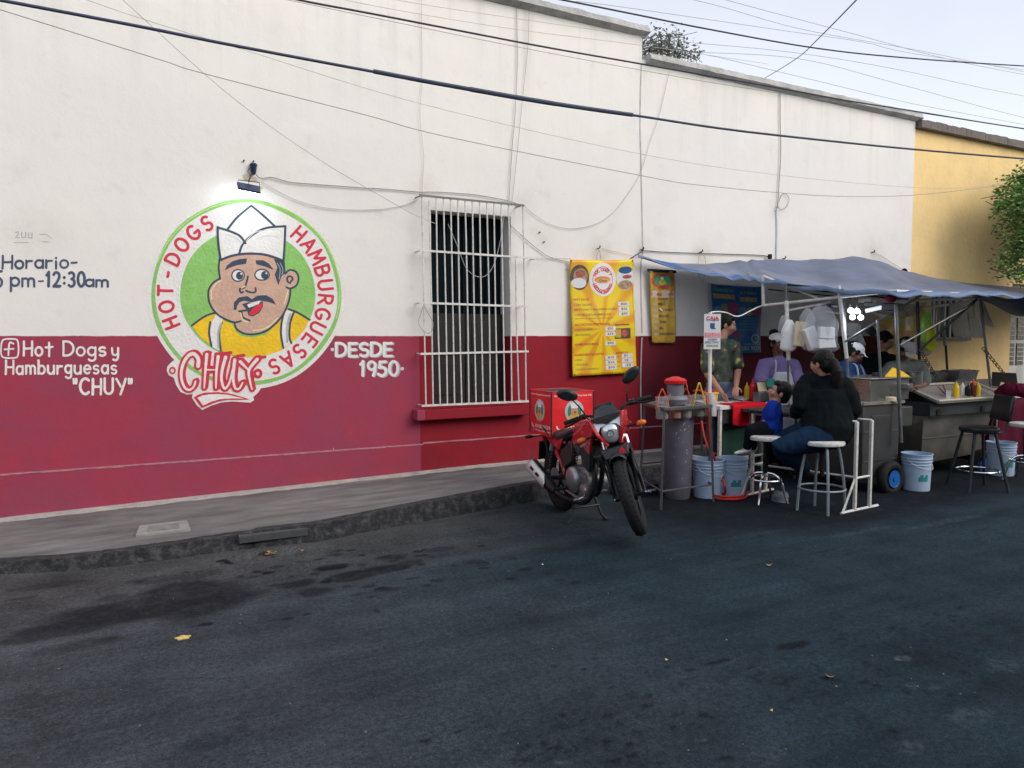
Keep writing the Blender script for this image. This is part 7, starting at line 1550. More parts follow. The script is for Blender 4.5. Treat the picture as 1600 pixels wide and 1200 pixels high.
wheel(0, BK, True); FXX = 1.215; wheel(FXX, FK, False)
# fork
ft = V((.955, 0, .84)); fa = V((FXX, 0, WR)); fd = (fa - ft).normalized()
for s_ in (-1, 1):
    o_ = V((0, s_ * .088, 0)); mb = MB(); mb.tube([ft + o_ - fd * .02, ft + o_ + fd * .30], .0165, 12); FK(mb, 'fork_tube', 'chrome')
    mb = MB(); mb.tube([ft + o_ + fd * .27, ft + o_ + fd * .30, ft + o_ + fd * .32, fa + o_ + V((0, -s_ * .01, 0))], [.020, .026, .024, .024], 12); mb.cyl(fa + V((0, s_ * .11, 0)), fa + V((0, s_ * .05, 0)), .02); FK(mb, 'fork_leg', 'black_plastic')
    mb = MB(); mb.cyl(fa + V((0, s_ * .118, 0)), fa + V((0, s_ * .100, 0)), .012, seg=8); FK(mb, 'axle_nut', 'chrome')
for t_, w_ in ((.0, .10), (.135, .10)):
    c_ = ft + fd * t_; mb = MB(); mb.box(c_, (.06, .23, .028), Matrix.Rotation(R(26), 3, 'Y')); FK(mb, 'fork_clamp', 'black_plastic', bevel=.008)
# fender: arc over the tyre with the boxy front brace
mb = MB(); vs = []; na, nc = 18, 8
for i in range(na + 1):
    a = R(72 + 88 * i / na)
    for j in range(nc + 1):
        b = R(-90 + 180 * j / nc); r_ = WR + .018 + .022 * math.cos(b); y_ = .062 * math.sin(b); r_ -= .03 * (abs(math.sin(b)) ** 3)
        vs.append((FXX + math.cos(a) * r_, y_, WR + math.sin(a) * r_))
mb.add(vs, [(i * (nc + 1) + j, i * (nc + 1) + j + 1, (i + 1) * (nc + 1) + j + 1, (i + 1) * (nc + 1) + j) for i in range(na) for j in range(nc)])
FK(mb, 'fender', mat('fender_grey', (.020, .023, .026), .45, var=.1), solid=.004)
mb = MB(); c_ = V((FXX - .02, 0, WR * 2 + .035))
mb.hexa([c_ + V(p) for p in ((-.06, -.118, -.045), (.06, -.085, -.03), (.06, .085, -.03), (-.06, .118, -.045), (-.07, -.118, .030), (.035, -.10, .035), (.035, .10, .035), (-.07, .118, .030))]); fb_ = FK(mb, 'fender_brace', 'fender_grey', bevel=.008)
for s_ in (-1, 1): mb = MB(); mb.tube([c_ + V((0, s_ * .112, 0)), fa + V((-.03, s_ * .115, .10)), fa + V((0, s_ * .115, 0))], [(.008, .032), (.007, .022), (.006, .014)], 8); FK(mb, 'fender_stay', 'fender_grey')
mb = MB(); mb.prism([c_ + V(p) for p in ((.052, .02, -.02), (.047, .075, -.012), (.038, .055, .032), (.045, .03, .015))], (.006, 0, 0)); FK(mb, 'fender_decal', 'bike_red', fb_)
# head: cowl, lamp, screen
H0 = V((1.105, 0, .765))
def hp(x, y, z): return H0 + V((x, y, z))
mb = MB()
def cowl(s_):
    O = [(.045, .118, .085), (.075, .095, .005), (.055, .045, -.085), (.03, .0, -.10), (-.02, .03, -.09), (-.06, .10, -.02), (-.07, .128, .07), (-.03, .12, .105)]
    return [hp(x, s_ * y, z) for x, y, z in O]
for s_ in (-1, 1):
    a = [hp(.028, s_ * .128, .120), hp(.070, s_ * .098, .0), hp(.040, s_ * .050, -.105)]; b = [hp(-.10, s_ * .150, .10), hp(-.10, s_ * .130, -.03), hp(-.05, s_ * .060, -.12)]; c_ = [hp(.020, s_ * .108, .118), hp(.062, s_ * .078, .0), hp(.034, s_ * .036, -.092)]
    vs = a + b + c_; mb.add(vs, [(0, 1, 4, 3), (1, 2, 5, 4), (0, 6, 7, 1), (1, 7, 8, 2)])
cw = FK(mb, 'headlight_cowl', 'bike_red', solid=.006, bevel=.003, smooth=30)
mb = MB(); mb.ball(hp(.02, 0, -.012), (.045, .072, .078), 24, 14); hl = FK(mb, 'headlight', 'lens_clear')
mb = MB(); mb.torus(hp(.035, 0, -.012), .060, .007, (1, 0, -.05), 30, 8); mb.torus(hp(.062, 0, -.012), .022, .004, (1, 0, -.05), 20, 6); FK(mb, 'headlight_rim', 'chrome', hl)
for s_ in (-1, 1):
    mb = MB(); pts = [hp(.045, s_ * .012, .058), hp(.040, s_ * .060, .045), hp(.055, s_ * .088, .010), hp(.020, s_ * .104, .112), hp(.03, s_ * .065, .082)]; mb.prism(pts, (-.02, 0, 0)); FK(mb, 'position_lamp', mat('lens_white', (.70, .76, .84), .15, .3, var=.05), hl)
mb = MB(); mb.prism([hp(.035, -.112, .118), hp(.035, .112, .118), hp(.05, .085, .085), hp(.052, 0, .062), hp(.05, -.085, .085)], (-.08, 0, .0)); FK(mb, 'instrument_shell', 'black_plastic', bevel=.004)
mb = MB()
def scr(u, v):
    y = (u - .5) * 2 * (.105 - .035 * v); return hp(.045 - .13 * v - .45 * y * y * 6 * .5, y, .100 + .085 * v - y * y * 1.2)
mb.grid(scr, 12, 8); FK(mb, 'flyscreen', mat('screen_black', (.02, .028, .03), .28, var=.1), solid=.006)
mb = MB(); mb.box(hp(-.09, 0, .16), (.05, .14, .05), Matrix.Rotation(R(-40), 3, 'Y')); FK(mb, 'instrument', 'black_plastic', bevel=.012)
mb = MB(); mb.ball(hp(-.05, 0, -.02), (.08, .085, .10), 16, 10); FK(mb, 'lamp_shell', 'black_plastic')
for s_ in (-1, 1):
    k = 'indicator'; p = hp(-.03, s_ * .215, -.015); mb = MB(); mb.tube([hp(-.05, s_ * .10, -.01), p], .008, 8); st = FK(mb, 'indicator_stem', 'black_plastic')
    mb = MB(); mb.ball(p + V((.0, s_ * .012, 0)), (.028, .038, .022), 14, 8); FK(mb, 'indicator', 'amber')
# handlebar, grips, levers, mirrors
B0 = V((.915, 0, .805)); mb = MB()
bar = [B0 + V((p[0], p[1] * .9, p[2])) for p in ((-.085, -.365, .075), (-.06, -.25, .085), (-.01, -.13, .075), (.015, -.07, .015), (.02, 0, .005), (.015, .07, .015), (-.01, .13, .075), (-.06, .25, .085), (-.085, .365, .075))]
mb.tube(smooth_path(bar, 6), .011, 10); FK(mb, 'handlebar', 'black_plastic')
for s_ in (-1, 1):
    e0 = B0 + V((-.062, s_ * .228, .085)); e1 = B0 + V((-.086, s_ * .338, .075)); mb = MB(); mb.tube([e0, e0.lerp(e1, .1), e1, e1.lerp(e0, -.06)], [.018, .0165, .0175, .019], 12); FK(mb, 'grip', 'black_rubber')
    mb = MB(); mb.box(e0 + V((.008, -s_ * .035, 0)), (.045, .055, .042)); FK(mb, 'switch_box', 'black_plastic', bevel=.01)
    mb = MB(); mb.tube(smooth_path([e0 + V((.02, -s_ * .05, -.005)), e0 + V((.055, s_ * .0, -.012)), e1 + V((.055, -s_ * .03, -.02)), e1 + V((.05, s_ * .01, -.022))], 4), [(.008, .005)] * 13, 8); FK(mb, 'lever', 'black_plastic')
    root_ = e0 + V((.02, -s_ * .06, .015)); mb = MB(); mb.tube(smooth_path([root_, root_ + V((.03, s_ * .015, .06)), root_ + V((-.005, s_ * .045, .11)), root_ + V((-.01, s_ * .065, .150))], 5), .0055, 8); ms = FK(mb, 'mirror_stem', 'black_plastic')
    mc_ = root_ + V((-.012, s_ * .085, .180)); Mm = Matrix.Rotation(R(28 * s_), 3, 'X') @ Matrix.Rotation(R(10), 3, 'Y'); mb = MB()
    out = [(.075 * math.cos(t) * (1.1 if abs(math.cos(t)) > .6 else 1), .046 * math.sin(t)) for t in [i * 2 * PI / 20 for i in range(20)]]
    fr_ = [mc_ + Mm @ V((.016, a, b)) for a, b in [(y * .7, z * .7) for y, z in out]]; md_ = [mc_ + Mm @ V((0, a, b)) for a, b in out]; bk = [mc_ + Mm @ V((-.012, a * .96, b * .96)) for a, b in out]
    vs = fr_ + md_ + bk; n_ = 20; mb.add(vs, [(i, (i + 1) % n_, n_ + (i + 1) % n_, n_ + i) for i in range(n_)] + [(n_ + i, n_ + (i + 1) % n_, 2 * n_ + (i + 1) % n_, 2 * n_ + i) for i in range(n_)] + [tuple(range(n_)), tuple(2 * n_ + i for i in range(n_))[::-1]])
    FK(mb, 'mirror', mat('mirror_black', (.018, .025, .025), .35, var=.1)); 
# cables
for i, (y0, y1) in enumerate(((-.16, -.05), (.16, .05), (-.13, .02))):
    mb = MB(); mb.tube(smooth_path([B0 + V((-.01, y0 * 1.5, .08)), B0 + V((.10, y0, .10)), B0 + V((.17, y0 * .5, .0)), B0 + V((.08, y1, -.12))], 6), .0045, 6); FK(mb, 'control_cable', 'black_rubber')
# frame
mb = MB(); mb.tube(smooth_path([V((.93, 0, .80)), V((.84, 0, .58)), V((.74, 0, .30)), V((.62, 0, .22)), V((.40, 0, .21))], 5), .020, 10)
for s_ in (-1, 1): mb.tube(smooth_path([V((.90, 0, .82)), V((.60, s_ * .07, .72)), V((.30, s_ * .09, .66)), V((-.02, s_ * .09, .72)), V((-.22, s_ * .06, .76))], 5), .014, 8); mb.tube([V((.34, s_ * .08, .66)), V((.32, s_ * .08, .30)), V((.40, s_ * .06, .21))], .014, 8); mb.tube([V((.0, s_ * .085, .29)), V((.33, s_ * .085, .33))], .018, 8); mb.tube([V((.0, s_ * .09, .72)), V((.30, s_ * .085, .45))], .011, 8)
BK(mb, 'frame', 'black_plastic')
# tank and plastics (fused, smooth)
s = Soft(); s.limb([V((.88, 0, .80)), V((.76, 0, .825)), V((.62, 0, .80)), V((.50, 0, .745)), V((.44, 0, .72))], [(.085, .055), (.135, .085), (.140, .095), (.10, .075), (.07, .05)], (0, 1, 0), 18)
for s_ in (-1, 1): s.limb([V((.92, s_ * .10, .80)), V((.78, s_ * .135, .77)), V((.60, s_ * .13, .72))], [(.025, .05), (.035, .07), (.022, .045)], (0, 1, 0), 12)
s.v = [(v[0], v[1], v[2] - .065) for v in s.v]; s.fuse('fuel_tank', 'bike_red', mo, .010, 4)
for s_ in (-1, 1):
    mb = MB(); pts = [V((1.01, s_ * .160, .80)), V((.84, s_ * .160, .80)), V((.70, s_ * .15, .71)), V((.76, s_ * .145, .62)), V((.86, s_ * .14, .56)), V((.93, s_ * .155, .66))]; mb.prism(pts, (0, -s_ * .022, 0)); BK(mb, 'tank_shroud', 'bike_red', bevel=.008)
    mb = MB(); pts = [V((.90, s_ * .150, .67)), V((.76, s_ * .148, .66)), V((.66, s_ * .13, .60)), V((.70, s_ * .12, .46)), V((.80, s_ * .12, .42)), V((.86, s_ * .135, .52))]; mb.prism(pts, (0, -s_ * .03, 0)); sc_ = BK(mb, 'engine_shroud', mat('shroud_grey', (.016, .020, .023), .45, var=.1), bevel=.008)
    mb = MB(); mb.hexa([V(p) for p in ((.74, s_ * .151, .610), (.86, s_ * .155, .64), (.86, s_ * .149, .64), (.74, s_ * .145, .610), (.73, s_ * .151, .628), (.86, s_ * .155, .662), (.86, s_ * .149, .662), (.73, s_ * .145, .628))]); BK(mb, 'trim_strip', 'aluminium', sc_)
    mb = MB(); pts = [V((.50, s_ * .115, .66)), V((.30, s_ * .12, .64)), V((.24, s_ * .12, .56)), V((.34, s_ * .125, .48)), V((.50, s_ * .12, .50))]; mb.prism(pts, (0, -s_ * .02, 0)); BK(mb, 'side_cover', 'shroud_grey', bevel=.012)
    mb = MB(); pts = [V((.34, s_ * .115, .735)), V((.10, s_ * .12, .76)), V((-.20, s_ * .085, .83)), V((-.30, s_ * .05, .855)), V((-.16, s_ * .085, .775)), V((.06, s_ * .11, .685)), V((.26, s_ * .12, .64))]; mb.prism(pts, (0, -s_ * .02, 0)); BK(mb, 'tail_panel', 'bike_red', bevel=.006)
    mb = MB(); pts = [V((.22, s_ * .126, .655)), V((.18, s_ * .126, .62)), V((.29, s_ * .128, .52)), V((.34, s_ * .128, .42)), V((.355, s_ * .128, .43)), V((.31, s_ * .128, .54))]; mb.prism(pts, (0, -s_ * .006, 0)); BK(mb, 'red_trim', 'bike_red')
s = Soft(); s.limb([V((.52, 0, .745)), V((.40, 0, .74)), V((.24, 0, .752)), V((.06, 0, .79)), V((-.14, 0, .825)), V((-.22, 0, .84))], [(.07, .035), (.12, .05), (.135, .05), (.125, .045), (.11, .04), (.07, .025)], (0, 1, 0), 18); s.v = [(v[0], v[1], v[2] - drop(v[0])) for v in s.v]; s.fuse('seat', mat('seat_vinyl', (.020, .024, .028), .45, var=.15, scale=20), mo, .010, 4)
mb = MB(); mb.hexa([V(p) for p in ((-.10, -.07, .60), (-.10, .07, .60), (-.16, .06, .76), (-.16, -.06, .76), (-.12, -.07, .60), (-.12, .07, .60), (-.30, .05, .80), (-.30, -.05, .80))]); mb.box((-.26, 0, .60), (.012, .17, .17), Matrix.Rotation(R(14), 3, 'Y')); mb.tube([V((-.12, 0, .74)), V((-.24, 0, .66)), V((-.27, 0, .50))], [(.06, .02)] * 3, 8); BK(mb, 'rear_mudguard', 'black_plastic', bevel=.004)
for s_ in (-1, 1): mb = MB(); mb.tube([V((-.19, s_ * .05, .735)), V((-.20, s_ * .17, .735))], .006, 8); mb.ball(V((-.20, s_ * .195, .735)), (.022, .045, .016), 10, 6); BK(mb, 'rear_indicator', 'black_plastic')
mb = MB()
for s_ in (-1, 1): mb.tube(smooth_path([V((.12, s_ * .14, .76)), V((.0, s_ * .15, .845)), V((-.26, s_ * .10, .87))], 5), .010, 8)
mb.box((-.10, 0, .868), (.34, .26, .014)); BK(mb, 'rear_rack', 'black_plastic')
# shocks
for s_ in (-1, 1):
    a, b = V((.14, s_ * .115, .60)), V((-.0, s_ * .115, .34)); mb = MB(); mb.cyl(a, b, .010, seg=10); mb.cyl(a, a.lerp(b, .22), .026, seg=14); mb.cyl(b, b.lerp(a, .10), .022, seg=12); sh = BK(mb, 'shock_absorber', 'aluminium')
    mb = MB(); d_ = (b - a); f1, f2 = frame_for(d_); mb.tube([a + d_ * (.22 + .66 * t / 90) + (f1 * math.cos(t * .5) + f2 * math.sin(t * .5)) * .026 for t in range(91)], .0052, 6); BK(mb, 'spring', 'black_plastic', sh)
# engine
mb = MB(); mb.box((.56, 0, .34), (.30, .16, .20)); mb.cyl((.44, -.10, .33), (.44, .10, .33), .10, seg=24); mb.cyl((.64, -.09, .33), (.64, .09, .33), .095, seg=24); en = BK(mb, 'engine', 'cast_alu', bevel=.012)
mb = MB(); mb.lathe([(.105, 0), (.108, .02), (.098, .045), (.080, .058), (.04, .062), (0, .062)], (.49, -.085, .335), (0, -1, 0), 28); cc_ = BK(mb, 'clutch_cover', mat('cover_alu', (.36, .36, .37), .38, .8, var=.15, scale=30), en)
mb = MB(); mb.lathe([(.05, 0), (.052, .03), (.03, .04), (0, .04)], (.655, -.085, .265), (0, -1, 0), 18); BK(mb, 'oil_filter_cover', 'cover_alu', en)
mb = MB(); mb.lathe([(.09, 0), (.092, .03), (.06, .045), (0, .045)], (.50, .085, .335), (0, 1, 0), 24); BK(mb, 'generator_cover', 'cast_alu', en)
for k in range(8):
    a = k * PI / 4; mb = MB(); c_ = V((.49 + .09 * math.cos(a), -.115, .335 + .09 * math.sin(a))); mb.cyl(c_, c_ + V((0, -.012, 0)), .008, seg=6); BK(mb, 'cover_bolt', 'chrome', en)
mb = MB(); cyd = V((.10, 0, .20)).normalized(); c0 = V((.62, 0, .42)); Mx = Matrix.Rotation(math.atan2(cyd.x, cyd.z), 3, 'Y')
for k in range(9): mb.box(c0 + cyd * (.015 + k * .017), (.135, .145, .006), Mx)
mb.box(c0 + cyd * .07, (.10, .11, .17), Mx); mb.box(c0 + cyd * .19, (.12, .12, .07), Mx); BK(mb, 'cylinder', 'cast_alu', en)
mb = MB(); mb.tube(smooth_path([V((.56, -.02, .55)), V((.46, -.03, .57)), V((.38, -.02, .58))], 4), .026, 12); mb.cyl((.48, -.07, .54), (.48, .05, .58), .030, seg=14); BK(mb, 'carburettor', 'cast_alu', en)
# exhaust
mb = MB(); mb.tube(smooth_path([V((.70, -.03, .52)), V((.79, -.06, .46)), V((.80, -.09, .30)), V((.72, -.12, .19)), V((.50, -.14, .17)), V((.30, -.155, .19)), V((.20, -.165, .22))], 8), .021, 12); BK(mb, 'exhaust_pipe', 'black_plastic')
mb = MB(); ea, eb = V((.24, -.165, .21)), V((-.20, -.185, .40)); mb.tube([ea, ea.lerp(eb, .12), ea.lerp(eb, .3), ea.lerp(eb, .95), eb], [.024, .042, .055, .060, .045], 20); mf = BK(mb, 'muffler', 'black_plastic')
mb = MB(); d_ = (eb - ea).normalized(); upm = V((0, 0, 1)); upm = (upm - d_ * upm.dot(d_)).normalized(); sdm = V((0, -1, 0))
def shield(u, v): 
    a = R(-30 + 108 * v); r_ = .064 - .008 * (1 - u) * .5; w = 1 if u > .25 else (.35 + u * 2.6); a *= w; return ea.lerp(eb, .22 + .72 * u) + (sdm * math.cos(a) + upm * math.sin(a)) * r_
mb.grid(shield, 14, 10); hs_ = BK(mb, 'heat_shield', mat('shield_silver', (.72, .73, .74), .35, .5, var=.1), mf, solid=.003)
for u0 in (.42, .72): mb = MB(); mb.grid(lambda u, v: shield(u0 - .09 + .18 * u, .44 + .20 * v) + sdm * .003, 4, 4); BK(mb, 'shield_slot', 'black_plastic', hs_, solid=.002)
# pegs, stand, side stand
for s_ in (-1, 1): mb = MB(); mb.cyl((.40, s_ * .10, .25), (.40, s_ * .25, .26), .012, seg=10); BK(mb, 'footpeg', 'black_rubber')
lg = V((.44, 0, .21)); mb = MB()
for s_ in (-1, 1): mb.tube([V((.42, s_ * .08, .22)), V((.47, s_ * .13, .02)), V((.47, s_ * .17, -.018))], .011, 8); mb.box(V((.455, s_ * .18, -.020)), (.05, .045, .010))
mb.tube([V((.46, -.12, .10)), V((.46, .12, .10))], .009, 8); BK(mb, 'centre_stand', 'dark_metal')
mb = MB(); mb.tube([V((.52, .12, .22)), V((.30, .18, .14))], .010, 8); BK(mb, 'side_stand', 'dark_metal')
mb = MB(); mb.tube([V((.30, -.11, .24)), V((.60, -.13, .20))], .012, 8); mb.tube([V((.66, -.10, .22)), V((.70, -.19, .21))], .009, 8); mb.cyl((.70, -.17, .21), (.70, -.215, .21), .011, seg=8); BK(mb, 'brake_pedal', 'aluminium')
# ------------------------------------------------------------------ delivery box on the rack
MB4 = Matrix.Translation(mo.location) @ mo.rotation_euler.to_matrix().to_4x4()
dbx = thing('delivery_box', 'red cube delivery bag with black lid strapped on the motorcycle rack', 'delivery bag', (0, 0, 0))
bc = G(868, 745, .64); S_ = .405; bxl = V((3.56, 5.62, .655)); dbx.location = bxl; dbx.rotation_euler = (R(0), R(0), R(-96) + R(90) + R(2))
mb = MB(); h_ = S_ / 2; n_ = 12
def face(fn_): mb.grid(fn_, n_, n_)
bul = lambda u, v: .014 * math.sin(PI * u) * math.sin(PI * v) + .004 * noise.noise(V((u * 4, v * 4, 2)))
# front (-y), left side (-x), right (+x), back (+y), bottom
face(lambda u, v: V((-h_ + S_ * u, -h_ - bul(u, v), S_ * .93 * v))); face(lambda u, v: V((-h_ - bul(u, v), h_ - S_ * u, S_ * .93 * v))); face(lambda u, v: V((h_ + bul(u, v), -h_ + S_ * u, S_ * .93 * v))); face(lambda u, v: V((h_ - S_ * u, h_ + bul(u, v), S_ * .93 * v))); face(lambda u, v: V((-h_ + S_ * u, -h_ + S_ * v, 0)))
mb.build('body', 'box_red', dbx, smooth=60, fixn=False)
mb = MB(); mb.grid(lambda u, v: V((-h_ + S_ * u, -h_ + S_ * v, S_ * .93 + .012 * math.sin(PI * u) * math.sin(PI * v))), 10, 10); lid = mb.build('lid', mat('nylon_black', (.018, .022, .025), .6, var=.15, scale=20), dbx, smooth=60)
mb = MB()
for x_, y_ in ((-h_, -h_), (h_, -h_), (h_, h_), (-h_, h_)): mb.tube([V((x_, y_, -.002)), V((x_, y_, S_ * .93))], .0075, 8)
mb.build('piping', 'nylon_black', dbx)
mb = MB(); q = [V((-h_, -h_, S_ * .93)), V((h_, -h_, S_ * .93)), V((h_, h_, S_ * .93)), V((-h_, h_, S_ * .93))]
for i in range(4): mb.tube([q[i], q[(i + 1) % 4]], .005, 6)
mb.build('lid_piping', 'box_red', dbx)
def decals(fr_fn):
    def F(u, v, k=0): return fr_fn(u, v, k)
    mb = MB(); sheet_ell(mb, F, .52, .56, .225, .255, 1.2); em = mb.build('emblem', mat('dec_grey', (.50, .50, .54), .5), dbx, smooth=0, fixn=False)
    mb = MB(); sheet_ell(mb, F, .52, .56, .165, .19, 1.8); mb.build('emblem_field', 'banner_green', em, smooth=0, fixn=False)
    mb = MB(); sheet_ell(mb, F, .52, .44, .12, .085, 2.3); mb.build('emblem_shirt', mat('dec_yel', (.70, .42, .05), .5), em, smooth=0, fixn=False)
    mb = MB(); sheet_ell(mb, F, .52, .56, .085, .095, 2.8); mb.build('emblem_face', mat('dec_skin', (.50, .26, .16), .5), em, smooth=0, fixn=False)
    mb = MB(); sheet_ell(mb, F, .53, .545, .035, .025, 3.3); mb.build('emblem_mouth', 'banner_red', em, smooth=0, fixn=False)
    mb = MB(); mb.poly([F(a, b, 3.2) for a, b in ((.44, .63), (.60, .63), (.62, .76), (.56, .74), (.52, .80), (.48, .74), (.42, .76))]); mb.build('emblem_hat', 'banner_white', em, smooth=0, fixn=False)
    mb = MB(); add_text(mb, 'CHUY', .36, .62, .27, .35, lambda u, v: F(u, v, 3.4), True); mb.build('emblem_name', mat('dec_pink', (.62, .15, .20), .5), em, smooth=0, fixn=False)
    mb = MB(); add_text(mb, 'Hot dogs y Hamburguesas Chuy desde 1950', .06, .95, .885, .935, lambda u, v: F(u, v, 1.2), True); add_text(mb, '3312829539', .28, .95, .155, .235, lambda u, v: F(u, v, 1.2), True); add_text(mb, 'Hot dog y Hamburguesas', .30, .97, .065, .12, lambda u, v: F(u, v, 1.2), True)
    mb.build('lettering', 'banner_white', dbx, smooth=0, fixn=False)
    mb = MB(); ribbon(mb, [(.12, .235), (.13, .19), (.17, .165), (.21, .16)], .03, lambda a, b: F(a, b, 1.3)); mb.build('phone_icon', 'banner_white', dbx, smooth=0, fixn=False)
    mb = MB(); sheet_ell(mb, F, .22, .085, .045, .045, 1.3); ic = mb.build('blue_icon', mat('dec_blue', (.02, .07, .35), .5), dbx, smooth=0, fixn=False)
    mb = MB(); add_text(mb, 'f', .205, .24, .05, .12, lambda u, v: F(u, v, 1.9), True); mb.build('icon_letter', 'banner_white', ic, smooth=0, fixn=False)
decals(lambda u, v, k: V((-h_ + S_ * u, -h_ - bul(u, v) - .0012 - .0006 * k, S_ * .93 * v)))
decals(lambda u, v, k: V((-h_ - bul(u, v) - .0012 - .0006 * k, h_ - S_ * u, S_ * .93 * v)))
# ================================================================== PEOPLE
FH = V((math.cos(AZ), math.sin(AZ), 0)); UZ = V((0, 0, 1))
def lerpv(a, b, t): return V(a).lerp(V(b), t)
def head_axes(f):
    f = V(f).normalized(); r = f.cross(UZ); r = r.normalized() if r.length > .1 else RT.copy(); u = r.cross(f).normalized(); return f, r, u
def add_hand(s, wrist, direc, palm_n, k=1.0, curl=.5, thumb_side=1):
    """palm, four bent unequal fingers and a thumb leaving the side of the palm"""
    d = V(direc).normalized(); n = V(palm_n); n = (n - d * n.dot(d)).normalized(); sd = d.cross(n) * thumb_side; w = V(wrist)
    s.limb([w, w + d * .035 * k, w + d * .075 * k], [(.024 * k, .016 * k), (.036 * k, .014 * k), (.038 * k, .012 * k)], sd, 10)
    for i, (off, ln) in enumerate(((.028, .066), (.010, .075), (-.009, .070), (-.027, .055))):
        b = w + d * .078 * k + sd * off * k; a1 = curl * (.6 + .15 * i); d1 = (d * math.cos(a1) + n * math.sin(a1)); a2 = a1 + curl * 1.1; d2 = (d * math.cos(a2) + n * math.sin(a2))
        m = b + d1 * ln * .5 * k; s.limb([b, m, m + d2 * ln * .5 * k], [.0088 * k, .0082 * k, .0068 * k], None, 8)
    b = w + d * .025 * k + sd * .026 * k; d1 = (d * .6 + sd * .8 + n * .25).normalized(); d2 = (d * .9 + sd * .25 + n * .4).normalized(); m = b + d1 * .036 * k; s.limb([b, m, m + d2 * .03 * k], [.0115 * k, .0098 * k, .008 * k], None, 8)
def person(label, J, skin='skin', k=1.0, fat=1.0, shirt=None, trousers=None, shoes='black_plastic', sleeve='short', hair='short', cap=None, apron=None, face=True, vox=.0068, shirt_low=.12, hands=True, shirt_part='shirt'):
    root = thing('person', label, 'person', V((J['pel'].x, J['pel'].y, J.get('floor', 0)))); K = local(root); loc = V(root.location)
    f, r, u = head_axes(J['face']); hc = V(J['head']); sl = (V(J['shR']) - V(J['shL'])).normalized()
    hs = .97 * k if k < 1 else 1.0; hs = J.get('hs', hs)
    pel, chest, neck = V(J['pel']), V(J['chest']), V(J['neck']); waist = lerpv(pel, chest, .5); shm = lerpv(J['shL'], J['shR'], .5)
    s = Soft()
    s.limb([pel, waist, chest, lerpv(chest, shm, .75)], [(.155 * k * fat, .115 * k * fat), (.135 * k * fat, .10 * k * fat), (.155 * k * fat, .105 * k * fat), (.12 * k, .075 * k)], sl, 18)
    s.limb([lerpv(shm, chest, .2), neck, hc - u * .04 * hs - f * .01 * hs], [.062 * k, .052 * hs, .052 * hs], sl, 12)
    # head: skull, face wedge, jaw, nose, lips, brow, ears
    Mh = Matrix((r, f, u)).transposed()
    def hb(x, y, z, rx, ry, rz, sg=14): s.ball(hc + r * x * hs + f * y * hs + u * z * hs, (rx * hs, ry * hs, rz * hs), sg, 10, Mh)
    hb(0, -.012, .028, .074, .090, .084); hb(0, .022, -.018, .060, .068, .078); hb(0, .036, -.070, .038, .036, .034); hb(0, .086, -.012, .0125, .018, .026); hb(0, .099, -.024, .014, .012, .011); hb(0, .074, -.052, .025, .014, .009); hb(0, .082, .022, .045, .012, .010)
    for q in (-1, 1): hb(q * .074, -.012, -.010, .010, .020, .032, 10); hb(q * .040, .060, -.022, .024, .022, .024, 10)
    for q, sh, el, wr, hd in (('L', J['shL'], J['elL'], J['wrL'], J.get('hdL')), ('R', J['shR'], J['elR'], J['wrR'], J.get('hdR'))):
        sh, el, wr = V(sh), V(el), V(wr); s.limb([lerpv(shm, sh, .6), sh, lerpv(sh, el, .4), el, lerpv(el, wr, .3), wr], [.055 * k, .056 * k, .047 * k * fat, .038 * k, .038 * k, .026 * k], None, 12)
        d_ = V(hd) if hd else (wr - el).normalized(); add_hand(s, wr, d_, V(J.get('pn' + q, (0, 0, -1))), k, J.get('curl', .5), 1 if q == 'L' else -1)
    for q in 'LR':
        hp_, kn, an = V(J['hip' + q]), V(J['kn' + q]), V(J['an' + q]); td = V(J.get('toe' + q, J['toe'])).normalized()
        s.limb([hp_, lerpv(hp_, kn, .4), kn, lerpv(kn, an, .3), an], [.088 * k * fat, .080 * k * fat, .055 * k, .053 * k, .036 * k], None, 12)
        s.limb([an + UZ * 0 - td * .03 * k, an + td * .06 * k - UZ * .03 * k, an + td * .14 * k - UZ * .045 * k], [(.036 * k, .035 * k), (.040 * k, .028 * k), (.034 * k, .018 * k)], td.cross(UZ), 10)
    s.v = [tuple(V(v) - loc) for v in s.v]; body = s.fuse('body', skin, root, vox, 3)
    def cloth(name, m, fn, disp=.006, vx=None, par=None, sm=3, ds=8):
        t = Soft(); fn(t); t.v = [tuple(V(v) - loc) for v in t.v]; return t.fuse(name, m, par or root, vx or .010, sm, disp, ds)
    e = .016 * k
    if shirt:
        def f_(t):
            low = pel - (chest - pel).normalized() * shirt_low * .3 * k
            hi_ = shirt_low < 0
            if hi_: low = lerpv(pel, chest, -shirt_low * .6)
            t.limb([low, lerpv(pel, chest, -shirt_low) if hi_ else pel, waist, chest, lerpv(chest, shm, .8)], [(.165 * k * fat + e, .125 * k * fat + e), (.160 * k * fat + e, .122 * k * fat + e), (.150 * k * fat + e, .112 * k * fat + e), (.160 * k * fat + e, .108 * k * fat + e), (.125 * k + e, .078 * k + e)], sl, 20)
            t.limb([lerpv(shm, neck, .0), lerpv(shm, neck, .55)], [.085 * k, .066 * k], sl, 14)
            for q in 'LR':
                sh, el, wr = V(J['sh' + q]), V(J['el' + q]), V(J['wr' + q])
                P = [lerpv(shm, sh, .5), sh, lerpv(sh, el, .45)]; Rr = [.070 * k + e, .060 * k + e, .056 * k * fat + e]
                if sleeve == 'short': P.append(lerpv(sh, el, .80)); Rr.append(.058 * k * fat + e)
                else: P += [el, lerpv(el, wr, .5), lerpv(el, wr, .93)]; Rr += [.046 * k + e, .044 * k + e, .030 * k + e]
                t.limb(P, Rr, None, 14)
        cloth(shirt_part, shirt, f_, .010 if sleeve == 'long' else .008)
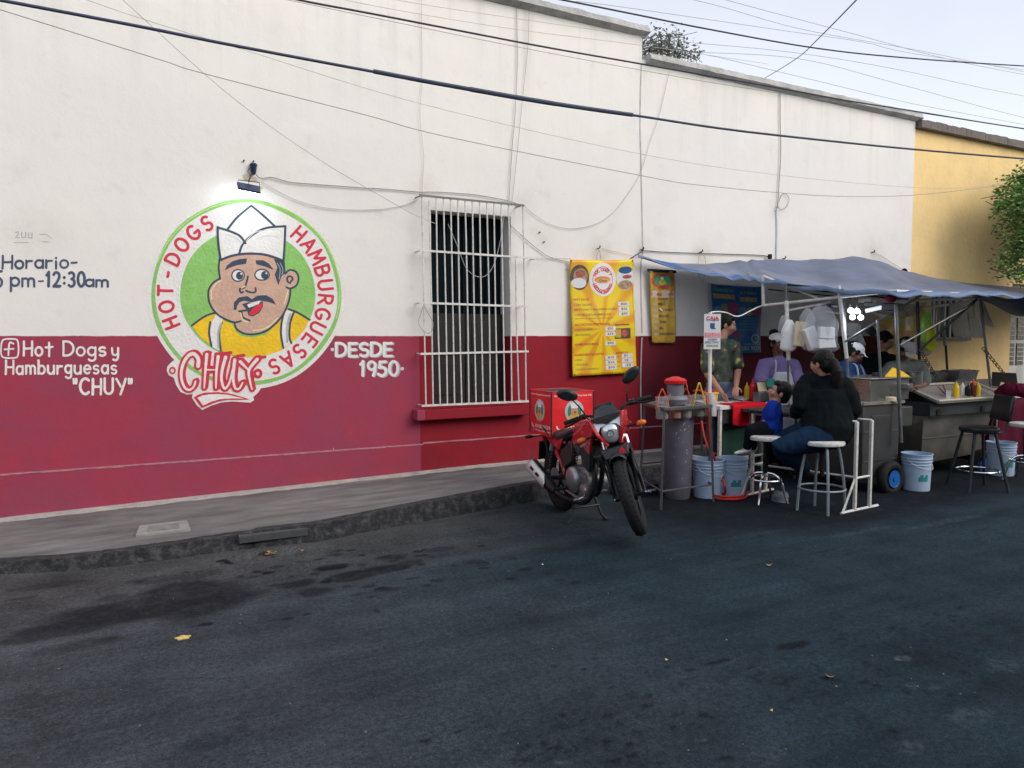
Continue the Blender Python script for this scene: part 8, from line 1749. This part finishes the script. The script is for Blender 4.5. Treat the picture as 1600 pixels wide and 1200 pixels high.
    if trousers:
        def f_(t):
            t.limb([lerpv(pel, waist, .35), pel, lerpv(pel, lerpv(J['hipL'], J['hipR'], .5), .8)], [(.150 * k * fat, .118 * k * fat), (.158 * k * fat + e * .5, .124 * k * fat + e * .5), (.15 * k * fat, .11 * k * fat)], sl, 18)
            for q in 'LR':
                hp_, kn, an = V(J['hip' + q]), V(J['kn' + q]), V(J['an' + q]); t.limb([lerpv(pel, hp_, .6), hp_, lerpv(hp_, kn, .45), kn, lerpv(kn, an, .4), lerpv(kn, an, .95)], [.10 * k * fat, .098 * k * fat + e * .5, .086 * k * fat + e * .5, .064 * k + e * .5, .060 * k + e * .5, .050 * k + e * .5], None, 14)
        cloth('trousers', trousers, f_, .007, ds=10)
    for q in 'LR':
        an = V(J['an' + q]); td = V(J.get('toe' + q, J['toe'])).normalized()
        def f_(t): t.limb([an - td * .035 * k + UZ * .01 * k, an - td * .02 * k - UZ * .03 * k, an + td * .07 * k - UZ * .042 * k, an + td * .17 * k - UZ * .052 * k], [(.040 * k, .040 * k), (.043 * k, .040 * k), (.048 * k, .034 * k), (.036 * k, .022 * k)], td.cross(UZ), 12)
        cloth('shoe', shoes, f_, 0, .008)
    # hair
    if hair:
        def f_(t):
            def b_(x, y, z, rx, ry, rz): t.ball(hc + r * x * hs + f * y * hs + u * z * hs, (rx * hs, ry * hs, rz * hs), 14, 10, Mh)
            b_(0, -.028, .040, .083, .092, .086); b_(0, -.055, .0, .072, .062, .085)
            if hair == 'long': b_(0, -.09, -.02, .045, .04, .05); t.limb([hc - f * .12 * hs, hc - f * .15 * hs - u * .08, hc - f * .13 * hs - u * .20 + r * .02, hc - f * .10 - u * .30 + r * .03], [.040, .045, .042, .025])
            if hair == 'bun': b_(0, -.07, .115, .050, .050, .045); 
            if hair == 'backbun': b_(0, -.13, .03, .045, .042, .042)
            if hair == 'boy': b_(0, .03, .085, .066, .045, .032); b_(0, -.07, -.045, .055, .04, .04)
            if hair == 'short': b_(0, .032, .080, .064, .036, .026)
            for q in (-1, 1): b_(q * .070, .012, .030, .012, .030, .038)
        cloth('hair', 'hair', f_, .004, .007, sm=2, ds=26)
    if face:
        for q in (-1, 1):
            c_ = hc + r * q * .030 * hs + f * .0835 * hs + u * .004 * hs - loc
            mb = MB(); mb.ball(c_, (.0135 * hs, .007 * hs, .0075 * hs), 12, 8, Mh); ey = mb.build('eye', 'paper', root); mb = MB(); mb.ball(c_ + f * .0045 * hs, (.0055 * hs, .0035 * hs, .0058 * hs), 10, 6, Mh); mb.build('iris', 'hair', ey)
            mb = MB(); o_ = hc - loc; mb.tube([o_ + r * q * .016 * hs + f * .092 * hs + u * .026 * hs, o_ + r * q * .034 * hs + f * .089 * hs + u * .031 * hs, o_ + r * q * .050 * hs + f * .076 * hs + u * .025 * hs], .0032 * hs, 6); mb.build('eyebrow', 'hair', root)
        mb = MB(); o_ = hc - loc; mb.tube([o_ + r * -.022 * hs + f * .082 * hs - u * .051 * hs, o_ + f * .0895 * hs - u * .0525 * hs, o_ + r * .022 * hs + f * .082 * hs - u * .051 * hs], .0032 * hs, 6); mb.build('mouth', mat('lip', (.28, .09, .07), .5), root)
    if cap:
        m_, brim = cap
        def f_(t): t.ball(hc - f * .012 * hs + u * .058 * hs, (.088 * hs, .100 * hs, .066 * hs), 16, 10, Mh); t.limb([hc - r * .03 * hs + f * .075 * hs + u * .040 * hs, hc + r * .03 * hs + f * .075 * hs + u * .040 * hs], [(.03, .012), (.03, .012)], f)
        cp = cloth('cap', m_, f_, .002, .008)
        if brim: mb = MB(); mb.grid(lambda a, b: hc - loc + u * (.045 - .02 * b - .03 * (a - .5) ** 2) * hs + f * (.07 + .075 * b * math.cos((a - .5) * 2.2)) * hs + r * (a - .5) * .15 * hs, 12, 5); mb.build('cap_brim', m_, cp, solid=.004, smooth=180)
    if apron:
        fr = V(J['front']).normalized(); sdv = sl
        def ap(a, b):
            top = lerpv(chest, shm, .35); low = pel - UZ * .38 * k; c_ = top.lerp(low, b); w = (.085 + .10 * min(1, b * 3)) * k * fat; th = (a - .5) * 2; dd = (.150 * k * fat + e * 1.6 + .012 * math.sin(b * 9 + a * 7) * b) * math.sqrt(max(0.05, 1 - (th * .72) ** 2)); c2 = c_ if b < .55 else c_
            return c2 - loc + sdv * th * w + fr * dd
        mb = MB(); mb.grid(ap, 18, 22); apo = mb.build('apron', apron, root, solid=.004, smooth=180)
        for q, sh in ((-1, J['shL']), (1, J['shR'])):
            top = lerpv(chest, shm, .35); mb = MB(); mb.tube(smooth_path([top - loc + sdv * q * .085 * k * fat + fr * (.115 * k * fat + e * 1.2), lerpv(shm, V(sh), .38) - loc + fr * .085 * k + UZ * .045 * k, lerpv(shm, neck, .5) - loc + sdv * q * .075 * k + UZ * .01]
            , 5), [(.011, .003)] * 11, 8); mb.build('strap', apron, apo)
    return root, body
def bend(a, b, L1, L2, hint):
    """joint between a and b for two segments, bent towards hint"""
    a, b = V(a), V(b); d = (b - a); L = min(d.length, (L1 + L2) * .995); d.normalize(); x = (L1 * L1 - L2 * L2 + L * L) / (2 * L); h_ = math.sqrt(max(0, L1 * L1 - x * x)); hn = V(hint); hn = (hn - d * hn.dot(d)).normalized(); return a + d * x + hn * h_
# woman in black on the white stool, seen from behind
J = dict(pel=D(1292, 668, 6.66), chest=D(1290, 612, 6.74), neck=D(1287, 587, 6.72), head=D(1284, 569, 6.72), face=-RT * .50 + FH * .85 - UZ * .12, shL=D(1260, 597, 6.80), shR=D(1318, 601, 6.66), elL=D(1250, 634, 6.72), elR=D(1334, 640, 6.62), wrL=D(1243, 648, 6.92), wrR=D(1326, 652, 6.86),
         hipL=D(1278, 676, 6.68), hipR=D(1302, 678, 6.62), knL=D(1226, 684, 6.86), knR=D(1215, 700, 6.58), anL=D(1243, 731, 7.02), anR=D(1258, 732, 6.84), toe=RT * .6 + FH * .5 - UZ * .1, front=FH, hdL=FH * .6 - RT * .5, curl=.3)
person('woman with black ponytail, black top and dark jeans on white stool, seen from behind', J, fat=1.26, shirt='knit_black', trousers='denim_dark', sleeve='long', hair='long', vox=.0072, shirt_part='jumper')
# boy in blue on the chrome stool
J = dict(pel=D(1205, 664, 6.98), chest=D(1208, 643, 6.98), neck=D(1211, 627, 6.98), head=D(1217, 614, 6.98), face=-RT * .9 + FH * .15 + UZ * .28, shL=D(1206, 635, 6.90), shR=D(1212, 634, 7.08), elL=D(1203, 654, 6.90), elR=D(1212, 652, 7.14), wrL=D(1190, 661, 6.94), wrR=D(1196, 659, 7.08),
         hipL=D(1201, 669, 6.94), hipR=D(1203, 669, 7.03), knL=D(1172, 672, 6.92), knR=D(1178, 669, 7.08), anL=D(1167, 700, 6.95), anR=D(1176, 700, 7.10), toe=-RT - UZ * .15, front=-RT, hs=.92)
person('small boy with black hair and royal blue shirt sitting on the chrome stool', J, k=.62, fat=1.12, shirt='shirt_blue', trousers='knit_black', shoes='paper', hair='boy', vox=.006)
# man at the till
ft = G(1113, 716, .15); fz = .20
J = dict(floor=.15, pel=D(1124, 600, 8.40), chest=D(1123, 560, 8.40), neck=D(1129, 528, 8.40), head=D(1136, 508, 8.40), face=RT * .9 - FH * .25 - UZ * .25, shL=D(1147, 542, 8.48), shR=D(1106, 543, 8.32), elL=D(1153, 578, 8.42), elR=D(1105, 584, 8.24), wrL=D(1150, 604, 8.2), wrR=D(1127, 613, 8.16),
         hipL=D(1133, 612, 8.42), hipR=D(1115, 612, 8.38), knL=D(1131, 664, 8.36), knR=D(1114, 662, 8.32), anL=V((D(1131, 700, 8.5).x, D(1131, 700, 8.5).y, .24)), anR=V((D(1113, 700, 8.4).x, D(1113, 700, 8.4).y, .24)), toe=-FH + RT * .4, front=-FH * .8 + RT * .6, hdR=RT * .5 - UZ * .7, pnR=(-.3, -.2, -1))
def hawaii():
    m = bpy.data.materials.new('shirt_floral'); m.use_nodes = True; N = m.node_tree.nodes; L = m.node_tree.links; b = N['Principled BSDF']; tc = N.new('ShaderNodeTexCoord'); n1 = N.new('ShaderNodeTexNoise'); n1.inputs['Scale'].default_value = 9; n1.inputs['Detail'].default_value = 3; L.new(tc.outputs['Object'], n1.inputs['Vector'])
    cr = N.new('ShaderNodeValToRGB'); e = cr.color_ramp.elements; e[0].position = .40; e[0].color = (.022, .035, .030, 1); e[1].position = .50; e[1].color = (.05, .07, .05, 1)
    for p_, c_ in ((.60, (.09, .10, .07, 1)), (.635, (.45, .36, .08, 1)), (.68, (.50, .42, .15, 1))): q = e.new(p_); q.color = c_
    L.new(n1.outputs[0], cr.inputs[0]); L.new(cr.outputs[0], b.inputs['Base Color']); b.inputs['Roughness'].default_value = .8; MATS['shirt_floral'] = m
hawaii()
person('man in dark floral shirt and jeans leaning at the till table', J, fat=.93, shirt='shirt_floral', trousers='denim', shoes='black_plastic', hair='short', shirt_low=-.38)
# woman in lilac with apron
J = dict(pel=D(1218, 625, 8.62), chest=D(1217, 585, 8.62), neck=D(1216, 556, 8.62), head=D(1215, 537, 8.60), face=-FH * .85 + RT * .35 - UZ * .05, shL=D(1240, 571, 8.62), shR=D(1194, 571, 8.60), elL=D(1248, 600, 8.50), elR=D(1187, 600, 8.48), wrL=D(1240, 607, 8.30), wrR=D(1213, 602, 8.30),
         hipL=D(1227, 636, 8.62), hipR=D(1209, 636, 8.62), knL=D(1227, 690, 8.6), knR=D(1209, 690, 8.6), anL=V((D(1227, 700, 8.65).x, D(1227, 700, 8.65).y, .09)), anR=V((D(1209, 700, 8.65).x, D(1209, 700, 8.65).y, .09)), toe=-FH, front=-FH, hdR=RT + UZ * .02, hdL=-RT * .8 - FH * .3)
person('woman in lilac shirt, white apron and white cap behind the counter', J, skin='skin_dark', fat=1.0, shirt='shirt_lilac', trousers='knit_black', hair='bun', cap=('foam', False), apron='cloth_white')
# cook in navy with white cap
J = dict(pel=D(1318, 632, 8.25), chest=D(1321, 592, 8.22), neck=D(1326, 566, 8.20), head=D(1334, 552, 8.20), face=RT * .85 - UZ * .45 - FH * .2, shL=D(1336, 577, 8.34), shR=D(1317, 576, 8.08), elL=D(1350, 604, 8.3), elR=D(1326, 604, 8.00), wrL=D(1362, 608, 8.15), wrR=D(1350, 612, 7.92),
         hipL=D(1324, 642, 8.3), hipR=D(1314, 642, 8.2), knL=D(1326, 690, 8.3), knR=D(1314, 690, 8.2), anL=V((D(1324, 700, 8.4).x, D(1324, 700, 8.4).y, .09)), anR=V((D(1312, 700, 8.3).x, D(1312, 700, 8.3).y, .09)), toe=RT, front=RT * .9 - FH * .3)
person('cook in navy shirt, white cap and apron bending over the griddle cart', J, skin='skin_dark', fat=1.1, shirt='shirt_navy', trousers='knit_black', hair='backbun', cap=('foam', True), apron='cloth_white')
# person in black
J = dict(floor=.15, pel=D(1364, 612, 9.2), chest=D(1374, 580, 9.25), neck=D(1381, 551, 9.28), head=D(1383, 534, 9.25), face=-FH * .6 + RT * .55 - UZ * .35, shL=D(1401, 565, 9.2), shR=D(1360, 562, 9.25), elL=D(1412, 592, 9.05), elR=D(1356, 592, 9.1), wrL=D(1400, 604, 8.9), wrR=D(1372, 604, 8.9),
         hipL=D(1372, 628, 9.2), hipR=D(1358, 628, 9.2), knL=D(1371, 665, 9.2), knR=D(1357, 665, 9.2), anL=V((D(1371, 700, 9.3).x, D(1371, 700, 9.3).y, .24)), anR=V((D(1357, 700, 9.3).x, D(1357, 700, 9.3).y, .24)), toe=-FH, front=-FH)
person('person with black hair and black jacket behind the griddle cart', J, fat=1.15, shirt='knit_black', trousers='knit_black', sleeve='long', hair='short', shirt_part='jacket')
# cook in grey cap
J = dict(pel=D(1420, 622, 8.75), chest=D(1415, 590, 8.66), neck=D(1412, 562, 8.56), head=D(1414, 545, 8.46), face=-FH * .5 + RT * .2 - UZ * .75, shL=D(1438, 573, 8.60), shR=D(1392, 576, 8.50), elL=D(1444, 600, 8.40), elR=D(1380, 598, 8.30), wrL=D(1428, 604, 8.2), wrR=D(1394, 606, 8.12),
         hipL=D(1428, 634, 8.75), hipR=D(1412, 634, 8.75), knL=D(1428, 690, 8.8), knR=D(1412, 690, 8.8), anL=V((D(1428, 700, 8.9).x, D(1428, 700, 8.9).y, .09)), anR=V((D(1412, 700, 8.9).x, D(1412, 700, 8.9).y, .09)), toe=-FH, front=-FH)
person('cook in grey shirt and grey cap looking down between the carts', J, skin='skin_dark', fat=1.1, shirt='shirt_grey', trousers='knit_black', hair='short', cap=('cloth_grey', True))
# second dark figure seen from behind, between the cooks
J = dict(pel=D(1352, 612, 8.9), chest=D(1355, 582, 8.9), neck=D(1357, 556, 8.9), head=D(1357, 540, 8.9), face=FH * .8 + RT * .3, shL=D(1340, 568, 8.9), shR=D(1374, 568, 8.85), elL=D(1338, 596, 8.8), elR=D(1380, 594, 8.8), wrL=D(1345, 612, 9.0), wrR=D(1376, 612, 9.0), hipL=D(1346, 628, 8.9), hipR=D(1360, 628, 8.9), knL=D(1346, 680, 8.9), knR=D(1360, 680, 8.9),
         anL=V((D(1346, 700, 9).x, D(1346, 700, 9).y, .09)), anR=V((D(1360, 700, 9).x, D(1360, 700, 9).y, .09)), toe=FH, front=FH)
